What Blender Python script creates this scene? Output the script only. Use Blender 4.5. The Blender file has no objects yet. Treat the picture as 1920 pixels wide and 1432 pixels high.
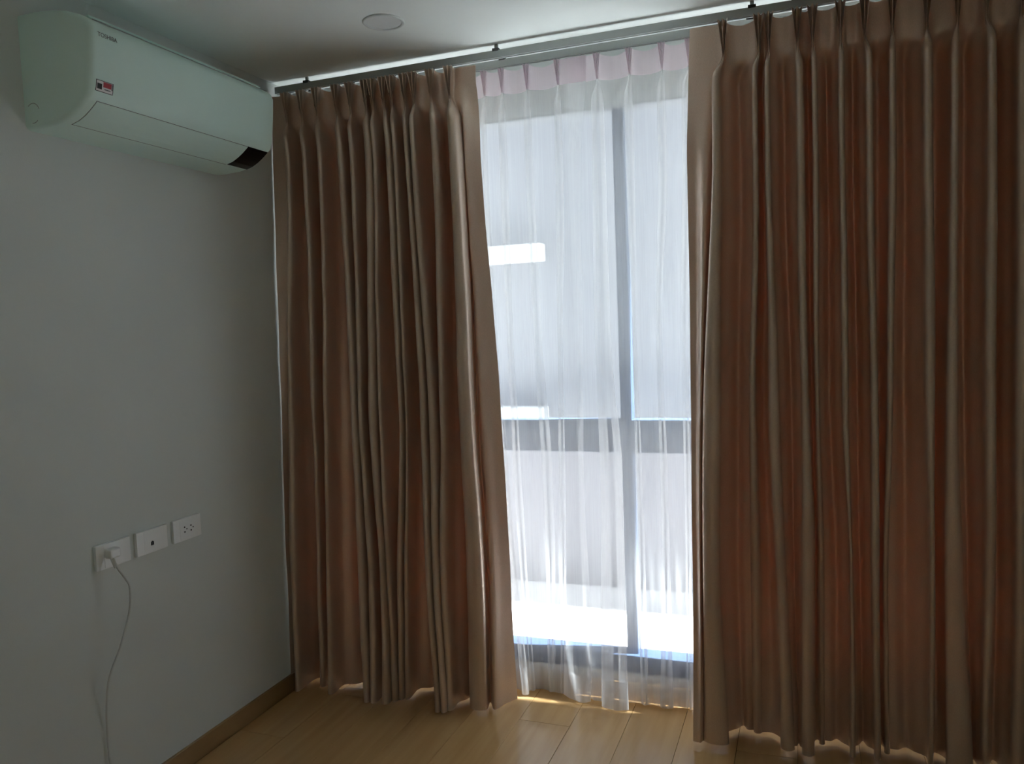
import bpy, bmesh, math, random
import numpy as np
from mathutils import Matrix, Vector

random.seed(3)
sc = bpy.context.scene
col = sc.collection

# ------------------------------------------------------------------ camera
CAM = [[0.93775,0.012796,0.347076,1.960593],[0.345097,0.078344,-0.935292,-2.889578],[-0.039159,0.996844,0.069051,1.419069]]
cam_data = bpy.data.cameras.new('camera')
cam = bpy.data.objects.new('camera', cam_data)
col.objects.link(cam)
cam.matrix_world = Matrix([CAM[0], CAM[1], CAM[2], [0, 0, 0, 1]])
cam_data.sensor_fit = 'HORIZONTAL'
cam_data.sensor_width = 36.0
cam_data.lens = 1497.285 / 1920.0 * 36.0
cam_data.clip_start = 0.02
sc.camera = cam

# ------------------------------------------------------------------ world, exposure
SKY = 2.4
world = bpy.data.worlds.new('overcast_sky')
sc.world = world
world.use_nodes = True
bg = world.node_tree.nodes['Background']
bg.inputs['Color'].default_value = (0.86, 0.95, 1.0, 1)
bg.inputs['Strength'].default_value = SKY
sc.view_settings.view_transform = 'Standard'
sc.view_settings.look = 'None'
sc.view_settings.gamma = 1.0
sc.view_settings.use_curve_mapping = False
sc.view_settings.exposure = 0.42
sc.cycles.max_bounces = 14
sc.cycles.diffuse_bounces = 8
sc.cycles.transmission_bounces = 12
sc.cycles.transparent_max_bounces = 16
sc.cycles.sample_clamp_indirect = 20.0

# sun high along the alley outside: it lights the paving and just grazes in over the sill, behind the sheers
sun = bpy.data.lights.new('sun', 'SUN'); sun.energy = 36.0; sun.angle = math.radians(1.0); sun.color = (0.95, 0.99, 1.0)
so = bpy.data.objects.new('sun', sun); col.objects.link(so)
so.rotation_euler = Vector((-0.50, -0.097, -0.87)).to_track_quat('-Z', 'Y').to_euler()

# room sizes
XR, YB, H = 3.35, -4.2, 2.41
WX0, WX1, WZ0, WZ1 = 0.06, 2.62, 0.10, 2.195      # window opening

# portal: samples the sky through the window opening
pl = bpy.data.lights.new('window_portal', 'AREA')
pl.shape = 'RECTANGLE'; pl.size = WX1 - WX0; pl.size_y = WZ1 - WZ0
pl.cycles.is_portal = True
po = bpy.data.objects.new('window_portal', pl)
col.objects.link(po)
po.location = ((WX0 + WX1) / 2, 0.16, (WZ0 + WZ1) / 2)
po.rotation_euler = (math.radians(-90), 0, 0)

pl2 = bpy.data.lights.new('fill_window_portal', 'AREA')  # portal for the added fill window in the right wall
pl2.shape = 'RECTANGLE'; pl2.size = 0.18; pl2.size_y = 1.85; pl2.cycles.is_portal = True
po2 = bpy.data.objects.new('fill_window_portal', pl2); col.objects.link(po2)
po2.location = (XR+0.16, -3.66, 1.175); po2.rotation_euler = (math.radians(90), 0, math.radians(90))

# ------------------------------------------------------------------ materials
def nodes(m):
    return m.node_tree.nodes, m.node_tree.links

def mat(name, color, rough=0.6, spec=0.5, bump=None, metal=0.0, noise=None):
    m = bpy.data.materials.new(name); m.use_nodes = True
    N, L = nodes(m)
    b = N['Principled BSDF']
    b.inputs['Base Color'].default_value = (*color, 1)
    b.inputs['Roughness'].default_value = rough
    b.inputs['Specular IOR Level'].default_value = spec
    b.inputs['Metallic'].default_value = metal
    if noise or bump:
        tc = N.new('ShaderNodeTexCoord')
    if noise:
        scale, amt = noise
        n = N.new('ShaderNodeTexNoise'); n.inputs['Scale'].default_value = scale; n.inputs['Detail'].default_value = 5
        L.new(tc.outputs['Object'], n.inputs['Vector'])
        mr = N.new('ShaderNodeMapRange')
        mr.inputs['To Min'].default_value = 1 - amt; mr.inputs['To Max'].default_value = 1 + amt
        L.new(n.outputs['Fac'], mr.inputs['Value'])
        hs = N.new('ShaderNodeHueSaturation'); hs.inputs['Color'].default_value = (*color, 1)
        L.new(mr.outputs['Result'], hs.inputs['Value'])
        L.new(hs.outputs['Color'], b.inputs['Base Color'])
    if bump:
        scale, strength, dist = bump
        n2 = N.new('ShaderNodeTexNoise'); n2.inputs['Scale'].default_value = scale; n2.inputs['Detail'].default_value = 3
        L.new(tc.outputs['Object'], n2.inputs['Vector'])
        bp = N.new('ShaderNodeBump'); bp.inputs['Strength'].default_value = strength; bp.inputs['Distance'].default_value = dist
        L.new(n2.outputs['Fac'], bp.inputs['Height'])
        L.new(bp.outputs['Normal'], b.inputs['Normal'])
    return m

M = {}
M['wall'] = mat('painted_wall', (0.68, 0.72, 0.70), 0.85, 0.25, bump=(220, 0.15, 0.002), noise=(1.3, 0.02))
M['ceiling'] = mat('painted_ceiling', (0.86, 0.90, 0.885), 0.85, 0.25, bump=(160, 0.1, 0.002))
M['plastic'] = mat('white_plastic', (0.70, 0.90, 0.835), 0.38, 0.5)
M['plate'] = mat('white_plate_plastic', (0.86, 0.88, 0.87), 0.32, 0.5)
M['alu'] = mat('grey_aluminium', (0.46, 0.49, 0.48), 0.42, 0.5, metal=0.35)
M['dark'] = mat('dark_gap', (0.012, 0.013, 0.013), 0.6)
M['blackglass'] = mat('black_gloss', (0.003, 0.003, 0.004), 0.3, 0.3)
M['clip'] = mat('dark_clip', (0.05, 0.05, 0.048), 0.5)
M['grille'] = mat('grey_grille', (0.20, 0.22, 0.21), 0.6)
M['seam'] = mat('grey_seam', (0.36, 0.40, 0.38), 0.6)
M['ink'] = mat('grey_print', (0.16, 0.19, 0.19), 0.6)
M['ink_dark'] = mat('black_print', (0.02, 0.022, 0.025), 0.5)
M['red'] = mat('red_print', (0.42, 0.035, 0.05), 0.5)
M['paper'] = mat('white_sticker', (0.80, 0.80, 0.79), 0.45)
M['cable'] = mat('white_cable', (0.62, 0.64, 0.62), 0.5)
M['lamp'] = mat('lamp_diffuser', (0.74, 0.76, 0.76), 0.5)
M['lampring'] = mat('lamp_ring', (0.70, 0.73, 0.73), 0.35)
M['frame'] = mat('window_frame_metal', (0.065, 0.11, 0.195), 0.5, 0.5)
M['headstrip'] = mat('grey_head_strip', (0.22, 0.225, 0.235), 0.7)
M['exterior'] = mat('outside_render', (0.205, 0.207, 0.225), 0.9, 0.2, noise=(0.8, 0.04))
M['concrete'] = mat('outside_concrete', (0.74, 0.74, 0.72), 0.9, 0.2, noise=(2.0, 0.06))
M['ledge'] = mat('white_ledge', (0.72, 0.72, 0.72), 0.8, 0.2)
M['hook'] = mat('white_hook', (0.78, 0.79, 0.78), 0.45)

def wood(name, base, dark):
    m = bpy.data.materials.new(name); m.use_nodes = True
    N, L = nodes(m); b = N['Principled BSDF']
    geo = N.new('ShaderNodeNewGeometry')
    oi = N.new('ShaderNodeObjectInfo')
    mp = N.new('ShaderNodeMapping'); mp.inputs['Scale'].default_value = (26, 1.6, 10)
    off = N.new('ShaderNodeVectorMath'); off.operation = 'MULTIPLY_ADD'
    cmb = N.new('ShaderNodeCombineXYZ')
    L.new(oi.outputs['Random'], cmb.inputs['X']); L.new(oi.outputs['Random'], cmb.inputs['Y'])
    off.inputs[1].default_value = (7, 13, 0)
    L.new(cmb.outputs[0], off.inputs[0]); L.new(geo.outputs['Position'], off.inputs[2])
    L.new(off.outputs[0], mp.inputs['Vector'])
    n = N.new('ShaderNodeTexNoise'); n.inputs['Scale'].default_value = 1.0; n.inputs['Detail'].default_value = 6
    n.inputs['Distortion'].default_value = 0.6
    L.new(mp.outputs[0], n.inputs['Vector'])
    cr = N.new('ShaderNodeValToRGB')
    cr.color_ramp.elements[0].position = 0.3; cr.color_ramp.elements[0].color = (*dark, 1)
    cr.color_ramp.elements[1].position = 0.7; cr.color_ramp.elements[1].color = (*base, 1)
    L.new(n.outputs['Fac'], cr.inputs[0])
    mr = N.new('ShaderNodeMapRange'); mr.inputs['To Min'].default_value = 0.95; mr.inputs['To Max'].default_value = 1.04
    L.new(oi.outputs['Random'], mr.inputs['Value'])
    hs = N.new('ShaderNodeHueSaturation'); L.new(cr.outputs[0], hs.inputs['Color']); L.new(mr.outputs[0], hs.inputs['Value'])
    L.new(hs.outputs[0], b.inputs['Base Color'])
    b.inputs['Roughness'].default_value = 0.20
    b.inputs['Specular IOR Level'].default_value = 1.0
    return m
M['wood'] = wood('oak_laminate', (0.60, 0.385, 0.175), (0.52, 0.315, 0.13))
M['woodtrim'] = wood('oak_skirting', (0.40, 0.26, 0.12), (0.32, 0.20, 0.09))

def satin():
    """dim-out satin: brown face, faint red-brown light through the cloth"""
    m = bpy.data.materials.new('brown_satin'); m.use_nodes = True
    N, L = nodes(m); b = N['Principled BSDF']
    tc = N.new('ShaderNodeTexCoord')
    mp = N.new('ShaderNodeMapping'); mp.inputs['Scale'].default_value = (900, 900, 220)
    L.new(tc.outputs['Object'], mp.inputs['Vector'])
    n = N.new('ShaderNodeTexNoise'); n.inputs['Scale'].default_value = 1.0; n.inputs['Detail'].default_value = 2
    L.new(mp.outputs[0], n.inputs['Vector'])
    cr = N.new('ShaderNodeValToRGB')
    cr.color_ramp.elements[0].color = (0.60, 0.47, 0.37, 1); cr.color_ramp.elements[0].position = 0.3
    cr.color_ramp.elements[1].color = (0.69, 0.56, 0.45, 1); cr.color_ramp.elements[1].position = 0.7
    L.new(n.outputs['Fac'], cr.inputs[0])
    L.new(cr.outputs[0], b.inputs['Base Color'])
    b.inputs['Roughness'].default_value = 0.37
    b.inputs['Metallic'].default_value = 0.5
    b.inputs['Specular IOR Level'].default_value = 0.6
    b.inputs['Sheen Weight'].default_value = 0.08
    bp = N.new('ShaderNodeBump'); bp.inputs['Strength'].default_value = 0.12; bp.inputs['Distance'].default_value = 0.001
    L.new(n.outputs['Fac'], bp.inputs['Height']); L.new(bp.outputs[0], b.inputs['Normal'])
    t = N.new('ShaderNodeBsdfTranslucent'); t.inputs['Color'].default_value = (0.0150, 0.0026, 0.0010, 1)
    a = N.new('ShaderNodeAddShader')
    L.new(b.outputs[0], a.inputs[0]); L.new(t.outputs[0], a.inputs[1])
    L.new(a.outputs[0], N['Material Output'].inputs['Surface'])
    return m
M['satin'] = satin()

def voile(name, clear, color):
    """open weave: part clear, part thread that scatters light both ways"""
    m = bpy.data.materials.new(name); m.use_nodes = True
    N, L = nodes(m); N.remove(N['Principled BSDF'])
    tr = N.new('ShaderNodeBsdfTransparent')
    tl = N.new('ShaderNodeBsdfTranslucent'); tl.inputs['Color'].default_value = (*color, 1)
    df = N.new('ShaderNodeBsdfDiffuse'); df.inputs['Color'].default_value = (*color, 1)
    m1 = N.new('ShaderNodeMixShader'); m1.inputs[0].default_value = 0.45
    L.new(tl.outputs[0], m1.inputs[1]); L.new(df.outputs[0], m1.inputs[2])
    m2 = N.new('ShaderNodeMixShader')
    tc = N.new('ShaderNodeTexCoord')
    mp = N.new('ShaderNodeMapping'); mp.inputs['Scale'].default_value = (300, 300, 1.2)
    L.new(tc.outputs['Object'], mp.inputs['Vector'])
    n = N.new('ShaderNodeTexNoise'); n.inputs['Scale'].default_value = 1.0; n.inputs['Detail'].default_value = 2
    L.new(mp.outputs[0], n.inputs['Vector'])
    mr = N.new('ShaderNodeMapRange'); mr.inputs['To Min'].default_value = 1 - clear - 0.035; mr.inputs['To Max'].default_value = 1 - clear + 0.035
    L.new(n.outputs['Fac'], mr.inputs['Value']); L.new(mr.outputs[0], m2.inputs[0])
    L.new(tr.outputs[0], m2.inputs[1]); L.new(m1.outputs[0], m2.inputs[2])
    L.new(m2.outputs[0], N['Material Output'].inputs['Surface'])
    return m
M['voile'] = voile('white_voile', 0.61, (0.93, 0.94, 0.95))
M['voile_tape'] = voile('pinkish_heading_tape', 0.08, (0.80, 0.705, 0.755))
M['voile_hem'] = voile('voile_hem', 0.35, (0.93, 0.94, 0.95))

def glass(name, tint):
    m = bpy.data.materials.new(name); m.use_nodes = True
    N, L = nodes(m); N.remove(N['Principled BSDF'])
    tr = N.new('ShaderNodeBsdfTransparent'); tr.inputs['Color'].default_value = (*tint, 1)
    gl = N.new('ShaderNodeBsdfGlossy'); gl.inputs['Roughness'].default_value = 0.02
    mx = N.new('ShaderNodeMixShader'); mx.inputs[0].default_value = 0.05
    L.new(tr.outputs[0], mx.inputs[1]); L.new(gl.outputs[0], mx.inputs[2])
    L.new(mx.outputs[0], N['Material Output'].inputs['Surface'])
    return m
M['glass'] = glass('window_glass', (0.95, 0.98, 1.0))
M['glass_low'] = glass('tinted_glass', (0.72, 0.71, 0.735))

# ------------------------------------------------------------------ helpers
def link(name, me, m, parent=None):
    o = bpy.data.objects.new(name, me)
    col.objects.link(o)
    if m is not None and not me.materials:
        me.materials.append(m)
    if parent is not None:
        o.parent = parent
    return o

def obj(name, bm, m, parent=None, smooth=False):
    me = bpy.data.meshes.new(name)
    bmesh.ops.recalc_face_normals(bm, faces=bm.faces)
    bm.to_mesh(me); bm.free()
    if smooth:
        for p in me.polygons: p.use_smooth = True
    return link(name, me, m, parent)

def box(bm, x0, x1, y0, y1, z0, z1, bev=0.0):
    vs = [bm.verts.new(v) for v in ((x0,y0,z0),(x1,y0,z0),(x1,y1,z0),(x0,y1,z0),(x0,y0,z1),(x1,y0,z1),(x1,y1,z1),(x0,y1,z1))]
    fs = [bm.faces.new([vs[i] for i in f]) for f in ((0,3,2,1),(4,5,6,7),(0,1,5,4),(1,2,6,5),(2,3,7,6),(3,0,4,7))]
    if bev > 0:
        es = list({e for f in fs for e in f.edges})
        bmesh.ops.bevel(bm, geom=es, offset=bev, segments=2, affect='EDGES', profile=0.5)

def bx(*a, bev=0.0):
    bm = bmesh.new(); box(bm, *a, bev=bev); return bm

def cyl(bm, c, axis, r0, r1, h, n=24, cap=True):
    """frustum from c along axis"""
    ax = Vector(axis).normalized()
    q = ax.to_track_quat('Z', 'Y')
    a = [bm.verts.new(Vector(c) + q @ Vector((r0*math.cos(2*math.pi*i/n), r0*math.sin(2*math.pi*i/n), 0))) for i in range(n)]
    b = [bm.verts.new(Vector(c) + q @ Vector((r1*math.cos(2*math.pi*i/n), r1*math.sin(2*math.pi*i/n), h))) for i in range(n)]
    for i in range(n):
        bm.faces.new((a[i], a[(i+1)%n], b[(i+1)%n], b[i]))
    if cap:
        bm.faces.new(a[::-1]); bm.faces.new(b)

def tube(bm, pts, r, n=8):
    pts = [Vector(p) for p in pts]
    rings = []
    for i, p in enumerate(pts):
        t = (pts[min(i+1, len(pts)-1)] - pts[max(i-1, 0)]).normalized()
        q = t.to_track_quat('Z', 'Y')
        rings.append([bm.verts.new(p + q @ Vector((r*math.cos(2*math.pi*k/n), r*math.sin(2*math.pi*k/n), 0))) for k in range(n)])
    for a, b in zip(rings, rings[1:]):
        best = min(range(n), key=lambda s: (a[0].co - b[s].co).length)
        for k in range(n):
            bm.faces.new((a[k], a[(k+1)%n], b[(k+1+best)%n], b[(k+best)%n]))
    bm.faces.new(rings[0][::-1]); bm.faces.new(rings[-1])

def smooth_path(pts, k=8):
    P = [Vector(p) for p in pts]
    out = []
    for i in range(len(P)-1):
        p0, p1, p2, p3 = P[max(i-1,0)], P[i], P[i+1], P[min(i+2,len(P)-1)]
        for j in range(k):
            t = j/k
            out.append(0.5*((2*p1)+(p2-p0)*t+(2*p0-5*p1+4*p2-p3)*t*t+(3*p1-p0-3*p2+p3)*t**3))
    out.append(P[-1])
    return out

def thing(name, label, cat, loc=(0,0,0), group=None):
    o = bpy.data.objects.new(name, None); col.objects.link(o)
    o.location = loc; o['label'] = label; o['category'] = cat
    if group: o['group'] = group
    return o

def tag(o, label, cat, group=None):
    o['label'] = label; o['category'] = cat
    if group: o['group'] = group
    return o

def structure(name, bm, m, parent=None):
    o = obj(name, bm, m, parent)
    if parent is None: o['kind'] = 'structure'
    return o

# ------------------------------------------------------------------ room shell
structure('wall_left', bx(-0.15, 0, YB-0.15, 0.15, -0.1, H+0.1), M['wall'])
structure('wall_back', bx(0, XR, YB-0.15, YB, -0.1, H+0.1), M['wall'])
EY0, EY1, EZ0, EZ1 = -3.75, -3.57, 0.25, 2.10             # unseen narrow window, added to fill light onto curtains and air conditioner
bm = bmesh.new()
box(bm, XR, XR+0.15, YB-0.15, EY0, -0.1, H+0.1); box(bm, XR, XR+0.15, EY1, 0.15, -0.1, H+0.1)
box(bm, XR, XR+0.15, EY0, EY1, EZ1, H+0.1); box(bm, XR, XR+0.15, EY0, EY1, -0.1, EZ0)
structure('wall_right', bm, M['wall'])
w2 = bpy.data.objects.new('fill_window', None); col.objects.link(w2); w2['kind'] = 'structure'
for q in ((EY0, EY0+0.02, EZ0, EZ1), (EY1-0.02, EY1, EZ0, EZ1), (EY0+0.02, EY1-0.02, EZ0, EZ0+0.02), (EY0+0.02, EY1-0.02, EZ1-0.02, EZ1)):
    obj('frame', bx(XR+0.05, XR+0.10, q[0], q[1], q[2], q[3], bev=0.002), M['frame'], w2)
obj('pane', bx(XR+0.072, XR+0.078, EY0+0.02, EY1-0.02, EZ0+0.02, EZ1-0.02), M['glass'], w2)
bm = bmesh.new()
box(bm, 0, WX0, 0, 0.15, 0, H); box(bm, WX1, XR, 0, 0.15, 0, H)
box(bm, WX0, WX1, 0, 0.15, 0, WZ0); box(bm, WX0, WX1, 0, 0.02, WZ1, H); box(bm, WX0, WX1, 0.02, 0.15, 2.33, H)
structure('wall_front', bm, M['wall'])
structure('ceiling', bx(0, XR, YB, 0.15, H, H+0.1), M['ceiling'])

floor = structure('floor', bx(0, XR, YB, 0.15, -0.1, -0.013), M['woodtrim'])
PW, PL = 0.19, 1.22
k = 0
x = 0.585 - 4*PW
row = 0
meshes = {}
while x < XR:
    x0, x1 = max(x, 0.001), min(x+PW, XR-0.001)
    y = 0.0 - [0, 0.62, 0.27, 0.93][row % 4]
    ys = [0.0]
    while y > YB:
        if y < -0.05: ys.append(y)
        y -= PL
    ys.append(YB)
    for ya, yb in zip(ys, ys[1:]):
        if x1 - x0 < 0.02: continue
        w, l = round(x1-x0-0.0012, 4), round(ya-yb-0.0012, 4)
        if (w, l) not in meshes:
            b = bx(-w/2, w/2, -l/2, l/2, -0.012, 0, bev=0.0006)
            me = bpy.data.meshes.new('plank'); bmesh.ops.recalc_face_normals(b, faces=b.faces); b.to_mesh(me); b.free()
            me.materials.append(M['wood']); meshes[(w, l)] = me
        o = bpy.data.objects.new('plank', meshes[(w, l)]); col.objects.link(o)
        o.location = ((x0+x1)/2, (ya+yb)/2, 0); o.parent = floor
    x += PW; row += 1

structure('baseboard_left', bx(0.0, 0.012, YB, -0.002, -0.004, 0.066, bev=0.002), M['woodtrim'])
structure('baseboard_front', bx(0.014, XR, -0.012, 0, -0.004, 0.066, bev=0.002), M['woodtrim'])

# ------------------------------------------------------------------ window
win = bpy.data.objects.new('window_1', None); col.objects.link(win); win['kind'] = 'structure'
FY0, FY1 = 0.02, 0.08
obj('frame', bx(WX0, WX1, 0.0005, FY1, WZ0-0.001, 0.166, bev=0.003), M['frame'], win)
obj('head', bx(WX0, WX1, -0.0005, FY1, WZ1-0.003, WZ1+0.0005), M['headstrip'], win)
obj('frame', bx(WX0, WX1, 0.022, FY1, WZ1+0.0005, WZ1+0.05), M['frame'], win)
obj('frame', bx(WX0, WX0+0.04, FY0, FY1, 0.166, WZ1-0.006, bev=0.003), M['frame'], win)
obj('frame', bx(WX1-0.04, WX1, FY0, FY1, 0.166, WZ1-0.006, bev=0.003), M['frame'], win)
obj('rail', bx(WX0+0.04, WX1-0.04, FY0, FY1, 0.934, 1.058, bev=0.003), M['frame'], win)
MX = [WX0+0.04, 1.306, 1.348, WX1-0.04]
obj('mullion', bx(MX[1], MX[2], FY0, FY1, 0.166, 0.934, bev=0.003), M['frame'], win)
obj('mullion', bx(MX[1], MX[2], FY0, FY1, 1.058, WZ1-0.006, bev=0.003), M['frame'], win)
for (xa, xb) in ((MX[0], MX[1]), (MX[2], MX[3])):
    for (za, zb) in ((0.166, 0.934), (1.058, WZ1-0.004)):
        bm = bmesh.new()
        vs = [bm.verts.new(v) for v in ((xa, 0.05, za), (xb, 0.05, za), (xb, 0.05, zb), (xa, 0.05, zb))]
        bm.faces.new(vs)
        obj('pane', bm, M['glass_low' if za < 0.5 else 'glass'], win)

# ------------------------------------------------------------------ outside
bm = bmesh.new(); box(bm, -6, 9, 0.15, 14, -0.35, -0.10); box(bm, XR+0.15, 9, -14, 0.15, -0.35, -0.10)
structure('ground', bm, M['concrete'])
outside = structure('wall_outside', bx(-5, 8, 1.52, 1.70, -0.10, 3.25), M['exterior'])
def led(x0, x1, z0, z1):
    return obj('ledge', bx(x0, x1, 1.42, 1.52, z0, z1, bev=0.005), M['ledge'], outside)
led(-0.6, 0.560, 1.785, 1.884)
led(-0.6, 0.548, 0.883, 0.952)

# ------------------------------------------------------------------ curtain tracks
def track(y, name, label, brackets):
    t = thing(name, label, 'curtain track', (0.02, y, 2.36))
    zt, zb = 2.388 - 2.36, 2.362 - 2.36
    x1 = 3.12
    bm = bmesh.new()
    prof = [(-0.009, zb), (-0.009, zt), (0.009, zt), (0.009, zb), (0.003, zb), (0.003, zb+0.003), (0.0065, zb+0.003), (0.0065, zt-0.003), (-0.0065, zt-0.003), (-0.0065, zb+0.003), (-0.003, zb+0.003), (-0.003, zb)]
    a = [bm.verts.new((0, p, q)) for p, q in prof]; b = [bm.verts.new((x1, p, q)) for p, q in prof]
    for i in range(len(prof)):
        j = (i+1) % len(prof); bm.faces.new((a[i], a[j], b[j], b[i]))
    bm.faces.new(a); bm.faces.new(b[::-1])
    obj('rail', bm, M['alu'], t)
    for xb in brackets:
        obj('bracket', bx(xb-0.032, xb-0.008, -0.0095, 0.010, zt-0.003, zt+0.0075, bev=0.001), M['clip'], t)
        obj('bracket_post', bx(xb-0.026, xb-0.014, 0.0, 0.008, zt+0.0075, H-2.36), M['alu'], t)
    obj('end_cap', bx(x1, x1+0.012, -0.010, 0.010, zb, zt, bev=0.002), M['hook'], t)
    return t
track(-0.19, 'curtain_track', 'grey metal ceiling track carrying the two brown curtains', [0.163, 0.948, 1.812, 2.7])
track(-0.09, 'curtain_track', 'grey metal ceiling track nearer the window, carrying the white sheers', [0.12, 0.934, 1.80, 2.7])

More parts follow.
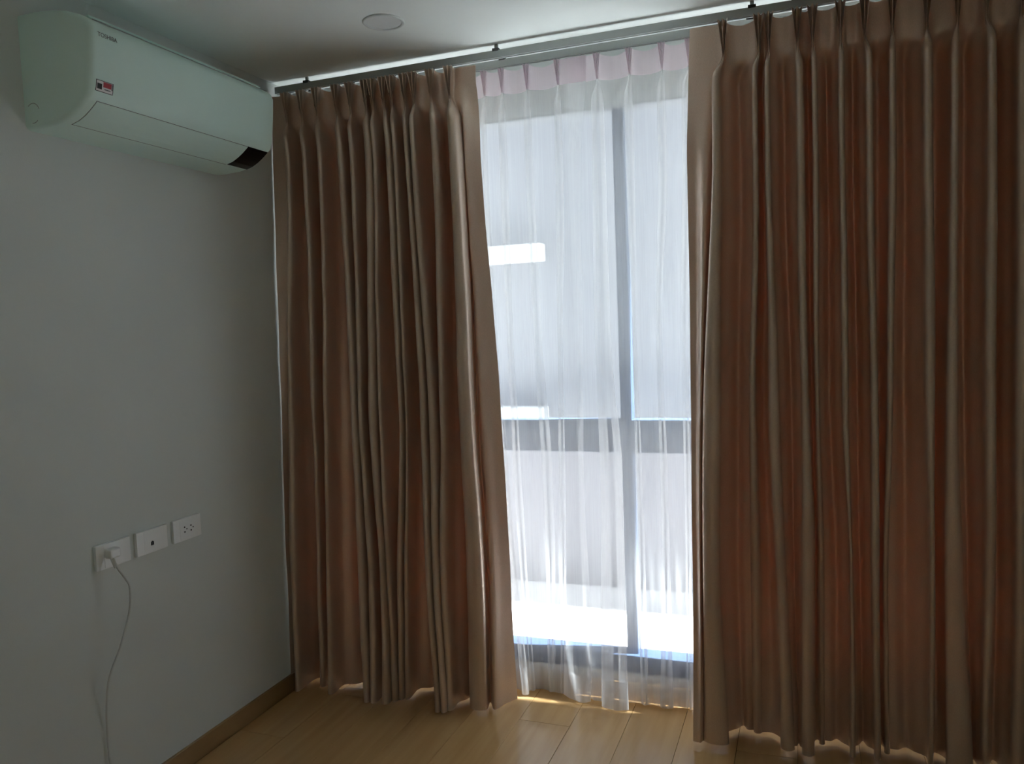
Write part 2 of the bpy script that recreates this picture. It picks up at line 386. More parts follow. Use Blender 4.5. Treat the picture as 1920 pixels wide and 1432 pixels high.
# ------------------------------------------------------------------ curtains
HOOKS = {"left":[0.0853,0.1558,0.2241,0.3098,0.37,0.4361,0.4654,0.5113,0.5444,0.5976,0.6345,0.7034,0.7763],"right":[1.725,1.8323,1.8615,1.9449,1.9885,2.0667,2.133,2.208,2.299,2.3778,2.4503,2.5354,2.6272,2.714,2.7984],"sl":[0.08,0.19,0.3,0.41,0.52,0.63,0.74,0.855,0.9245,1.0212,1.1378],"sr":[1.2819,1.3968,1.5085,1.5995,1.69,1.815,1.94,2.065,2.19,2.315,2.44,2.565,2.69,2.815,2.94]}
LEFT = [[0,[2.352,0.004,-0.205],[2.3,0.004,-0.205],[2.252,0.004,-0.205],[2.165,0.004,-0.21],[2.0,0.004,-0.218],[1.1,0.004,-0.255],[0.5,0.004,-0.28],[0.012,0.004,-0.3]],
[0,[2.352,0.0781,-0.19],[2.297,0.0813,-0.1916],[2.252,0.0835,-0.194],[2.165,0.105,-0.192],[2.0821,0.1085,-0.192],[1.1377,0.0605,-0.1964],[0.5069,0.0417,-0.2046],[0.012,0.0376,-0.214]],
[0,[2.352,0.0693,-0.238],[2.297,0.0765,-0.2332],[2.252,0.0813,-0.226],[2.165,0.1019,-0.2772],[2.0821,0.1052,-0.276],[1.1377,0.0571,-0.2831],[0.5069,0.0375,-0.2943],[0.012,0.0348,-0.3151]],
[0,[2.352,0.0773,-0.2044],[2.297,0.0809,-0.2102],[2.252,0.0833,-0.2188],[2.165,0.1063,-0.2854],[2.0821,0.11,-0.2851],[1.1377,0.062,-0.2925],[0.5069,0.0435,-0.3057],[0.012,0.0388,-0.3228]],
[0,[2.352,0.0853,-0.238],[2.297,0.0853,-0.2332],[2.252,0.0853,-0.226],[2.165,0.1123,-0.288],[2.0821,0.1167,-0.288],[1.1377,0.0689,-0.2955],[0.5069,0.0519,-0.3093],[0.012,0.0445,-0.3252]],
[0,[2.352,0.0933,-0.2044],[2.297,0.0897,-0.2102],[2.252,0.0873,-0.2188],[2.165,0.1183,-0.2854],[2.0821,0.1234,-0.2851],[1.1377,0.0758,-0.2925],[0.5069,0.0603,-0.3057],[0.012,0.0501,-0.3228]],
[0,[2.352,0.1013,-0.238],[2.297,0.0941,-0.2332],[2.252,0.0893,-0.226],[2.165,0.1226,-0.2772],[2.0821,0.1281,-0.276],[1.1377,0.0807,-0.2831],[0.5069,0.0663,-0.2943],[0.012,0.0542,-0.3151]],
[0,[2.352,0.0925,-0.19],[2.297,0.0893,-0.1916],[2.252,0.0871,-0.194],[2.165,0.1196,-0.192],[2.0821,0.1248,-0.192],[1.1377,0.0773,-0.1964],[0.5069,0.0621,-0.2046],[0.012,0.0513,-0.214]],
[0.0039,[2.352,0.1036,-0.18],[2.297,0.1036,-0.178],[2.252,0.1036,-0.178],[2.165,0.1428,-0.168],[2.0821,0.1428,-0.168],[1.1377,0.1014,-0.17],[0.5069,0.0846,-0.1738],[0.012,0.0682,-0.1782]],
[0.0065,[2.352,0.1205,-0.18],[2.297,0.1205,-0.178],[2.252,0.1205,-0.178],[2.165,0.1559,-0.128],[2.0821,0.1559,-0.128],[1.1377,0.1201,-0.1304],[0.5069,0.101,-0.1348],[0.012,0.0809,-0.1399]],
[0.0039,[2.352,0.1375,-0.18],[2.297,0.1375,-0.178],[2.252,0.1375,-0.178],[2.165,0.1689,-0.168],[2.0821,0.1689,-0.168],[1.1377,0.1388,-0.17],[0.5069,0.1173,-0.1738],[0.012,0.0935,-0.1782]],
[0,[2.352,0.1486,-0.19],[2.297,0.1518,-0.1916],[2.252,0.154,-0.194],[2.165,0.1819,-0.192],[2.0738,0.1865,-0.192],[1.136,0.1625,-0.1913],[0.5022,0.1382,-0.1899],[0.012,0.112,-0.1883]],
[0,[2.352,0.1398,-0.238],[2.297,0.147,-0.2332],[2.252,0.1518,-0.226],[2.165,0.1792,-0.2785],[2.0738,0.1835,-0.2774],[1.136,0.1595,-0.2717],[0.5022,0.1354,-0.2625],[0.012,0.1078,-0.2459]],
[0,[2.352,0.1478,-0.2044],[2.297,0.1514,-0.2102],[2.252,0.1538,-0.2188],[2.165,0.183,-0.2857],[2.0738,0.1877,-0.2855],[1.136,0.1638,-0.28],[0.5022,0.1393,-0.27],[0.012,0.1138,-0.2573]],
[0,[2.352,0.1558,-0.238],[2.297,0.1558,-0.2332],[2.252,0.1558,-0.226],[2.165,0.1884,-0.288],[2.0738,0.1937,-0.288],[1.136,0.1699,-0.2826],[0.5022,0.1449,-0.2724],[0.012,0.1222,-0.261]],
[0,[2.352,0.1638,-0.2044],[2.297,0.1602,-0.2102],[2.252,0.1578,-0.2188],[2.165,0.1937,-0.2857],[2.0738,0.1996,-0.2855],[1.136,0.176,-0.28],[0.5022,0.1504,-0.27],[0.012,0.1307,-0.2573]],
[0,[2.352,0.1718,-0.238],[2.297,0.1646,-0.2332],[2.252,0.1598,-0.226],[2.165,0.1975,-0.2785],[2.0738,0.2038,-0.2774],[1.136,0.1803,-0.2717],[0.5022,0.1544,-0.2625],[0.012,0.1367,-0.2459]],
[0,[2.352,0.163,-0.19],[2.297,0.1597,-0.1916],[2.252,0.1576,-0.194],[2.165,0.1948,-0.192],[2.0738,0.2009,-0.192],[1.136,0.1773,-0.1924],[0.5022,0.1516,-0.1933],[0.012,0.1325,-0.1942]],
[0.0037,[2.352,0.1735,-0.18],[2.297,0.1735,-0.178],[2.252,0.1735,-0.178],[2.165,0.2167,-0.168],[2.0738,0.2167,-0.168],[1.136,0.1907,-0.1711],[0.5022,0.1653,-0.177],[0.012,0.1478,-0.1835]],
[0.0061,[2.352,0.1899,-0.18],[2.297,0.1899,-0.178],[2.252,0.1899,-0.178],[2.165,0.2281,-0.128],[2.0738,0.2281,-0.128],[1.136,0.1999,-0.1324],[0.5022,0.1751,-0.1405],[0.012,0.1574,-0.1497]],
[0.0037,[2.352,0.2063,-0.18],[2.297,0.2063,-0.178],[2.252,0.2063,-0.178],[2.165,0.2396,-0.168],[2.0738,0.2396,-0.168],[1.136,0.2091,-0.1711],[0.5022,0.1849,-0.177],[0.012,0.1671,-0.1835]],
[0,[2.352,0.2169,-0.19],[2.297,0.2201,-0.1916],[2.252,0.2223,-0.194],[2.165,0.2506,-0.192],[2.0665,0.2552,-0.192],[1.1371,0.2223,-0.1963],[0.5147,0.1986,-0.2041],[0.012,0.1816,-0.2133]],
[0,[2.352,0.2081,-0.238],[2.297,0.2153,-0.2332],[2.252,0.2201,-0.226],[2.165,0.2481,-0.2792],[2.0665,0.2524,-0.2782],[1.1371,0.2195,-0.2821],[0.5147,0.1959,-0.2901],[0.012,0.178,-0.2959]],
[0,[2.352,0.2161,-0.2044],[2.297,0.2197,-0.2102],[2.252,0.2221,-0.2188],[2.165,0.2516,-0.2859],[2.0665,0.2564,-0.2856],[1.1371,0.2235,-0.2897],[0.5147,0.1998,-0.2975],[0.012,0.1832,-0.3057]],
[0,[2.352,0.2241,-0.238],[2.297,0.2241,-0.2332],[2.252,0.2241,-0.226],[2.165,0.2566,-0.288],[2.0665,0.2619,-0.288],[1.1371,0.2292,-0.2922],[0.5147,0.2052,-0.2998],[0.012,0.1904,-0.3087]],
[0,[2.352,0.2321,-0.2044],[2.297,0.2285,-0.2102],[2.252,0.2261,-0.2188],[2.165,0.2615,-0.2859],[2.0665,0.2674,-0.2856],[1.1371,0.2348,-0.2897],[0.5147,0.2106,-0.2975],[0.012,0.1976,-0.3057]],
[0,[2.352,0.2401,-0.238],[2.297,0.2329,-0.2332],[2.252,0.2281,-0.226],[2.165,0.2651,-0.2792],[2.0665,0.2713,-0.2782],[1.1371,0.2389,-0.2821],[0.5147,0.2145,-0.2901],[0.012,0.2027,-0.2959]],
[0,[2.352,0.2313,-0.19],[2.297,0.228,-0.1916],[2.252,0.2259,-0.194],[2.165,0.2626,-0.192],[2.0665,0.2686,-0.192],[1.1371,0.236,-0.1975],[0.5147,0.2118,-0.2075],[0.012,0.1991,-0.2193]],
[0.0054,[2.352,0.2464,-0.18],[2.297,0.2464,-0.178],[2.252,0.2464,-0.178],[2.165,0.2884,-0.168],[2.0665,0.2884,-0.168],[1.1371,0.2659,-0.1743],[0.5147,0.2472,-0.1859],[0.012,0.2424,-0.1995]],
[0.0089,[2.352,0.2669,-0.18],[2.297,0.2669,-0.178],[2.252,0.2669,-0.178],[2.165,0.3038,-0.128],[2.0665,0.3038,-0.128],[1.1371,0.2906,-0.1343],[0.5147,0.277,-0.1459],[0.012,0.2785,-0.1596]],
[0.0054,[2.352,0.2875,-0.18],[2.297,0.2875,-0.178],[2.252,0.2875,-0.178],[2.165,0.3192,-0.168],[2.0665,0.3192,-0.168],[1.1371,0.3152,-0.1743],[0.5147,0.3068,-0.1859],[0.012,0.3146,-0.1995]],
[0,[2.352,0.3026,-0.19],[2.297,0.3058,-0.1916],[2.252,0.308,-0.194],[2.165,0.3353,-0.192],[2.0572,0.3399,-0.192],[1.1374,0.3459,-0.1991],[0.5286,0.344,-0.2118],[0.012,0.3575,-0.2276]],
[0,[2.352,0.2938,-0.238],[2.297,0.301,-0.2332],[2.252,0.3058,-0.226],[2.165,0.3322,-0.2768],[2.0572,0.3364,-0.2755],[1.1374,0.3423,-0.2836],[0.5286,0.3397,-0.296],[0.012,0.3543,-0.3178]],
[0,[2.352,0.3018,-0.2044],[2.297,0.3054,-0.2102],[2.252,0.3078,-0.2188],[2.165,0.3367,-0.2853],[2.0572,0.3414,-0.285],[1.1374,0.3474,-0.2933],[0.5286,0.3458,-0.3075],[0.012,0.3589,-0.3267]],
[0,[2.352,0.3098,-0.238],[2.297,0.3098,-0.2332],[2.252,0.3098,-0.226],[2.165,0.343,-0.288],[2.0572,0.3484,-0.288],[1.1374,0.3545,-0.2963],[0.5286,0.3543,-0.3111],[0.012,0.3655,-0.3295]],
[0,[2.352,0.3178,-0.2044],[2.297,0.3142,-0.2102],[2.252,0.3118,-0.2188],[2.165,0.3492,-0.2853],[2.0572,0.3553,-0.285],[1.1374,0.3616,-0.2933],[0.5286,0.3628,-0.3075],[0.012,0.3721,-0.3267]],
[0,[2.352,0.3258,-0.238],[2.297,0.3186,-0.2332],[2.252,0.3138,-0.226],[2.165,0.3537,-0.2768],[2.0572,0.3603,-0.2755],[1.1374,0.3667,-0.2836],[0.5286,0.3689,-0.296],[0.012,0.3768,-0.3178]],
[0,[2.352,0.317,-0.19],[2.297,0.3138,-0.1916],[2.252,0.3116,-0.194],[2.165,0.3506,-0.192],[2.0572,0.3568,-0.192],[1.1374,0.3632,-0.2039],[0.5286,0.3646,-0.225],[0.012,0.3735,-0.2513]],
[0.0048,[2.352,0.3399,-0.18],[2.297,0.3399,-0.178],[2.252,0.3399,-0.178],[2.165,0.3749,-0.128],[2.0572,0.3749,-0.128],[1.1374,0.3716,-0.1423],[0.5286,0.3758,-0.1677],[0.012,0.3784,-0.1992]],
[0,[2.352,0.3628,-0.19],[2.297,0.366,-0.1916],[2.252,0.3682,-0.194],[2.165,0.3889,-0.192],[2.0517,0.3923,-0.192],[1.1373,0.3788,-0.2036],[0.5308,0.3865,-0.2241],[0.012,0.3837,-0.2498]],
[0,[2.352,0.354,-0.238],[2.297,0.3612,-0.2332],[2.252,0.366,-0.226],[2.165,0.3863,-0.2787],[2.0517,0.3894,-0.2777],[1.1373,0.3763,-0.2864],[0.5308,0.3826,-0.2951],[0.012,0.3801,-0.3128]],
[0,[2.352,0.362,-0.2044],[2.297,0.3656,-0.2102],[2.252,0.368,-0.2188],[2.165,0.39,-0.2858],[2.0517,0.3935,-0.2855],[1.1373,0.3799,-0.2934],[0.5308,0.3882,-0.3056],[0.012,0.3853,-0.3226]],
[0,[2.352,0.37,-0.238],[2.297,0.37,-0.2332],[2.252,0.37,-0.226],[2.165,0.3952,-0.288],[2.0517,0.3993,-0.288],[1.1373,0.3851,-0.2956],[0.5308,0.3959,-0.3089],[0.012,0.3925,-0.3257]],
[0,[2.352,0.378,-0.2044],[2.297,0.3744,-0.2102],[2.252,0.372,-0.2188],[2.165,0.4004,-0.2858],[2.0517,0.4051,-0.2855],[1.1373,0.3902,-0.2934],[0.5308,0.4037,-0.3056],[0.012,0.3996,-0.3226]],
[0,[2.352,0.386,-0.238],[2.297,0.3788,-0.2332],[2.252,0.374,-0.226],[2.165,0.4041,-0.2787],[2.0517,0.4092,-0.2777],[1.1373,0.3939,-0.2864],[0.5308,0.4092,-0.2951],[0.012,0.4048,-0.3128]],
[0,[2.352,0.3772,-0.19],[2.297,0.3739,-0.1916],[2.252,0.3718,-0.194],[2.165,0.4015,-0.192],[2.0517,0.4063,-0.192],[1.1373,0.3913,-0.2],[0.5308,0.4054,-0.2142],[0.012,0.4012,-0.232]],
[0.0058,[2.352,0.403,-0.18],[2.297,0.403,-0.178],[2.252,0.403,-0.178],[2.165,0.43,-0.128],[2.0517,0.43,-0.128],[1.1373,0.4042,-0.1363],[0.5308,0.4229,-0.1511],[0.012,0.4155,-0.1695]],
[0,[2.352,0.4289,-0.19],[2.297,0.4321,-0.1916],[2.252,0.4343,-0.194],[2.165,0.4522,-0.192],[2.0445,0.4553,-0.192],[1.1371,0.4193,-0.1997],[0.5335,0.4389,-0.2132],[0.012,0.4301,-0.2303]],
[0,[2.352,0.4201,-0.238],[2.297,0.4273,-0.2332],[2.252,0.4321,-0.226],[2.165,0.4483,-0.2741],[2.0445,0.451,-0.2726],[1.1371,0.4149,-0.2788],[0.5335,0.4363,-0.2974],[0.012,0.4262,-0.3076]],
[0,[2.352,0.4281,-0.2044],[2.297,0.4317,-0.2102],[2.252,0.4341,-0.2188],[2.165,0.4538,-0.2847],[2.0445,0.4571,-0.2843],[1.1371,0.4212,-0.2909],[0.5335,0.44,-0.3043],[0.012,0.4318,-0.3182]],
[0,[2.352,0.4361,-0.238],[2.297,0.4361,-0.2332],[2.252,0.4361,-0.226],[2.165,0.4616,-0.288],[2.0445,0.4658,-0.288],[1.1371,0.4301,-0.2947],[0.5335,0.4451,-0.3065],[0.012,0.4395,-0.3215]],
[0,[2.352,0.4441,-0.2044],[2.297,0.4405,-0.2102],[2.252,0.4381,-0.2188],[2.165,0.4694,-0.2847],[2.0445,0.4744,-0.2843],[1.1371,0.439,-0.2909],[0.5335,0.4502,-0.3043],[0.012,0.4473,-0.3182]],
[0,[2.352,0.4521,-0.238],[2.297,0.4449,-0.2332],[2.252,0.4401,-0.226],[2.165,0.475,-0.2741],[2.0445,0.4806,-0.2726],[1.1371,0.4454,-0.2788],[0.5335,0.4539,-0.2974],[0.012,0.4528,-0.3076]],
[0,[2.352,0.4433,-0.19],[2.297,0.44,-0.1916],[2.252,0.4379,-0.194],[2.165,0.4711,-0.192],[2.0445,0.4763,-0.192],[1.1371,0.4409,-0.2021],[0.5335,0.4513,-0.2198],[0.012,0.449,-0.2422]],
[0.002,[2.352,0.4507,-0.18],[2.297,0.4507,-0.178],[2.252,0.4507,-0.178],[2.165,0.4834,-0.128],[2.0445,0.4834,-0.128],[1.1371,0.4509,-0.1403],[0.5335,0.4551,-0.1619],[0.012,0.4532,-0.1893]],
[0,[2.352,0.4582,-0.19],[2.297,0.4615,-0.1916],[2.252,0.4636,-0.194],[2.165,0.485,-0.192],[2.0415,0.4884,-0.192],[1.1364,0.4584,-0.1998],[0.53,0.4593,-0.2135],[0.012,0.4567,-0.2306]],
[0,[2.352,0.4494,-0.238],[2.297,0.4566,-0.2332],[2.252,0.4614,-0.226],[2.165,0.4828,-0.2801],[2.0415,0.486,-0.2792],[1.1364,0.4562,-0.281],[0.53,0.4564,-0.2802],[0.012,0.4535,-0.281]],
[0,[2.352,0.4574,-0.2044],[2.297,0.461,-0.2102],[2.252,0.4634,-0.2188],[2.165,0.4859,-0.2861],[2.0415,0.4895,-0.2859],[1.1364,0.4593,-0.287],[0.53,0.4605,-0.288],[0.012,0.4581,-0.2897]],
[0,[2.352,0.4654,-0.238],[2.297,0.4654,-0.2332],[2.252,0.4654,-0.226],[2.165,0.4903,-0.288],[2.0415,0.4944,-0.288],[1.1364,0.4638,-0.2889],[0.53,0.4663,-0.2905],[0.012,0.4646,-0.2925]],
[0,[2.352,0.4734,-0.2044],[2.297,0.4698,-0.2102],[2.252,0.4674,-0.2188],[2.165,0.4948,-0.2861],[2.0415,0.4993,-0.2859],[1.1364,0.4682,-0.287],[0.53,0.4721,-0.288],[0.012,0.4711,-0.2897]],
[0,[2.352,0.4814,-0.238],[2.297,0.4742,-0.2332],[2.252,0.4694,-0.226],[2.165,0.4979,-0.2801],[2.0415,0.5028,-0.2792],[1.1364,0.4713,-0.281],[0.53,0.4762,-0.2802],[0.012,0.4757,-0.281]],
[0,[2.352,0.4726,-0.19],[2.297,0.4694,-0.1916],[2.252,0.4672,-0.194],[2.165,0.4957,-0.192],[2.0415,0.5004,-0.192],[1.1364,0.4691,-0.2009],[0.53,0.4733,-0.2168],[0.012,0.4725,-0.2365]],
[0.0025,[2.352,0.4884,-0.18],[2.297,0.4884,-0.178],[2.252,0.4884,-0.178],[2.165,0.5206,-0.128],[2.0415,0.5206,-0.128],[1.1364,0.5051,-0.1423],[0.53,0.4861,-0.1676],[0.012,0.4745,-0.1992]],
[0,[2.352,0.5041,-0.19],[2.297,0.5074,-0.1916],[2.252,0.5095,-0.194],[2.165,0.5371,-0.192],[2.0356,0.5417,-0.192],[1.1358,0.5415,-0.1995],[0.5296,0.4993,-0.2127],[0.012,0.4761,-0.2291]],
[0,[2.352,0.4953,-0.238],[2.297,0.5025,-0.2332],[2.252,0.5073,-0.226],[2.165,0.5342,-0.2778],[2.0356,0.5385,-0.2766],[1.1358,0.539,-0.2763],[0.5296,0.4961,-0.2689],[0.012,0.4732,-0.2636]],
[0,[2.352,0.5033,-0.2044],[2.297,0.5069,-0.2102],[2.252,0.5093,-0.2188],[2.165,0.5383,-0.2855],[2.0356,0.543,-0.2853],[1.1358,0.5425,-0.2831],[0.5296,0.5006,-0.2775],[0.012,0.4774,-0.2715]],
[0,[2.352,0.5113,-0.238],[2.297,0.5113,-0.2332],[2.252,0.5113,-0.226],[2.165,0.5441,-0.288],[2.0356,0.5494,-0.288],[1.1358,0.5475,-0.2852],[0.5296,0.507,-0.2802],[0.012,0.4832,-0.274]],
[0,[2.352,0.5193,-0.2044],[2.297,0.5157,-0.2102],[2.252,0.5133,-0.2188],[2.165,0.5498,-0.2855],[2.0356,0.5557,-0.2853],[1.1358,0.5525,-0.2831],[0.5296,0.5133,-0.2775],[0.012,0.489,-0.2715]],
[0,[2.352,0.5273,-0.238],[2.297,0.5201,-0.2332],[2.252,0.5153,-0.226],[2.165,0.5539,-0.2778],[2.0356,0.5603,-0.2766],[1.1358,0.556,-0.2763],[0.5296,0.5179,-0.2689],[0.012,0.4932,-0.2636]],
[0,[2.352,0.5185,-0.19],[2.297,0.5153,-0.1916],[2.252,0.5131,-0.194],[2.165,0.551,-0.192],[2.0356,0.5571,-0.192],[1.1358,0.5535,-0.1995],[0.5296,0.5147,-0.2127],[0.012,0.4903,-0.2291]],
[0.002,[2.352,0.5279,-0.18],[2.297,0.5279,-0.178],[2.252,0.5279,-0.178],[2.165,0.5645,-0.128],[2.0356,0.5645,-0.128],[1.1358,0.5618,-0.1423],[0.5296,0.5212,-0.1676],[0.012,0.4941,-0.1992]],
[0,[2.352,0.5372,-0.19],[2.297,0.5404,-0.1916],[2.252,0.5426,-0.194],[2.165,0.5671,-0.192],[2.0326,0.571,-0.192],[1.1355,0.5688,-0.1986],[0.5296,0.527,-0.2103],[0.012,0.498,-0.2249]],
[0,[2.352,0.5284,-0.238],[2.297,0.5356,-0.2332],[2.252,0.5404,-0.226],[2.165,0.5649,-0.2803],[2.0326,0.5686,-0.2794],[1.1355,0.5674,-0.2781],[0.5296,0.5244,-0.2653],[0.012,0.4951,-0.2531]],
[0,[2.352,0.5364,-0.2044],[2.297,0.54,-0.2102],[2.252,0.5424,-0.2188],[2.165,0.568,-0.2861],[2.0326,0.5721,-0.2859],[1.1355,0.5694,-0.2819],[0.5296,0.5281,-0.2722],[0.012,0.4993,-0.261]],
[0,[2.352,0.5444,-0.238],[2.297,0.5444,-0.2332],[2.252,0.5444,-0.226],[2.165,0.5723,-0.288],[2.0326,0.5769,-0.288],[1.1355,0.5722,-0.2831],[0.5296,0.5331,-0.2744],[0.012,0.5051,-0.2635]],
[0,[2.352,0.5524,-0.2044],[2.297,0.5488,-0.2102],[2.252,0.5464,-0.2188],[2.165,0.5767,-0.2861],[2.0326,0.5817,-0.2859],[1.1355,0.575,-0.2819],[0.5296,0.5382,-0.2722],[0.012,0.5109,-0.261]],
[0,[2.352,0.5604,-0.238],[2.297,0.5532,-0.2332],[2.252,0.5484,-0.226],[2.165,0.5798,-0.2803],[2.0326,0.5851,-0.2794],[1.1355,0.577,-0.2781],[0.5296,0.5418,-0.2653],[0.012,0.515,-0.2531]],
[0,[2.352,0.5516,-0.19],[2.297,0.5483,-0.1916],[2.252,0.5462,-0.194],[2.165,0.5776,-0.192],[2.0326,0.5827,-0.192],[1.1355,0.5756,-0.1867],[0.5296,0.5393,-0.1773],[0.012,0.5121,-0.1656]],
[0.0022,[2.352,0.5582,-0.18],[2.297,0.5582,-0.178],[2.252,0.5582,-0.178],[2.165,0.5936,-0.168],[2.0326,0.5936,-0.168],[1.1355,0.591,-0.1642],[0.5296,0.5652,-0.1576],[0.012,0.5508,-0.1494]],
[0.0037,[2.352,0.571,-0.18],[2.297,0.571,-0.178],[2.252,0.571,-0.178],[2.165,0.601,-0.128],[2.0326,0.601,-0.128],[1.1355,0.6039,-0.1224],[0.5296,0.5865,-0.1126],[0.012,0.5834,-0.1003]],
[0.0022,[2.352,0.5837,-0.18],[2.297,0.5837,-0.178],[2.252,0.5837,-0.178],[2.165,0.6084,-0.168],[2.0326,0.6084,-0.168],[1.1355,0.6167,-0.1642],[0.5296,0.6078,-0.1576],[0.012,0.616,-0.1494]],
[0,[2.352,0.5904,-0.19],[2.297,0.5936,-0.1916],[2.252,0.5958,-0.194],[2.165,0.6158,-0.192],[2.0275,0.6191,-0.192],[1.137,0.6343,-0.192],[0.5486,0.6348,-0.192],[0.012,0.6544,-0.192]],
[0,[2.352,0.5816,-0.238],[2.297,0.5888,-0.2332],[2.252,0.5936,-0.226],[2.165,0.6138,-0.2808],[2.0275,0.6168,-0.28],[1.137,0.631,-0.2845],[0.5486,0.6314,-0.2985],[0.012,0.6517,-0.3197]],
[0,[2.352,0.5896,-0.2044],[2.297,0.5932,-0.2102],[2.252,0.5956,-0.2188],[2.165,0.6167,-0.2863],[2.0275,0.62,-0.2861],[1.137,0.6358,-0.2935],[0.5486,0.6362,-0.3077],[0.012,0.6556,-0.3271]],
[0,[2.352,0.5976,-0.238],[2.297,0.5976,-0.2332],[2.252,0.5976,-0.226],[2.165,0.6207,-0.288],[2.0275,0.6245,-0.288],[1.137,0.6424,-0.2963],[0.5486,0.6429,-0.3105],[0.012,0.6611,-0.3295]],
[0,[2.352,0.6056,-0.2044],[2.297,0.602,-0.2102],[2.252,0.5996,-0.2188],[2.165,0.6247,-0.2863],[2.0275,0.629,-0.2861],[1.137,0.6491,-0.2935],[0.5486,0.6496,-0.3077],[0.012,0.6666,-0.3271]],
[0,[2.352,0.6136,-0.238],[2.297,0.6064,-0.2332],[2.252,0.6016,-0.226],[2.165,0.6276,-0.2808],[2.0275,0.6321,-0.28],[1.137,0.6538,-0.2845],[0.5486,0.6544,-0.2985],[0.012,0.6706,-0.3197]],
[0,[2.352,0.6048,-0.19],[2.297,0.6015,-0.1916],[2.252,0.5994,-0.194],[2.165,0.6256,-0.192],[2.0275,0.6299,-0.192],[1.137,0.6505,-0.2039],[0.5486,0.6511,-0.2242],[0.012,0.6678,-0.2513]],
[0.002,[2.352,0.616,-0.18],[2.297,0.616,-0.178],[2.252,0.616,-0.178],[2.165,0.6363,-0.128],[2.0275,0.6363,-0.128],[1.137,0.6584,-0.1423],[0.5486,0.6577,-0.1666],[0.012,0.6723,-0.1992]],
[0,[2.352,0.6273,-0.19],[2.297,0.6305,-0.1916],[2.252,0.6327,-0.194],[2.165,0.642,-0.192],[2.0246,0.6436,-0.192],[1.1369,0.6673,-0.2036],[0.5501,0.6643,-0.2234],[0.012,0.6772,-0.25]],
[0,[2.352,0.6185,-0.238],[2.297,0.6257,-0.2332],[2.252,0.6305,-0.226],[2.165,0.6393,-0.2781],[2.0246,0.6405,-0.277],[1.1369,0.6631,-0.2807],[0.5501,0.6609,-0.2968],[0.012,0.6742,-0.3153]],
[0,[2.352,0.6265,-0.2044],[2.297,0.6301,-0.2102],[2.252,0.6325,-0.2188],[2.165,0.6432,-0.2856],[2.0246,0.6449,-0.2854],[1.1369,0.6691,-0.2921],[0.5501,0.6657,-0.3058],[0.012,0.6785,-0.3236]],
[0,[2.352,0.6345,-0.238],[2.297,0.6345,-0.2332],[2.252,0.6345,-0.226],[2.165,0.6487,-0.288],[2.0246,0.6511,-0.288],[1.1369,0.6775,-0.2957],[0.5501,0.6724,-0.3087],[0.012,0.6846,-0.3262]],
[0,[2.352,0.6425,-0.2044],[2.297,0.6389,-0.2102],[2.252,0.6365,-0.2188],[2.165,0.6543,-0.2856],[2.0246,0.6572,-0.2854],[1.1369,0.6859,-0.2921],[0.5501,0.679,-0.3058],[0.012,0.6907,-0.3236]],
[0,[2.352,0.6505,-0.238],[2.297,0.6433,-0.2332],[2.252,0.6385,-0.226],[2.165,0.6582,-0.2781],[2.0246,0.6616,-0.277],[1.1369,0.6919,-0.2807],[0.5501,0.6838,-0.2968],[0.012,0.6951,-0.3153]],
[0,[2.352,0.6417,-0.19],[2.297,0.6384,-0.1916],[2.252,0.6363,-0.194],[2.165,0.6555,-0.192],[2.0246,0.6585,-0.192],[1.1369,0.6877,-0.2036],[0.5501,0.6805,-0.2234],[0.012,0.692,-0.25]],
[0.0062,[2.352,0.6689,-0.18],[2.297,0.6689,-0.178],[2.252,0.6689,-0.178],[2.165,0.6913,-0.128],[2.0246,0.6913,-0.128],[1.1369,0.6998,-0.1423],[0.5501,0.6845,-0.1665],[0.012,0.6925,-0.1992]],
[0,[2.352,0.6962,-0.19],[2.297,0.6994,-0.1916],[2.252,0.7016,-0.194],[2.165,0.7218,-0.192],[2.0156,0.7253,-0.192],[1.1363,0.7115,-0.2019],[0.5482,0.6892,-0.2188],[0.012,0.6934,-0.2414]],
[0,[2.352,0.6874,-0.238],[2.297,0.6946,-0.2332],[2.252,0.6994,-0.226],[2.165,0.7182,-0.275],[2.0156,0.7212,-0.2735],[1.1363,0.7077,-0.2781],[0.5482,0.6853,-0.2831],[0.012,0.6901,-0.2928]],
[0,[2.352,0.6954,-0.2044],[2.297,0.699,-0.2102],[2.252,0.7014,-0.2188],[2.165,0.7234,-0.2849],[2.0156,0.727,-0.2845],[1.1363,0.713,-0.2882],[0.5482,0.6909,-0.2937],[0.012,0.6949,-0.3019]],
[0,[2.352,0.7034,-0.238],[2.297,0.7034,-0.2332],[2.252,0.7034,-0.226],[2.165,0.7307,-0.288],[2.0156,0.7351,-0.288],[1.1363,0.7205,-0.2914],[0.5482,0.6987,-0.2971],[0.012,0.7016,-0.3048]],
[0,[2.352,0.7114,-0.2044],[2.297,0.7078,-0.2102],[2.252,0.7054,-0.2188],[2.165,0.738,-0.2849],[2.0156,0.7432,-0.2845],[1.1363,0.7279,-0.2882],[0.5482,0.7066,-0.2937],[0.012,0.7083,-0.3019]],
[0,[2.352,0.7194,-0.238],[2.297,0.7122,-0.2332],[2.252,0.7074,-0.226],[2.165,0.7432,-0.275],[2.0156,0.749,-0.2735],[1.1363,0.7332,-0.2781],[0.5482,0.7122,-0.2831],[0.012,0.7131,-0.2928]],
[0,[2.352,0.7106,-0.19],[2.297,0.7073,-0.1916],[2.252,0.7052,-0.194],[2.165,0.7396,-0.192],[2.0156,0.745,-0.192],[1.1363,0.7295,-0.1995],[0.5482,0.7083,-0.2124],[0.012,0.7097,-0.2295]],
[0.0041,[2.352,0.7223,-0.18],[2.297,0.7223,-0.178],[2.252,0.7223,-0.178],[2.165,0.7592,-0.168],[2.0156,0.7592,-0.168],[1.1363,0.7457,-0.1758],[0.5482,0.7295,-0.1891],[0.012,0.7272,-0.2068]],
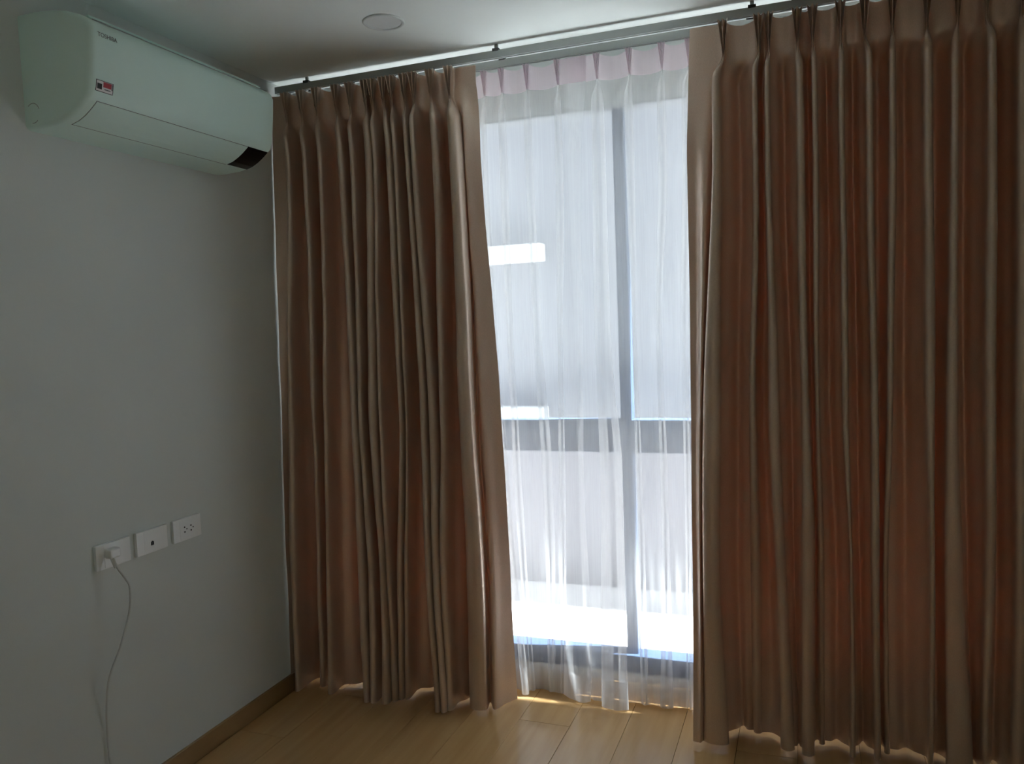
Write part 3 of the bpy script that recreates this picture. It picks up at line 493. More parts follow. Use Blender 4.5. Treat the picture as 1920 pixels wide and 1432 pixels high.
[0.0069,[2.352,0.7399,-0.18],[2.297,0.7399,-0.178],[2.252,0.7399,-0.178],[2.165,0.7681,-0.128],[2.0156,0.7681,-0.128],[1.1363,0.7568,-0.1383],[0.5482,0.7449,-0.1559],[0.012,0.7397,-0.1794]],
[0.0041,[2.352,0.7574,-0.18],[2.297,0.7574,-0.178],[2.252,0.7574,-0.178],[2.165,0.777,-0.168],[2.0156,0.777,-0.168],[1.1363,0.7679,-0.1758],[0.5482,0.7603,-0.1891],[0.012,0.7523,-0.2068]],
[0,[2.352,0.7691,-0.19],[2.297,0.7724,-0.1916],[2.252,0.7745,-0.194],[2.165,0.7897,-0.192],[2.0081,0.7924,-0.192],[1.1354,0.7883,-0.197],[0.5506,0.7879,-0.2055],[0.012,0.7769,-0.2169]],
[0,[2.352,0.7603,-0.238],[2.297,0.7675,-0.2332],[2.252,0.7723,-0.226],[2.165,0.7851,-0.272],[2.0081,0.7873,-0.272],[1.1354,0.781,-0.269],[0.5506,0.7784,-0.264],[0.012,0.7673,-0.2572]],
[0,[2.352,0.7683,-0.2044],[2.297,0.7719,-0.2102],[2.252,0.7743,-0.2188],[2.165,0.7917,-0.284],[2.0081,0.7946,-0.284],[1.1354,0.7914,-0.281],[0.5506,0.7919,-0.276],[0.012,0.781,-0.2692]],
[0,[2.352,0.7763,-0.238],[2.297,0.7763,-0.2332],[2.252,0.7763,-0.226],[2.165,0.8009,-0.288],[2.0081,0.8049,-0.288],[1.1354,0.8059,-0.285],[0.5506,0.8108,-0.28],[0.012,0.8002,-0.2732]],
[0,[2.352,0.7843,-0.2044],[2.297,0.7807,-0.2102],[2.252,0.7783,-0.2188],[2.165,0.8101,-0.284],[2.0081,0.8152,-0.284],[1.1354,0.8205,-0.281],[0.5506,0.8297,-0.276],[0.012,0.8195,-0.2692]],
[0,[2.352,0.7923,-0.238],[2.297,0.7851,-0.2332],[2.252,0.7803,-0.226],[2.165,0.8167,-0.272],[2.0081,0.8225,-0.272],[1.1354,0.8309,-0.269],[0.5506,0.8432,-0.264],[0.012,0.8332,-0.2572]],
[0,[2.352,0.7835,-0.19],[2.297,0.7803,-0.1916],[2.252,0.7781,-0.194],[2.165,0.8121,-0.192],[2.0081,0.8174,-0.192],[1.1354,0.8236,-0.1934],[0.5506,0.8338,-0.1958],[0.012,0.8236,-0.1991]],
[0,[2.352,0.8076,-0.192],[2.3075,0.8052,-0.192],[2.2579,0.8105,-0.2],[2.1578,0.8238,-0.222],[2.0177,0.8254,-0.222],[1.1288,0.8482,-0.225],[0.5391,0.8616,-0.23],[0.012,0.86,-0.25]],
[0,[2.352,0.84,-0.19],[2.3035,0.8374,-0.19],[2.2566,0.8394,-0.19],[2.1609,0.8458,-0.196],[2.019,0.8492,-0.2],[1.126,0.8798,-0.2],[0.532,0.8897,-0.2],[0.012,0.8852,-0.19]],
[0,[2.352,0.8674,-0.188],[2.3007,0.8645,-0.186],[2.2543,0.8678,-0.184],[2.162,0.8693,-0.178],[2.0191,0.8724,-0.186],[1.1244,0.9092,-0.186],[0.5254,0.9158,-0.172],[0.012,0.914,-0.141]]]
RIGHT = [[0,[2.355,1.618,-0.188],[2.2798,1.6139,-0.186],[2.2298,1.6109,-0.185],[2.129,1.6065,-0.183],[1.9409,1.5991,-0.186],[1.1265,1.5976,-0.214],[0.5882,1.59,-0.225],[0.016,1.5885,-0.281]],
[0,[2.355,1.6337,-0.192],[2.2759,1.6313,-0.19],[2.2259,1.6285,-0.19],[2.1247,1.6262,-0.19],[1.937,1.6255,-0.192],[1.1273,1.6177,-0.222],[0.5916,1.6085,-0.232],[0.016,1.6036,-0.283]],
[0,[2.355,1.6721,-0.19],[2.2701,1.67,-0.19],[2.2194,1.6691,-0.192],[2.1166,1.6694,-0.2],[1.9269,1.6648,-0.225],[1.1324,1.6338,-0.268],[0.6033,1.6202,-0.268],[0.016,1.6125,-0.285]],
[0,[2.355,1.7178,-0.19],[2.2961,1.7211,-0.1916],[2.248,1.7232,-0.194],[2.165,1.6969,-0.192],[1.9116,1.6927,-0.192],[1.1344,1.6503,-0.1919],[0.6112,1.6385,-0.1917],[0.016,1.6324,-0.1914]],
[0,[2.355,1.709,-0.238],[2.2961,1.7162,-0.2332],[2.248,1.721,-0.226],[2.165,1.6932,-0.2749],[1.9116,1.6887,-0.2734],[1.1344,1.6423,-0.2711],[0.6112,1.6305,-0.2697],[0.016,1.6208,-0.2675]],
[0,[2.355,1.717,-0.2044],[2.2961,1.7206,-0.2102],[2.248,1.723,-0.2188],[2.165,1.6984,-0.2849],[1.9116,1.6945,-0.2845],[1.1344,1.6537,-0.2831],[0.6112,1.642,-0.2817],[0.016,1.6374,-0.2795]],
[0,[2.355,1.725,-0.238],[2.2961,1.725,-0.2332],[2.248,1.725,-0.226],[2.165,1.7058,-0.288],[1.9116,1.7026,-0.288],[1.1344,1.6695,-0.2871],[0.6112,1.6581,-0.2857],[0.016,1.6605,-0.2835]],
[0,[2.355,1.733,-0.2044],[2.2961,1.7294,-0.2102],[2.248,1.727,-0.2188],[2.165,1.7131,-0.2849],[1.9116,1.7108,-0.2845],[1.1344,1.6854,-0.2831],[0.6112,1.6743,-0.2817],[0.016,1.6837,-0.2795]],
[0,[2.355,1.741,-0.238],[2.2961,1.7338,-0.2332],[2.248,1.729,-0.226],[2.165,1.7183,-0.2749],[1.9116,1.7166,-0.2734],[1.1344,1.6967,-0.2711],[0.6112,1.6858,-0.2697],[0.016,1.7002,-0.2675]],
[0,[2.355,1.7322,-0.19],[2.2961,1.729,-0.1916],[2.248,1.7268,-0.194],[2.165,1.7146,-0.192],[1.9116,1.7125,-0.192],[1.1344,1.6888,-0.1919],[0.6112,1.6777,-0.1917],[0.016,1.6886,-0.1914]],
[0.0074,[2.355,1.7529,-0.18],[2.2961,1.7529,-0.178],[2.248,1.7529,-0.178],[2.165,1.7411,-0.168],[1.9116,1.7411,-0.1679],[1.1344,1.7208,-0.1652],[0.6112,1.71,-0.1612],[0.016,1.7206,-0.1544]],
[0.0124,[2.355,1.7787,-0.18],[2.2961,1.7787,-0.178],[2.248,1.7787,-0.178],[2.165,1.7632,-0.128],[1.9116,1.7632,-0.128],[1.1344,1.7419,-0.1284],[0.6112,1.7312,-0.129],[0.016,1.738,-0.13]],
[0.0074,[2.355,1.8044,-0.18],[2.2961,1.8044,-0.178],[2.248,1.8044,-0.178],[2.165,1.7853,-0.168],[1.9116,1.7853,-0.1679],[1.1344,1.7631,-0.1652],[0.6112,1.7525,-0.1612],[0.016,1.7553,-0.1544]],
[0,[2.355,1.8251,-0.19],[2.2961,1.8283,-0.1916],[2.248,1.8305,-0.194],[2.165,1.8148,-0.192],[1.8991,1.8123,-0.1918],[1.1315,1.7897,-0.1828],[0.6011,1.7809,-0.169],[0.016,1.7788,-0.1467]],
[0,[2.355,1.8163,-0.238],[2.2961,1.8235,-0.2332],[2.248,1.8283,-0.226],[2.165,1.8125,-0.2795],[1.8991,1.8097,-0.278],[1.1315,1.7865,-0.2529],[0.6011,1.7762,-0.2131],[0.016,1.7747,-0.1571]],
[0,[2.355,1.8243,-0.2044],[2.2961,1.8279,-0.2102],[2.248,1.8303,-0.2188],[2.165,1.8159,-0.286],[1.8991,1.8134,-0.2851],[1.1315,1.791,-0.2616],[0.6011,1.7829,-0.2251],[0.016,1.7805,-0.1683]],
[0,[2.355,1.8323,-0.238],[2.2961,1.8323,-0.2332],[2.248,1.8323,-0.226],[2.165,1.8206,-0.288],[1.8991,1.8187,-0.2874],[1.1315,1.7974,-0.2643],[0.6011,1.7923,-0.2291],[0.016,1.7888,-0.1718]],
[0,[2.355,1.8403,-0.2044],[2.2961,1.8367,-0.2102],[2.248,1.8343,-0.2188],[2.165,1.8253,-0.286],[1.8991,1.824,-0.2851],[1.1315,1.8037,-0.2616],[0.6011,1.8016,-0.2251],[0.016,1.797,-0.1683]],
[0,[2.355,1.8483,-0.238],[2.2961,1.8411,-0.2332],[2.248,1.8363,-0.226],[2.165,1.8287,-0.2795],[1.8991,1.8277,-0.278],[1.1315,1.8083,-0.2529],[0.6011,1.8083,-0.2131],[0.016,1.8029,-0.1571]],
[0,[2.355,1.8395,-0.19],[2.2961,1.8362,-0.1916],[2.248,1.8341,-0.194],[2.165,1.8263,-0.192],[1.8991,1.8251,-0.1918],[1.1315,1.8051,-0.1852],[0.6011,1.8036,-0.175],[0.016,1.7988,-0.1585]],
[0.002,[2.355,1.8469,-0.18],[2.2961,1.8469,-0.178],[2.248,1.8469,-0.178],[2.165,1.8374,-0.128],[1.8991,1.8374,-0.1281],[1.1315,1.8261,-0.1324],[0.6011,1.8323,-0.139],[0.016,1.8328,-0.1497]],
[0,[2.355,1.8543,-0.19],[2.2961,1.8576,-0.1916],[2.248,1.8597,-0.194],[2.165,1.8511,-0.192],[1.8951,1.8497,-0.192],[1.1335,1.849,-0.1921],[0.6216,1.8613,-0.1923],[0.016,1.8692,-0.1927]],
[0,[2.355,1.8455,-0.238],[2.2961,1.8527,-0.2332],[2.248,1.8575,-0.226],[2.165,1.8488,-0.2796],[1.8951,1.8471,-0.2785],[1.1335,1.8441,-0.2658],[0.6216,1.8564,-0.2568],[0.016,1.863,-0.2413]],
[0,[2.355,1.8535,-0.2044],[2.2961,1.8571,-0.2102],[2.248,1.8595,-0.2188],[2.165,1.8521,-0.286],[1.8951,1.8509,-0.2856],[1.1335,1.8511,-0.2778],[0.6216,1.8634,-0.2688],[0.016,1.8719,-0.2533]],
[0,[2.355,1.8615,-0.238],[2.2961,1.8615,-0.2332],[2.248,1.8615,-0.226],[2.165,1.8568,-0.288],[1.8951,1.8561,-0.2878],[1.1335,1.8608,-0.2818],[0.6216,1.8733,-0.2728],[0.016,1.8843,-0.2573]],
[0,[2.355,1.8695,-0.2044],[2.2961,1.8659,-0.2102],[2.248,1.8635,-0.2188],[2.165,1.8615,-0.286],[1.8951,1.8613,-0.2856],[1.1335,1.8706,-0.2778],[0.6216,1.8832,-0.2688],[0.016,1.8966,-0.2533]],
[0,[2.355,1.8775,-0.238],[2.2961,1.8703,-0.2332],[2.248,1.8655,-0.226],[2.165,1.8649,-0.2796],[1.8951,1.865,-0.2785],[1.1335,1.8776,-0.2658],[0.6216,1.8903,-0.2568],[0.016,1.9055,-0.2413]],
[0,[2.355,1.8687,-0.19],[2.2961,1.8655,-0.1916],[2.248,1.8633,-0.194],[2.165,1.8625,-0.192],[1.8951,1.8624,-0.1922],[1.1335,1.8727,-0.1981],[0.6216,1.8854,-0.2069],[0.016,1.8993,-0.2222]],
[0.0051,[2.355,1.8832,-0.18],[2.2961,1.8832,-0.178],[2.248,1.8832,-0.178],[2.165,1.884,-0.168],[1.8951,1.884,-0.1683],[1.1335,1.8941,-0.1777],[0.6216,1.9026,-0.1916],[0.016,1.9114,-0.2158]],
[0.0085,[2.355,1.9032,-0.18],[2.2961,1.9032,-0.178],[2.248,1.9032,-0.178],[2.165,1.9013,-0.128],[1.8951,1.9013,-0.1284],[1.1335,1.9088,-0.1424],[0.6216,1.9133,-0.163],[0.016,1.9161,-0.1989]],
[0.0051,[2.355,1.9232,-0.18],[2.2961,1.9232,-0.178],[2.248,1.9232,-0.178],[2.165,1.9185,-0.168],[1.8951,1.9185,-0.1683],[1.1335,1.9234,-0.1777],[0.6216,1.924,-0.1916],[0.016,1.9207,-0.2158]],
[0,[2.355,1.9377,-0.19],[2.2961,1.9409,-0.1916],[2.248,1.9431,-0.194],[2.165,1.9415,-0.192],[1.885,1.9413,-0.1922],[1.1338,1.9434,-0.1996],[0.6304,1.9419,-0.2103],[0.016,1.9325,-0.2296]],
[0,[2.355,1.9289,-0.238],[2.2961,1.9361,-0.2332],[2.248,1.9409,-0.226],[2.165,1.9382,-0.2765],[1.885,1.9377,-0.2751],[1.1338,1.9398,-0.2724],[0.6304,1.9364,-0.266],[0.016,1.9266,-0.2596]],
[0,[2.355,1.9369,-0.2044],[2.2961,1.9405,-0.2102],[2.248,1.9429,-0.2188],[2.165,1.9429,-0.2852],[1.885,1.9429,-0.2848],[1.1338,1.945,-0.2823],[0.6304,1.9442,-0.278],[0.016,1.9349,-0.2716]],
[0,[2.355,1.9449,-0.238],[2.2961,1.9449,-0.2332],[2.248,1.9449,-0.226],[2.165,1.9493,-0.288],[1.885,1.95,-0.2879],[1.1338,1.9524,-0.2855],[0.6304,1.9552,-0.282],[0.016,1.9466,-0.2756]],
[0,[2.355,1.9529,-0.2044],[2.2961,1.9493,-0.2102],[2.248,1.9469,-0.2188],[2.165,1.9558,-0.2852],[1.885,1.9572,-0.2848],[1.1338,1.9597,-0.2823],[0.6304,1.9661,-0.278],[0.016,1.9582,-0.2716]],
[0,[2.355,1.9609,-0.238],[2.2961,1.9537,-0.2332],[2.248,1.9489,-0.226],[2.165,1.9604,-0.2765],[1.885,1.9623,-0.2751],[1.1338,1.9649,-0.2724],[0.6304,1.974,-0.266],[0.016,1.9665,-0.2596]],
[0,[2.355,1.9521,-0.19],[2.2961,1.9488,-0.1916],[2.248,1.9467,-0.194],[2.165,1.9572,-0.192],[1.885,1.9588,-0.1921],[1.1338,1.9613,-0.1948],[0.6304,1.9685,-0.1988],[0.016,1.9607,-0.206]],
[0.0022,[2.355,1.9667,-0.18],[2.2961,1.9667,-0.178],[2.248,1.9667,-0.178],[2.165,1.9724,-0.128],[1.885,1.9724,-0.1282],[1.1338,1.9732,-0.1344],[0.6304,1.978,-0.1433],[0.016,1.9743,-0.1595]],
[0,[2.355,1.9813,-0.19],[2.2961,1.9845,-0.1916],[2.248,1.9867,-0.194],[2.165,1.9851,-0.192],[1.8806,1.9848,-0.1919],[1.1317,1.9834,-0.188],[0.6184,1.9846,-0.1822],[0.016,1.9843,-0.1723]],
[0,[2.355,1.9725,-0.238],[2.2961,1.9797,-0.2332],[2.248,1.9845,-0.226],[2.165,1.9828,-0.2797],[1.8806,1.9823,-0.2782],[1.1317,1.9812,-0.2607],[0.6184,1.9817,-0.23],[0.016,1.9815,-0.1818]],
[0,[2.355,1.9805,-0.2044],[2.2961,1.9841,-0.2102],[2.248,1.9865,-0.2188],[2.165,1.9861,-0.286],[1.8806,1.9859,-0.2851],[1.1317,1.9843,-0.2665],[0.6184,1.9858,-0.2377],[0.016,1.9854,-0.1892]],
[0,[2.355,1.9885,-0.238],[2.2961,1.9885,-0.2332],[2.248,1.9885,-0.226],[2.165,1.9907,-0.288],[1.8806,1.9911,-0.2873],[1.1317,1.9886,-0.2683],[0.6184,1.9916,-0.2402],[0.016,1.9909,-0.1915]],
[0,[2.355,1.9965,-0.2044],[2.2961,1.9929,-0.2102],[2.248,1.9905,-0.2188],[2.165,1.9953,-0.286],[1.8806,1.9962,-0.2851],[1.1317,1.9929,-0.2665],[0.6184,1.9973,-0.2377],[0.016,1.9964,-0.1892]],
[0,[2.355,2.0045,-0.238],[2.2961,1.9973,-0.2332],[2.248,1.9925,-0.226],[2.165,1.9986,-0.2797],[1.8806,1.9999,-0.2782],[1.1317,1.996,-0.2607],[0.6184,2.0014,-0.23],[0.016,2.0003,-0.1818]],
[0,[2.355,1.9957,-0.19],[2.2961,1.9924,-0.1916],[2.248,1.9903,-0.194],[2.165,1.9963,-0.192],[1.8806,1.9973,-0.1918],[1.1317,1.9938,-0.1856],[0.6184,1.9986,-0.1764],[0.016,1.9976,-0.1605]],
[0.0046,[2.355,2.0088,-0.18],[2.2961,2.0088,-0.178],[2.248,2.0088,-0.178],[2.165,2.0147,-0.168],[1.8806,2.0147,-0.1679],[1.1317,2.0128,-0.1663],[0.6184,2.0209,-0.1639],[0.016,2.0192,-0.1597]],
[0.0077,[2.355,2.0276,-0.18],[2.2961,2.0276,-0.178],[2.248,2.0276,-0.178],[2.165,2.028,-0.128],[1.8806,2.028,-0.1281],[1.1317,2.028,-0.1304],[0.6184,2.0385,-0.1339],[0.016,2.0363,-0.1398]],
[0.0046,[2.355,2.0463,-0.18],[2.2961,2.0463,-0.178],[2.248,2.0463,-0.178],[2.165,2.0414,-0.168],[1.8806,2.0414,-0.1679],[1.1317,2.0432,-0.1663],[0.6184,2.0561,-0.1639],[0.016,2.0534,-0.1597]],
[0,[2.355,2.0595,-0.19],[2.2961,2.0627,-0.1916],[2.248,2.0649,-0.194],[2.165,2.0598,-0.192],[1.8726,2.059,-0.1919],[1.1329,2.0628,-0.1901],[0.6342,2.0769,-0.1875],[0.016,2.0746,-0.1827]],
[0,[2.355,2.0507,-0.238],[2.2961,2.0579,-0.2332],[2.248,2.0627,-0.226],[2.165,2.0573,-0.2793],[1.8726,2.0562,-0.278],[1.1329,2.06,-0.27],[0.6342,2.0754,-0.2629],[0.016,2.0722,-0.2385]],
[0,[2.355,2.0587,-0.2044],[2.2961,2.0623,-0.2102],[2.248,2.0647,-0.2188],[2.165,2.0608,-0.2859],[1.8726,2.0601,-0.2854],[1.1329,2.0639,-0.2773],[0.6342,2.0775,-0.2669],[0.016,2.0756,-0.245]],
[0,[2.355,2.0667,-0.238],[2.2961,2.0667,-0.2332],[2.248,2.0667,-0.226],[2.165,2.0657,-0.288],[1.8726,2.0656,-0.2877],[1.1329,2.0694,-0.2797],[0.6342,2.0805,-0.2682],[0.016,2.0804,-0.2471]],
[0,[2.355,2.0747,-0.2044],[2.2961,2.0711,-0.2102],[2.248,2.0687,-0.2188],[2.165,2.0706,-0.2859],[1.8726,2.071,-0.2854],[1.1329,2.0748,-0.2773],[0.6342,2.0835,-0.2669],[0.016,2.0852,-0.245]],
[0,[2.355,2.0827,-0.238],[2.2961,2.0755,-0.2332],[2.248,2.0707,-0.226],[2.165,2.0741,-0.2793],[1.8726,2.0749,-0.278],[1.1329,2.0787,-0.27],[0.6342,2.0856,-0.2629],[0.016,2.0886,-0.2385]],
[0,[2.355,2.0739,-0.19],[2.2961,2.0706,-0.1916],[2.248,2.0685,-0.194],[2.165,2.0717,-0.192],[1.8726,2.0722,-0.1919],[1.1329,2.076,-0.1889],[0.6342,2.0841,-0.1846],[0.016,2.0862,-0.1768]],
[0.0035,[2.355,2.0839,-0.18],[2.2961,2.0839,-0.178],[2.248,2.0839,-0.178],[2.165,2.0899,-0.168],[1.8726,2.0899,-0.1679],[1.1329,2.0941,-0.1661],[0.6342,2.0996,-0.1634],[0.016,2.1023,-0.1585]],
[0.0058,[2.355,2.0998,-0.18],[2.2961,2.0998,-0.178],[2.248,2.0998,-0.178],[2.165,2.1034,-0.128],[1.8726,2.1034,-0.128],[1.1329,2.1079,-0.1284],[0.6342,2.1123,-0.129],[0.016,2.1146,-0.13]],
[0.0035,[2.355,2.1157,-0.18],[2.2961,2.1157,-0.178],[2.248,2.1157,-0.178],[2.165,2.1169,-0.168],[1.8726,2.1169,-0.1679],[1.1329,2.1218,-0.1661],[0.6342,2.125,-0.1634],[0.016,2.127,-0.1585]],
[0,[2.355,2.1258,-0.19],[2.2961,2.129,-0.1916],[2.248,2.1312,-0.194],[2.165,2.1344,-0.192],[1.8643,2.135,-0.1919],[1.1327,2.1403,-0.1884],[0.638,2.1426,-0.1835],[0.016,2.1437,-0.1743]],
[0,[2.355,2.117,-0.238],[2.2961,2.1242,-0.2332],[2.248,2.129,-0.226],[2.165,2.1317,-0.2784],[1.8643,2.132,-0.2769],[1.1327,2.1373,-0.2674],[0.638,2.1392,-0.2533],[0.016,2.1407,-0.23]],
[0,[2.355,2.125,-0.2044],[2.2961,2.1286,-0.2102],[2.248,2.131,-0.2188],[2.165,2.1356,-0.2857],[1.8643,2.1363,-0.285],[1.1327,2.1416,-0.2758],[0.638,2.144,-0.2624],[0.016,2.145,-0.2382]],
[0,[2.355,2.133,-0.238],[2.2961,2.133,-0.2332],[2.248,2.133,-0.226],[2.165,2.141,-0.288],[1.8643,2.1423,-0.2876],[1.1327,2.1478,-0.2784],[0.638,2.1507,-0.2652],[0.016,2.151,-0.2407]],
[0,[2.355,2.141,-0.2044],[2.2961,2.1374,-0.2102],[2.248,2.135,-0.2188],[2.165,2.1464,-0.2857],[1.8643,2.1483,-0.285],[1.1327,2.1539,-0.2758],[0.638,2.1574,-0.2624],[0.016,2.157,-0.2382]],
[0,[2.355,2.149,-0.238],[2.2961,2.1418,-0.2332],[2.248,2.137,-0.226],[2.165,2.1502,-0.2784],[1.8643,2.1526,-0.2769],[1.1327,2.1583,-0.2674],[0.638,2.1621,-0.2533],[0.016,2.1613,-0.23]],
[0,[2.355,2.1402,-0.19],[2.2961,2.1369,-0.1916],[2.248,2.1348,-0.194],[2.165,2.1475,-0.192],[1.8643,2.1496,-0.1919],[1.1327,2.1552,-0.1884],[0.638,2.1588,-0.1835],[0.016,2.1583,-0.1743]],
[0.0072,[2.355,2.1705,-0.18],[2.2961,2.1705,-0.178],[2.248,2.1705,-0.178],[2.165,2.1721,-0.128],[1.8643,2.1721,-0.128],[1.1327,2.1701,-0.1284],[0.638,2.1675,-0.1289],[0.016,2.1676,-0.13]],
[0,[2.355,2.2008,-0.19],[2.2961,2.204,-0.1916],[2.248,2.2062,-0.194],[2.165,2.1962,-0.192],[1.8579,2.1946,-0.1917],[1.1314,2.1845,-0.1844],[0.6314,2.1747,-0.1738],[0.016,2.1765,-0.1546]],
[0,[2.355,2.192,-0.238],[2.2961,2.1992,-0.2332],[2.248,2.204,-0.226],[2.165,2.1935,-0.2785],[1.8579,2.1916,-0.2766],[1.1314,2.1818,-0.2589],[0.6314,2.1726,-0.2336],[0.016,2.1739,-0.1823]],
[0,[2.355,2.2,-0.2044],[2.2961,2.2036,-0.2102],[2.248,2.206,-0.2188],[2.165,2.1973,-0.2857],[1.8579,2.1958,-0.2846],[1.1314,2.1856,-0.2661],[0.6314,2.1756,-0.2393],[0.016,2.1776,-0.1893]],
[0,[2.355,2.208,-0.238],[2.2961,2.208,-0.2332],[2.248,2.208,-0.226],[2.165,2.2026,-0.288],[1.8579,2.2017,-0.2871],[1.1314,2.1909,-0.2683],[0.6314,2.1798,-0.2411],[0.016,2.1828,-0.1915]],
[0,[2.355,2.216,-0.2044],[2.2961,2.2124,-0.2102],[2.248,2.21,-0.2188],[2.165,2.2079,-0.2857],[1.8579,2.2076,-0.2846],[1.1314,2.1962,-0.2661],[0.6314,2.184,-0.2393],[0.016,2.188,-0.1893]],
[0,[2.355,2.224,-0.238],[2.2961,2.2168,-0.2332],[2.248,2.212,-0.226],[2.165,2.2117,-0.2785],[1.8579,2.2118,-0.2766],[1.1314,2.1999,-0.2589],[0.6314,2.187,-0.2336],[0.016,2.1917,-0.1823]],
[0,[2.355,2.2152,-0.19],[2.2961,2.212,-0.1916],[2.248,2.2098,-0.194],[2.165,2.209,-0.192],[1.8579,2.2089,-0.1917],[1.1314,2.1973,-0.1844],[0.6314,2.1849,-0.1738],[0.016,2.1891,-0.1546]],
[0.0059,[2.355,2.2317,-0.18],[2.2961,2.2317,-0.178],[2.248,2.2317,-0.178],[2.165,2.2302,-0.168],[1.8579,2.2302,-0.1679],[1.1314,2.223,-0.1646],[0.6314,2.2157,-0.16],[0.016,2.2188,-0.1515]],
[0.0098,[2.355,2.2535,-0.18],[2.2961,2.2535,-0.178],[2.248,2.2535,-0.178],[2.165,2.2468,-0.128],[1.8579,2.2468,-0.128],[1.1314,2.2439,-0.1284],[0.6314,2.242,-0.129],[0.016,2.2434,-0.13]],
[0.0059,[2.355,2.2753,-0.18],[2.2961,2.2753,-0.178],[2.248,2.2753,-0.178],[2.165,2.2635,-0.168],[1.8579,2.2635,-0.1679],[1.1314,2.2648,-0.1646],[0.6314,2.2683,-0.16],[0.016,2.2681,-0.1515]],
[0,[2.355,2.2918,-0.19],[2.2961,2.295,-0.1916],[2.248,2.2972,-0.194],[2.165,2.2873,-0.192],[1.8479,2.2858,-0.1918],[1.1324,2.2915,-0.1884],[0.6486,2.2992,-0.1836],[0.016,2.2971,-0.1743]],
[0,[2.355,2.283,-0.238],[2.2961,2.2902,-0.2332],[2.248,2.295,-0.226],[2.165,2.2839,-0.2757],[1.8479,2.282,-0.2739],[1.1324,2.288,-0.2658],[0.6486,2.297,-0.2577],[0.016,2.2951,-0.2334]],
[0,[2.355,2.291,-0.2044],[2.2961,2.2946,-0.2102],[2.248,2.297,-0.2188],[2.165,2.2888,-0.2851],[1.8479,2.2875,-0.2843],[1.1324,2.293,-0.2754],[0.6486,2.3002,-0.2637],[0.016,2.298,-0.239]],
[0,[2.355,2.299,-0.238],[2.2961,2.299,-0.2332],[2.248,2.299,-0.226],[2.165,2.2957,-0.288],[1.8479,2.2951,-0.2875],[1.1324,2.3001,-0.2784],[0.6486,2.3046,-0.2656],[0.016,2.3021,-0.2407]],
[0,[2.355,2.307,-0.2044],[2.2961,2.3034,-0.2102],[2.248,2.301,-0.2188],[2.165,2.3025,-0.2851],[1.8479,2.3028,-0.2843],[1.1324,2.3071,-0.2754],[0.6486,2.309,-0.2637],[0.016,2.3062,-0.239]],
[0,[2.355,2.315,-0.238],[2.2961,2.3078,-0.2332],[2.248,2.303,-0.226],[2.165,2.3074,-0.2757],[1.8479,2.3082,-0.2739],[1.1324,2.3122,-0.2658],[0.6486,2.3121,-0.2577],[0.016,2.3092,-0.2334]],
[0,[2.355,2.3062,-0.19],[2.2961,2.3029,-0.1916],[2.248,2.3008,-0.194],[2.165,2.304,-0.192],[1.8479,2.3044,-0.1919],[1.1324,2.3086,-0.1896],[0.6486,2.3099,-0.1864],[0.016,2.3071,-0.1802]],
[0.0078,[2.355,2.3384,-0.18],[2.2961,2.3384,-0.178],[2.248,2.3384,-0.178],[2.165,2.3297,-0.128],[1.8479,2.3297,-0.1281],[1.1324,2.3258,-0.1304],[0.6486,2.3252,-0.1336],[0.016,2.3254,-0.1398]],
[0,[2.355,2.3706,-0.19],[2.2961,2.3738,-0.1916],[2.248,2.376,-0.194],[2.165,2.3573,-0.192],[1.8407,2.3543,-0.1919],[1.1324,2.3443,-0.1896],[0.6528,2.3464,-0.1864],[0.016,2.354,-0.1802]],
[0,[2.355,2.3618,-0.238],[2.2961,2.369,-0.2332],[2.248,2.3738,-0.226],[2.165,2.3544,-0.2778],[1.8407,2.3511,-0.2761],[1.1324,2.3397,-0.2624],[0.6528,2.339,-0.2497],[0.016,2.343,-0.2247]],
[0,[2.355,2.3698,-0.2044],[2.2961,2.3734,-0.2102],[2.248,2.3758,-0.2188],[2.165,2.3585,-0.2855],[1.8407,2.3556,-0.2848],[1.1324,2.3463,-0.2744],[0.6528,2.3496,-0.2617],[0.016,2.3588,-0.2367]],
[0,[2.355,2.3778,-0.238],[2.2961,2.3778,-0.2332],[2.248,2.3778,-0.226],[2.165,2.3642,-0.288],[1.8407,2.362,-0.2875],[1.1324,2.3555,-0.2784],[0.6528,2.3646,-0.2657],[0.016,2.3808,-0.2407]],
[0,[2.355,2.3858,-0.2044],[2.2961,2.3822,-0.2102],[2.248,2.3798,-0.2188],[2.165,2.37,-0.2855],[1.8407,2.3684,-0.2848],[1.1324,2.3648,-0.2744],[0.6528,2.3795,-0.2617],[0.016,2.4029,-0.2367]],
[0,[2.355,2.3938,-0.238],[2.2961,2.3866,-0.2332],[2.248,2.3818,-0.226],[2.165,2.374,-0.2778],[1.8407,2.3729,-0.2761],[1.1324,2.3714,-0.2624],[0.6528,2.3901,-0.2497],[0.016,2.4186,-0.2247]],
[0,[2.355,2.385,-0.19],[2.2961,2.3818,-0.1916],[2.248,2.3796,-0.194],[2.165,2.3712,-0.192],[1.8407,2.3697,-0.1919],[1.1324,2.3668,-0.1908],[0.6528,2.3827,-0.1892],[0.016,2.4076,-0.1861]],
[0.0041,[2.355,2.3966,-0.18],[2.2961,2.3966,-0.178],[2.248,2.3966,-0.178],[2.165,2.3912,-0.168],[1.8407,2.3912,-0.168],[1.1324,2.3896,-0.1689],[0.6528,2.4044,-0.1701],[0.016,2.4253,-0.1724]],
[0.0068,[2.355,2.414,-0.18],[2.2961,2.414,-0.178],[2.248,2.414,-0.178],[2.165,2.4077,-0.128],[1.8407,2.4077,-0.1282],[1.1324,2.4059,-0.1324],[0.6528,2.4167,-0.1382],[0.016,2.4301,-0.1497]],
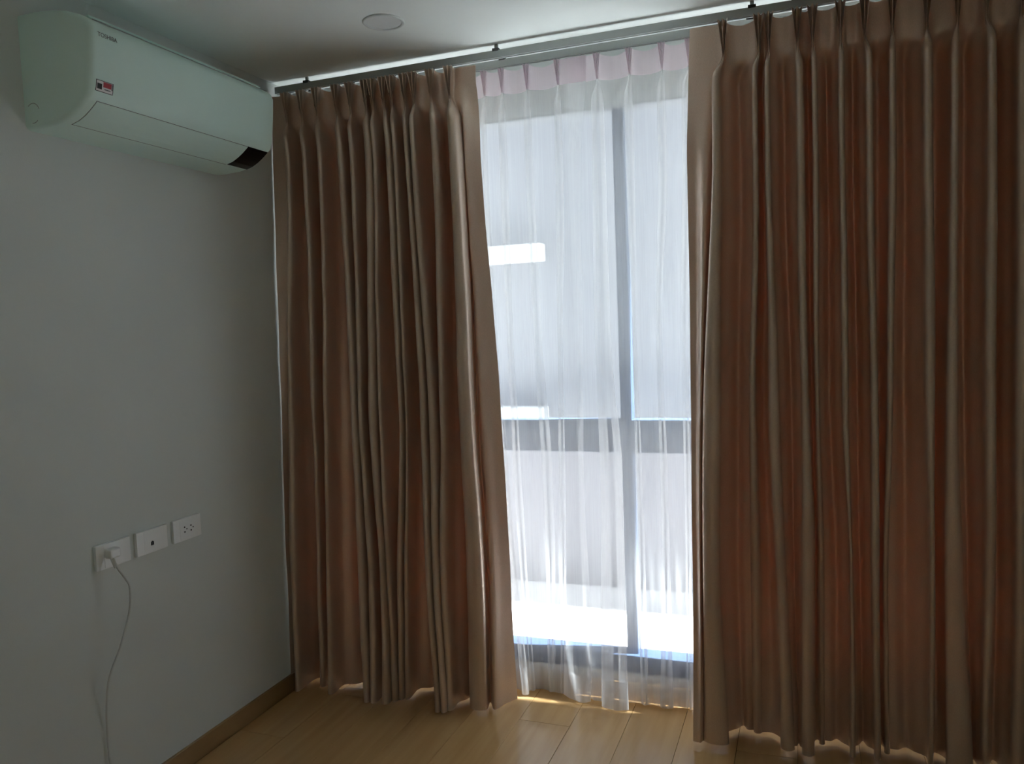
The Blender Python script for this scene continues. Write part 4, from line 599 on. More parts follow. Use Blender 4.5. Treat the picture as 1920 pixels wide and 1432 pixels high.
[0.0041,[2.355,2.4314,-0.18],[2.2961,2.4314,-0.178],[2.248,2.4314,-0.178],[2.165,2.4242,-0.168],[1.8407,2.4242,-0.168],[1.1324,2.4222,-0.1689],[0.6528,2.4289,-0.1701],[0.016,2.4348,-0.1724]],
[0,[2.355,2.4431,-0.19],[2.2961,2.4463,-0.1916],[2.248,2.4485,-0.194],[2.165,2.4464,-0.192],[1.8307,2.4462,-0.1919],[1.1322,2.4449,-0.1908],[0.6591,2.4466,-0.1892],[0.016,2.4429,-0.1861]],
[0,[2.355,2.4343,-0.238],[2.2961,2.4415,-0.2332],[2.248,2.4463,-0.226],[2.165,2.4431,-0.2763],[1.8307,2.4425,-0.2744],[1.1322,2.4404,-0.2624],[0.6591,2.4428,-0.2523],[0.016,2.4403,-0.2316]],
[0,[2.355,2.4423,-0.2044],[2.2961,2.4459,-0.2102],[2.248,2.4483,-0.2188],[2.165,2.4478,-0.2852],[1.8307,2.4477,-0.2843],[1.1322,2.4468,-0.2745],[0.6591,2.4482,-0.2626],[0.016,2.444,-0.2386]],
[0,[2.355,2.4503,-0.238],[2.2961,2.4503,-0.2332],[2.248,2.4503,-0.226],[2.165,2.4543,-0.288],[1.8307,2.455,-0.2875],[1.1322,2.4558,-0.2784],[0.6591,2.4559,-0.2659],[0.016,2.4491,-0.2407]],
[0,[2.355,2.4583,-0.2044],[2.2961,2.4547,-0.2102],[2.248,2.4523,-0.2188],[2.165,2.4609,-0.2852],[1.8307,2.4623,-0.2843],[1.1322,2.4648,-0.2745],[0.6591,2.4635,-0.2626],[0.016,2.4542,-0.2386]],
[0,[2.355,2.4663,-0.238],[2.2961,2.4591,-0.2332],[2.248,2.4543,-0.226],[2.165,2.4656,-0.2763],[1.8307,2.4675,-0.2744],[1.1322,2.4712,-0.2624],[0.6591,2.4689,-0.2523],[0.016,2.4578,-0.2316]],
[0,[2.355,2.4575,-0.19],[2.2961,2.4542,-0.1916],[2.248,2.4521,-0.194],[2.165,2.4623,-0.192],[1.8307,2.4639,-0.1919],[1.1322,2.4667,-0.1896],[0.6591,2.4651,-0.1865],[0.016,2.4553,-0.1802]],
[0.0053,[2.355,2.4724,-0.18],[2.2961,2.4724,-0.178],[2.248,2.4724,-0.178],[2.165,2.4801,-0.168],[1.8307,2.4801,-0.168],[1.1322,2.4838,-0.1674],[0.6591,2.4824,-0.1666],[0.016,2.4737,-0.165]],
[0.0088,[2.355,2.4929,-0.18],[2.2961,2.4929,-0.178],[2.248,2.4929,-0.178],[2.165,2.4912,-0.128],[1.8307,2.4912,-0.1281],[1.1322,2.4949,-0.1304],[0.6591,2.4944,-0.1335],[0.016,2.488,-0.1398]],
[0.0053,[2.355,2.5133,-0.18],[2.2961,2.5133,-0.178],[2.248,2.5133,-0.178],[2.165,2.5023,-0.168],[1.8307,2.5023,-0.168],[1.1322,2.506,-0.1674],[0.6591,2.5064,-0.1666],[0.016,2.5024,-0.165]],
[0,[2.355,2.5282,-0.19],[2.2961,2.5315,-0.1916],[2.248,2.5336,-0.194],[2.165,2.5208,-0.192],[1.8228,2.5188,-0.1919],[1.1321,2.5228,-0.1896],[0.6646,2.524,-0.1865],[0.016,2.5231,-0.1802]],
[0,[2.355,2.5194,-0.238],[2.2961,2.5266,-0.2332],[2.248,2.5314,-0.226],[2.165,2.5172,-0.2754],[1.8228,2.5149,-0.2734],[1.1321,2.5186,-0.2634],[0.6646,2.5199,-0.2514],[0.016,2.5185,-0.2247]],
[0,[2.355,2.5274,-0.2044],[2.2961,2.531,-0.2102],[2.248,2.5334,-0.2188],[2.165,2.5223,-0.285],[1.8228,2.5205,-0.2841],[1.1321,2.5246,-0.2748],[0.6646,2.5258,-0.2626],[0.016,2.5251,-0.2368]],
[0,[2.355,2.5354,-0.238],[2.2961,2.5354,-0.2332],[2.248,2.5354,-0.226],[2.165,2.5293,-0.288],[1.8228,2.5283,-0.2874],[1.1321,2.533,-0.2784],[0.6646,2.534,-0.2661],[0.016,2.5343,-0.2407]],
[0,[2.355,2.5434,-0.2044],[2.2961,2.5398,-0.2102],[2.248,2.5374,-0.2188],[2.165,2.5364,-0.285],[1.8228,2.5362,-0.2841],[1.1321,2.5414,-0.2748],[0.6646,2.5422,-0.2626],[0.016,2.5435,-0.2368]],
[0,[2.355,2.5514,-0.238],[2.2961,2.5442,-0.2332],[2.248,2.5394,-0.226],[2.165,2.5414,-0.2754],[1.8228,2.5418,-0.2734],[1.1321,2.5474,-0.2634],[0.6646,2.5481,-0.2514],[0.016,2.5501,-0.2247]],
[0,[2.355,2.5426,-0.19],[2.2961,2.5394,-0.1916],[2.248,2.5372,-0.194],[2.165,2.5379,-0.192],[1.8228,2.5378,-0.1919],[1.1321,2.5432,-0.1896],[0.6646,2.544,-0.1865],[0.016,2.5455,-0.1802]],
[0.0059,[2.355,2.5593,-0.18],[2.2961,2.5593,-0.178],[2.248,2.5593,-0.178],[2.165,2.558,-0.168],[1.8228,2.558,-0.168],[1.1321,2.564,-0.1674],[0.6646,2.5657,-0.1666],[0.016,2.5683,-0.165]],
[0.0099,[2.355,2.5813,-0.18],[2.2961,2.5813,-0.178],[2.248,2.5813,-0.178],[2.165,2.5724,-0.128],[1.8228,2.5724,-0.1281],[1.1321,2.5788,-0.1304],[0.6646,2.5815,-0.1335],[0.016,2.5844,-0.1398]],
[0.0059,[2.355,2.6034,-0.18],[2.2961,2.6034,-0.178],[2.248,2.6034,-0.178],[2.165,2.5869,-0.168],[1.8228,2.5869,-0.168],[1.1321,2.5936,-0.1674],[0.6646,2.5972,-0.1666],[0.016,2.6006,-0.165]],
[0,[2.355,2.62,-0.19],[2.2961,2.6233,-0.1916],[2.248,2.6254,-0.194],[2.165,2.6094,-0.192],[1.8134,2.6069,-0.1918],[1.132,2.6141,-0.1896],[0.6711,2.6188,-0.1866],[0.016,2.6224,-0.1802]],
[0,[2.355,2.6112,-0.238],[2.2961,2.6184,-0.2332],[2.248,2.6232,-0.226],[2.165,2.6059,-0.2757],[1.8134,2.6031,-0.2737],[1.132,2.6102,-0.2644],[0.6711,2.6148,-0.2521],[0.016,2.6187,-0.2275]],
[0,[2.355,2.6192,-0.2044],[2.2961,2.6228,-0.2102],[2.248,2.6252,-0.2188],[2.165,2.6108,-0.2851],[1.8134,2.6085,-0.2841],[1.132,2.6158,-0.275],[0.6711,2.6205,-0.2629],[0.016,2.624,-0.2376]],
[0,[2.355,2.6272,-0.238],[2.2961,2.6272,-0.2332],[2.248,2.6272,-0.226],[2.165,2.6177,-0.288],[1.8134,2.6162,-0.2874],[1.132,2.6236,-0.2784],[0.6711,2.6285,-0.2663],[0.016,2.6315,-0.2407]],
[0,[2.355,2.6352,-0.2044],[2.2961,2.6316,-0.2102],[2.248,2.6292,-0.2188],[2.165,2.6246,-0.2851],[1.8134,2.6238,-0.2841],[1.132,2.6314,-0.275],[0.6711,2.6365,-0.2629],[0.016,2.6389,-0.2376]],
[0,[2.355,2.6432,-0.238],[2.2961,2.636,-0.2332],[2.248,2.6312,-0.226],[2.165,2.6295,-0.2757],[1.8134,2.6292,-0.2737],[1.132,2.637,-0.2644],[0.6711,2.6422,-0.2521],[0.016,2.6442,-0.2275]],
[0,[2.355,2.6344,-0.19],[2.2961,2.6312,-0.1916],[2.248,2.629,-0.194],[2.165,2.626,-0.192],[1.8134,2.6254,-0.1918],[1.132,2.6331,-0.1896],[0.6711,2.6382,-0.1866],[0.016,2.6405,-0.1802]],
[0.0055,[2.355,2.6498,-0.18],[2.2961,2.6498,-0.178],[2.248,2.6498,-0.178],[2.165,2.645,-0.168],[1.8134,2.645,-0.168],[1.132,2.6532,-0.1674],[0.6711,2.6586,-0.1666],[0.016,2.6618,-0.165]],
[0.0091,[2.355,2.6706,-0.18],[2.2961,2.6706,-0.178],[2.248,2.6706,-0.178],[2.165,2.6591,-0.128],[1.8134,2.6591,-0.1282],[1.132,2.6676,-0.1304],[0.6711,2.6733,-0.1334],[0.016,2.6775,-0.1398]],
[0.0055,[2.355,2.6914,-0.18],[2.2961,2.6914,-0.178],[2.248,2.6914,-0.178],[2.165,2.6732,-0.168],[1.8134,2.6732,-0.168],[1.132,2.682,-0.1674],[0.6711,2.688,-0.1666],[0.016,2.6933,-0.165]],
[0,[2.355,2.7068,-0.19],[2.2961,2.7101,-0.1916],[2.248,2.7122,-0.194],[2.165,2.6956,-0.192],[1.8041,2.693,-0.1918],[1.1318,2.7019,-0.1896],[0.6773,2.7084,-0.1866],[0.016,2.7149,-0.1802]],
[0,[2.355,2.698,-0.238],[2.2961,2.7052,-0.2332],[2.248,2.71,-0.226],[2.165,2.6919,-0.275],[1.8041,2.689,-0.2729],[1.1318,2.6981,-0.2648],[0.6773,2.7045,-0.2526],[0.016,2.7109,-0.2265]],
[0,[2.355,2.706,-0.2044],[2.2961,2.7096,-0.2102],[2.248,2.712,-0.2188],[2.165,2.6971,-0.2849],[1.8041,2.6948,-0.2838],[1.1318,2.7035,-0.2751],[0.6773,2.71,-0.2632],[0.016,2.7166,-0.2373]],
[0,[2.355,2.714,-0.238],[2.2961,2.714,-0.2332],[2.248,2.714,-0.226],[2.165,2.7044,-0.288],[1.8041,2.7029,-0.2873],[1.1318,2.7111,-0.2784],[0.6773,2.7178,-0.2665],[0.016,2.7246,-0.2407]],
[0,[2.355,2.722,-0.2044],[2.2961,2.7184,-0.2102],[2.248,2.716,-0.2188],[2.165,2.7117,-0.2849],[1.8041,2.711,-0.2838],[1.1318,2.7187,-0.2751],[0.6773,2.7255,-0.2632],[0.016,2.7325,-0.2373]],
[0,[2.355,2.73,-0.238],[2.2961,2.7228,-0.2332],[2.248,2.718,-0.226],[2.165,2.7169,-0.275],[1.8041,2.7167,-0.2729],[1.1318,2.7242,-0.2648],[0.6773,2.7311,-0.2526],[0.016,2.7382,-0.2265]],
[0,[2.355,2.7212,-0.19],[2.2961,2.718,-0.1916],[2.248,2.7158,-0.194],[2.165,2.7133,-0.192],[1.8041,2.7127,-0.1918],[1.1318,2.7204,-0.1896],[0.6773,2.7272,-0.1866],[0.016,2.7342,-0.1802]],
[0.0052,[2.355,2.736,-0.18],[2.2961,2.736,-0.178],[2.248,2.736,-0.178],[2.165,2.7321,-0.168],[1.8041,2.7321,-0.168],[1.1318,2.7405,-0.1674],[0.6773,2.7478,-0.1667],[0.016,2.7553,-0.165]],
[0.0087,[2.355,2.7562,-0.18],[2.2961,2.7562,-0.178],[2.248,2.7562,-0.178],[2.165,2.7458,-0.128],[1.8041,2.7458,-0.1282],[1.1318,2.7551,-0.1304],[0.6773,2.7626,-0.1334],[0.016,2.7706,-0.1398]],
[0.0052,[2.355,2.7765,-0.18],[2.2961,2.7765,-0.178],[2.248,2.7765,-0.178],[2.165,2.7595,-0.168],[1.8041,2.7595,-0.168],[1.1318,2.7697,-0.1674],[0.6773,2.7775,-0.1667],[0.016,2.786,-0.165]],
[0,[2.355,2.7912,-0.19],[2.2961,2.7945,-0.1916],[2.248,2.7966,-0.194],[2.165,2.7806,-0.192],[1.7951,2.7781,-0.1918],[1.1317,2.7894,-0.1896],[0.6835,2.7976,-0.1867],[0.016,2.8066,-0.1802]],
[0,[2.355,2.7824,-0.238],[2.2961,2.7896,-0.2332],[2.248,2.7944,-0.226],[2.165,2.7777,-0.2774],[1.7951,2.7748,-0.2755],[1.1317,2.786,-0.2664],[0.6835,2.7941,-0.2544],[0.016,2.803,-0.2282]],
[0,[2.355,2.7904,-0.2044],[2.2961,2.794,-0.2102],[2.248,2.7964,-0.2188],[2.165,2.7819,-0.2855],[1.7951,2.7795,-0.2844],[1.1317,2.7908,-0.2755],[0.6835,2.799,-0.2637],[0.016,2.8081,-0.2377]],
[0,[2.355,2.7984,-0.238],[2.2961,2.7984,-0.2332],[2.248,2.7984,-0.226],[2.165,2.7878,-0.288],[1.7951,2.7861,-0.2873],[1.1317,2.7975,-0.2784],[0.6835,2.8059,-0.2667],[0.016,2.8151,-0.2407]],
[0,[2.355,2.8064,-0.2044],[2.2961,2.8028,-0.2102],[2.248,2.8004,-0.2188],[2.165,2.7937,-0.2855],[1.7951,2.7927,-0.2844],[1.1317,2.8043,-0.2755],[0.6835,2.8127,-0.2637],[0.016,2.8221,-0.2377]],
[0,[2.355,2.8144,-0.238],[2.2961,2.8072,-0.2332],[2.248,2.8024,-0.226],[2.165,2.798,-0.2774],[1.7951,2.7973,-0.2755],[1.1317,2.8091,-0.2664],[0.6835,2.8176,-0.2544],[0.016,2.8271,-0.2282]],
[0,[2.355,2.8056,-0.19],[2.2961,2.8024,-0.1916],[2.248,2.8002,-0.194],[2.165,2.795,-0.192],[1.7951,2.7941,-0.1918],[1.1317,2.8057,-0.1896],[0.6835,2.8142,-0.1867],[0.016,2.8236,-0.1802]],
[0,[2.355,3.08,-0.2],[2.3,3.08,-0.2],[2.248,3.08,-0.2],[2.165,3.08,-0.2],[2.0,3.08,-0.2],[1.1,3.08,-0.2],[0.5,3.08,-0.2],[0.016,3.08,-0.2]]]
SHEER_LEFT = [[0,[2.358,0.03,-0.08],[2.3,0.03,-0.08],[2.27,0.03,-0.08],[2.2,0.03,-0.08],[2.0,0.03,-0.08],[1.1,0.03,-0.08],[0.5,0.03,-0.08],[0.008,0.03,-0.08]],
[0,[2.358,0.0742,-0.086],[2.3096,0.0769,-0.0876],[2.27,0.0786,-0.09],[2.2,0.0789,-0.0852],[2.0,0.0788,-0.0852],[1.1,0.0788,-0.0832],[0.5,0.0788,-0.0799],[0.008,0.0788,-0.0761]],
[0,[2.358,0.067,-0.104],[2.3096,0.073,-0.1022],[2.27,0.077,-0.0995],[2.2,0.0714,-0.0981],[2.0,0.0704,-0.097],[1.1,0.0704,-0.0953],[0.5,0.0704,-0.0924],[0.008,0.0704,-0.0891]],
[0,[2.358,0.0735,-0.0914],[2.3096,0.0765,-0.0936],[2.27,0.0785,-0.0968],[2.2,0.0753,-0.1056],[2.0,0.0748,-0.1054],[1.1,0.0748,-0.1036],[0.5,0.0748,-0.1008],[0.008,0.0748,-0.0974]],
[0,[2.358,0.08,-0.104],[2.3096,0.08,-0.1022],[2.27,0.08,-0.0995],[2.2,0.0809,-0.108],[2.0,0.081,-0.108],[1.1,0.081,-0.1063],[0.5,0.081,-0.1034],[0.008,0.081,-0.1001]],
[0,[2.358,0.0865,-0.0914],[2.3096,0.0835,-0.0936],[2.27,0.0815,-0.0968],[2.2,0.0864,-0.1056],[2.0,0.0872,-0.1054],[1.1,0.0872,-0.1036],[0.5,0.0872,-0.1008],[0.008,0.0872,-0.0974]],
[0,[2.358,0.093,-0.104],[2.3096,0.087,-0.1022],[2.27,0.083,-0.0995],[2.2,0.0904,-0.0981],[2.0,0.0916,-0.097],[1.1,0.0916,-0.0953],[0.5,0.0916,-0.0924],[0.008,0.0916,-0.0891]],
[0,[2.358,0.0858,-0.086],[2.3096,0.0832,-0.0876],[2.27,0.0814,-0.09],[2.2,0.0828,-0.0852],[2.0,0.0832,-0.0852],[1.1,0.0832,-0.0832],[0.5,0.0832,-0.0799],[0.008,0.0832,-0.0761]],
[0.0077,[2.358,0.1086,-0.076],[2.3096,0.1086,-0.074],[2.27,0.1086,-0.074],[2.2,0.1149,-0.0714],[2.0,0.1149,-0.0714],[1.1,0.1149,-0.0693],[0.5,0.1149,-0.0658],[0.008,0.1149,-0.0616]],
[0.0128,[2.358,0.135,-0.076],[2.3096,0.135,-0.074],[2.27,0.135,-0.074],[2.2,0.136,-0.07],[2.0,0.136,-0.07],[1.1,0.136,-0.0679],[0.5,0.136,-0.0643],[0.008,0.136,-0.0601]],
[0.0077,[2.358,0.1614,-0.076],[2.3096,0.1614,-0.074],[2.27,0.1614,-0.074],[2.2,0.1571,-0.0714],[2.0,0.1571,-0.0714],[1.1,0.1571,-0.0693],[0.5,0.1571,-0.0658],[0.008,0.1571,-0.0616]],
[0,[2.358,0.1842,-0.086],[2.3096,0.1869,-0.0876],[2.27,0.1887,-0.09],[2.2,0.1889,-0.0852],[2.0,0.1888,-0.0852],[1.1,0.1888,-0.0832],[0.5,0.1888,-0.0799],[0.008,0.1888,-0.0761]],
[0,[2.358,0.177,-0.104],[2.3096,0.183,-0.1022],[2.27,0.187,-0.0995],[2.2,0.1814,-0.0981],[2.0,0.1804,-0.097],[1.1,0.1804,-0.0953],[0.5,0.1804,-0.0924],[0.008,0.1804,-0.0891]],
[0,[2.358,0.1835,-0.0914],[2.3096,0.1865,-0.0936],[2.27,0.1885,-0.0968],[2.2,0.1853,-0.1056],[2.0,0.1848,-0.1054],[1.1,0.1848,-0.1036],[0.5,0.1848,-0.1008],[0.008,0.1848,-0.0974]],
[0,[2.358,0.19,-0.104],[2.3096,0.19,-0.1022],[2.27,0.19,-0.0995],[2.2,0.1909,-0.108],[2.0,0.191,-0.108],[1.1,0.191,-0.1063],[0.5,0.191,-0.1034],[0.008,0.191,-0.1001]],
[0,[2.358,0.1965,-0.0914],[2.3096,0.1935,-0.0936],[2.27,0.1915,-0.0968],[2.2,0.1964,-0.1056],[2.0,0.1972,-0.1054],[1.1,0.1972,-0.1036],[0.5,0.1972,-0.1008],[0.008,0.1972,-0.0974]],
[0,[2.358,0.203,-0.104],[2.3096,0.197,-0.1022],[2.27,0.193,-0.0995],[2.2,0.2004,-0.0981],[2.0,0.2016,-0.097],[1.1,0.2016,-0.0953],[0.5,0.2016,-0.0924],[0.008,0.2016,-0.0891]],
[0,[2.358,0.1958,-0.086],[2.3096,0.1931,-0.0876],[2.27,0.1913,-0.09],[2.2,0.1928,-0.0852],[2.0,0.1932,-0.0852],[1.1,0.1932,-0.0832],[0.5,0.1932,-0.0799],[0.008,0.1932,-0.0761]],
[0.0077,[2.358,0.2186,-0.076],[2.3096,0.2186,-0.074],[2.27,0.2186,-0.074],[2.2,0.2249,-0.0714],[2.0,0.2249,-0.0714],[1.1,0.2249,-0.0693],[0.5,0.2249,-0.0658],[0.008,0.2249,-0.0616]],
[0.0128,[2.358,0.245,-0.076],[2.3096,0.245,-0.074],[2.27,0.245,-0.074],[2.2,0.246,-0.07],[2.0,0.246,-0.07],[1.1,0.246,-0.0679],[0.5,0.246,-0.0643],[0.008,0.246,-0.0601]],
[0.0077,[2.358,0.2714,-0.076],[2.3096,0.2714,-0.074],[2.27,0.2714,-0.074],[2.2,0.2671,-0.0714],[2.0,0.2671,-0.0714],[1.1,0.2671,-0.0693],[0.5,0.2671,-0.0658],[0.008,0.2671,-0.0616]],
[0,[2.358,0.2941,-0.086],[2.3096,0.2969,-0.0876],[2.27,0.2986,-0.09],[2.2,0.2989,-0.0852],[2.0,0.2988,-0.0852],[1.1,0.2988,-0.0832],[0.5,0.2988,-0.0799],[0.008,0.2988,-0.0761]],
[0,[2.358,0.287,-0.104],[2.3096,0.293,-0.1022],[2.27,0.297,-0.0995],[2.2,0.2914,-0.0981],[2.0,0.2904,-0.097],[1.1,0.2904,-0.0953],[0.5,0.2904,-0.0924],[0.008,0.2904,-0.0891]],
[0,[2.358,0.2935,-0.0914],[2.3096,0.2965,-0.0936],[2.27,0.2985,-0.0968],[2.2,0.2953,-0.1056],[2.0,0.2948,-0.1054],[1.1,0.2948,-0.1036],[0.5,0.2948,-0.1008],[0.008,0.2948,-0.0974]],
[0,[2.358,0.3,-0.104],[2.3096,0.3,-0.1022],[2.27,0.3,-0.0995],[2.2,0.3009,-0.108],[2.0,0.301,-0.108],[1.1,0.301,-0.1063],[0.5,0.301,-0.1034],[0.008,0.301,-0.1001]],
[0,[2.358,0.3065,-0.0914],[2.3096,0.3035,-0.0936],[2.27,0.3015,-0.0968],[2.2,0.3064,-0.1056],[2.0,0.3072,-0.1054],[1.1,0.3072,-0.1036],[0.5,0.3072,-0.1008],[0.008,0.3072,-0.0974]],
[0,[2.358,0.313,-0.104],[2.3096,0.307,-0.1022],[2.27,0.303,-0.0995],[2.2,0.3104,-0.0981],[2.0,0.3116,-0.097],[1.1,0.3116,-0.0953],[0.5,0.3116,-0.0924],[0.008,0.3116,-0.0891]],
[0,[2.358,0.3059,-0.086],[2.3096,0.3031,-0.0876],[2.27,0.3014,-0.09],[2.2,0.3028,-0.0852],[2.0,0.3032,-0.0852],[1.1,0.3032,-0.0832],[0.5,0.3032,-0.0799],[0.008,0.3032,-0.0761]],
[0.0077,[2.358,0.3286,-0.076],[2.3096,0.3286,-0.074],[2.27,0.3286,-0.074],[2.2,0.3349,-0.0714],[2.0,0.3349,-0.0714],[1.1,0.3349,-0.0693],[0.5,0.3349,-0.0658],[0.008,0.3349,-0.0616]],
[0.0128,[2.358,0.355,-0.076],[2.3096,0.355,-0.074],[2.27,0.355,-0.074],[2.2,0.356,-0.07],[2.0,0.356,-0.07],[1.1,0.356,-0.0679],[0.5,0.356,-0.0643],[0.008,0.356,-0.0601]],
[0.0077,[2.358,0.3814,-0.076],[2.3096,0.3814,-0.074],[2.27,0.3814,-0.074],[2.2,0.3771,-0.0714],[2.0,0.3771,-0.0714],[1.1,0.3771,-0.0693],[0.5,0.3771,-0.0658],[0.008,0.3771,-0.0616]],
[0,[2.358,0.4042,-0.086],[2.3096,0.4069,-0.0876],[2.27,0.4087,-0.09],[2.2,0.4089,-0.0852],[2.0,0.4088,-0.0852],[1.1,0.4088,-0.0832],[0.5,0.4088,-0.0799],[0.008,0.4088,-0.0761]],
[0,[2.358,0.397,-0.104],[2.3096,0.403,-0.1022],[2.27,0.407,-0.0995],[2.2,0.4014,-0.0981],[2.0,0.4004,-0.097],[1.1,0.4004,-0.0953],[0.5,0.4004,-0.0924],[0.008,0.4004,-0.0891]],
[0,[2.358,0.4035,-0.0914],[2.3096,0.4065,-0.0936],[2.27,0.4085,-0.0968],[2.2,0.4053,-0.1056],[2.0,0.4048,-0.1054],[1.1,0.4048,-0.1036],[0.5,0.4048,-0.1008],[0.008,0.4048,-0.0974]],
[0,[2.358,0.41,-0.104],[2.3096,0.41,-0.1022],[2.27,0.41,-0.0995],[2.2,0.4109,-0.108],[2.0,0.411,-0.108],[1.1,0.411,-0.1063],[0.5,0.411,-0.1034],[0.008,0.411,-0.1001]],
[0,[2.358,0.4165,-0.0914],[2.3096,0.4135,-0.0936],[2.27,0.4115,-0.0968],[2.2,0.4164,-0.1056],[2.0,0.4172,-0.1054],[1.1,0.4172,-0.1036],[0.5,0.4172,-0.1008],[0.008,0.4172,-0.0974]],
[0,[2.358,0.423,-0.104],[2.3096,0.417,-0.1022],[2.27,0.413,-0.0995],[2.2,0.4204,-0.0981],[2.0,0.4216,-0.097],[1.1,0.4216,-0.0953],[0.5,0.4216,-0.0924],[0.008,0.4216,-0.0891]],
[0,[2.358,0.4159,-0.086],[2.3096,0.4132,-0.0876],[2.27,0.4114,-0.09],[2.2,0.4128,-0.0852],[2.0,0.4132,-0.0852],[1.1,0.4132,-0.0832],[0.5,0.4132,-0.0799],[0.008,0.4132,-0.0761]],
[0.0077,[2.358,0.4386,-0.076],[2.3096,0.4386,-0.074],[2.27,0.4386,-0.074],[2.2,0.4449,-0.0714],[2.0,0.4449,-0.0714],[1.1,0.4449,-0.0693],[0.5,0.4449,-0.0658],[0.008,0.4449,-0.0616]],
[0.0128,[2.358,0.465,-0.076],[2.3096,0.465,-0.074],[2.27,0.465,-0.074],[2.2,0.466,-0.07],[2.0,0.466,-0.07],[1.1,0.466,-0.0679],[0.5,0.466,-0.0643],[0.008,0.466,-0.0601]],
[0.0077,[2.358,0.4914,-0.076],[2.3096,0.4914,-0.074],[2.27,0.4914,-0.074],[2.2,0.4871,-0.0714],[2.0,0.4871,-0.0714],[1.1,0.4871,-0.0693],[0.5,0.4871,-0.0658],[0.008,0.4871,-0.0616]],
[0,[2.358,0.5141,-0.086],[2.3096,0.5169,-0.0876],[2.27,0.5187,-0.09],[2.2,0.5189,-0.0852],[2.0,0.5188,-0.0852],[1.1,0.5188,-0.0832],[0.5,0.5188,-0.0799],[0.008,0.5188,-0.0761]],
[0,[2.358,0.507,-0.104],[2.3096,0.513,-0.1022],[2.27,0.517,-0.0995],[2.2,0.5114,-0.0981],[2.0,0.5104,-0.097],[1.1,0.5104,-0.0953],[0.5,0.5104,-0.0924],[0.008,0.5104,-0.0891]],
[0,[2.358,0.5135,-0.0914],[2.3096,0.5165,-0.0936],[2.27,0.5185,-0.0968],[2.2,0.5153,-0.1056],[2.0,0.5148,-0.1054],[1.1,0.5148,-0.1036],[0.5,0.5148,-0.1008],[0.008,0.5148,-0.0974]],
[0,[2.358,0.52,-0.104],[2.3096,0.52,-0.1022],[2.27,0.52,-0.0995],[2.2,0.5209,-0.108],[2.0,0.521,-0.108],[1.1,0.521,-0.1063],[0.5,0.521,-0.1034],[0.008,0.521,-0.1001]],
[0,[2.358,0.5265,-0.0914],[2.3096,0.5235,-0.0936],[2.27,0.5215,-0.0968],[2.2,0.5264,-0.1056],[2.0,0.5272,-0.1054],[1.1,0.5272,-0.1036],[0.5,0.5272,-0.1008],[0.008,0.5272,-0.0974]],
[0,[2.358,0.533,-0.104],[2.3096,0.527,-0.1022],[2.27,0.523,-0.0995],[2.2,0.5304,-0.0981],[2.0,0.5316,-0.097],[1.1,0.5316,-0.0953],[0.5,0.5316,-0.0924],[0.008,0.5316,-0.0891]],
[0,[2.358,0.5259,-0.086],[2.3096,0.5232,-0.0876],[2.27,0.5213,-0.09],[2.2,0.5228,-0.0852],[2.0,0.5232,-0.0852],[1.1,0.5232,-0.0832],[0.5,0.5232,-0.0799],[0.008,0.5232,-0.0761]],
[0.0077,[2.358,0.5486,-0.076],[2.3096,0.5486,-0.074],[2.27,0.5486,-0.074],[2.2,0.5549,-0.0714],[2.0,0.5549,-0.0714],[1.1,0.5549,-0.0693],[0.5,0.5549,-0.0658],[0.008,0.5549,-0.0616]],
[0.0128,[2.358,0.575,-0.076],[2.3096,0.575,-0.074],[2.27,0.575,-0.074],[2.2,0.576,-0.07],[2.0,0.576,-0.07],[1.1,0.576,-0.0679],[0.5,0.576,-0.0643],[0.008,0.576,-0.0601]],
[0.0077,[2.358,0.6014,-0.076],[2.3096,0.6014,-0.074],[2.27,0.6014,-0.074],[2.2,0.5971,-0.0714],[2.0,0.5971,-0.0714],[1.1,0.5971,-0.0693],[0.5,0.5971,-0.0658],[0.008,0.5971,-0.0616]],
[0,[2.358,0.6241,-0.086],[2.3096,0.6269,-0.0876],[2.27,0.6287,-0.09],[2.2,0.6289,-0.0852],[2.0,0.6288,-0.0852],[1.1,0.6288,-0.0832],[0.5,0.6288,-0.0799],[0.008,0.6288,-0.0761]],
[0,[2.358,0.617,-0.104],[2.3096,0.623,-0.1022],[2.27,0.627,-0.0995],[2.2,0.6214,-0.0981],[2.0,0.6204,-0.097],[1.1,0.6204,-0.0953],[0.5,0.6204,-0.0924],[0.008,0.6204,-0.0891]],
[0,[2.358,0.6235,-0.0914],[2.3096,0.6265,-0.0936],[2.27,0.6285,-0.0968],[2.2,0.6253,-0.1056],[2.0,0.6248,-0.1054],[1.1,0.6248,-0.1036],[0.5,0.6248,-0.1008],[0.008,0.6248,-0.0974]],
[0,[2.358,0.63,-0.104],[2.3096,0.63,-0.1022],[2.27,0.63,-0.0995],[2.2,0.6309,-0.108],[2.0,0.631,-0.108],[1.1,0.631,-0.1063],[0.5,0.631,-0.1034],[0.008,0.631,-0.1001]],
[0,[2.358,0.6365,-0.0914],[2.3096,0.6335,-0.0936],[2.27,0.6315,-0.0968],[2.2,0.6364,-0.1056],[2.0,0.6372,-0.1054],[1.1,0.6372,-0.1036],[0.5,0.6372,-0.1008],[0.008,0.6372,-0.0974]],
[0,[2.358,0.643,-0.104],[2.3096,0.637,-0.1022],[2.27,0.633,-0.0995],[2.2,0.6404,-0.0981],[2.0,0.6416,-0.097],[1.1,0.6416,-0.0953],[0.5,0.6416,-0.0924],[0.008,0.6416,-0.0891]],
[0,[2.358,0.6359,-0.086],[2.3096,0.6331,-0.0876],[2.27,0.6313,-0.09],[2.2,0.6328,-0.0852],[2.0,0.6332,-0.0852],[1.1,0.6332,-0.0832],[0.5,0.6332,-0.0799],[0.008,0.6332,-0.0761]],
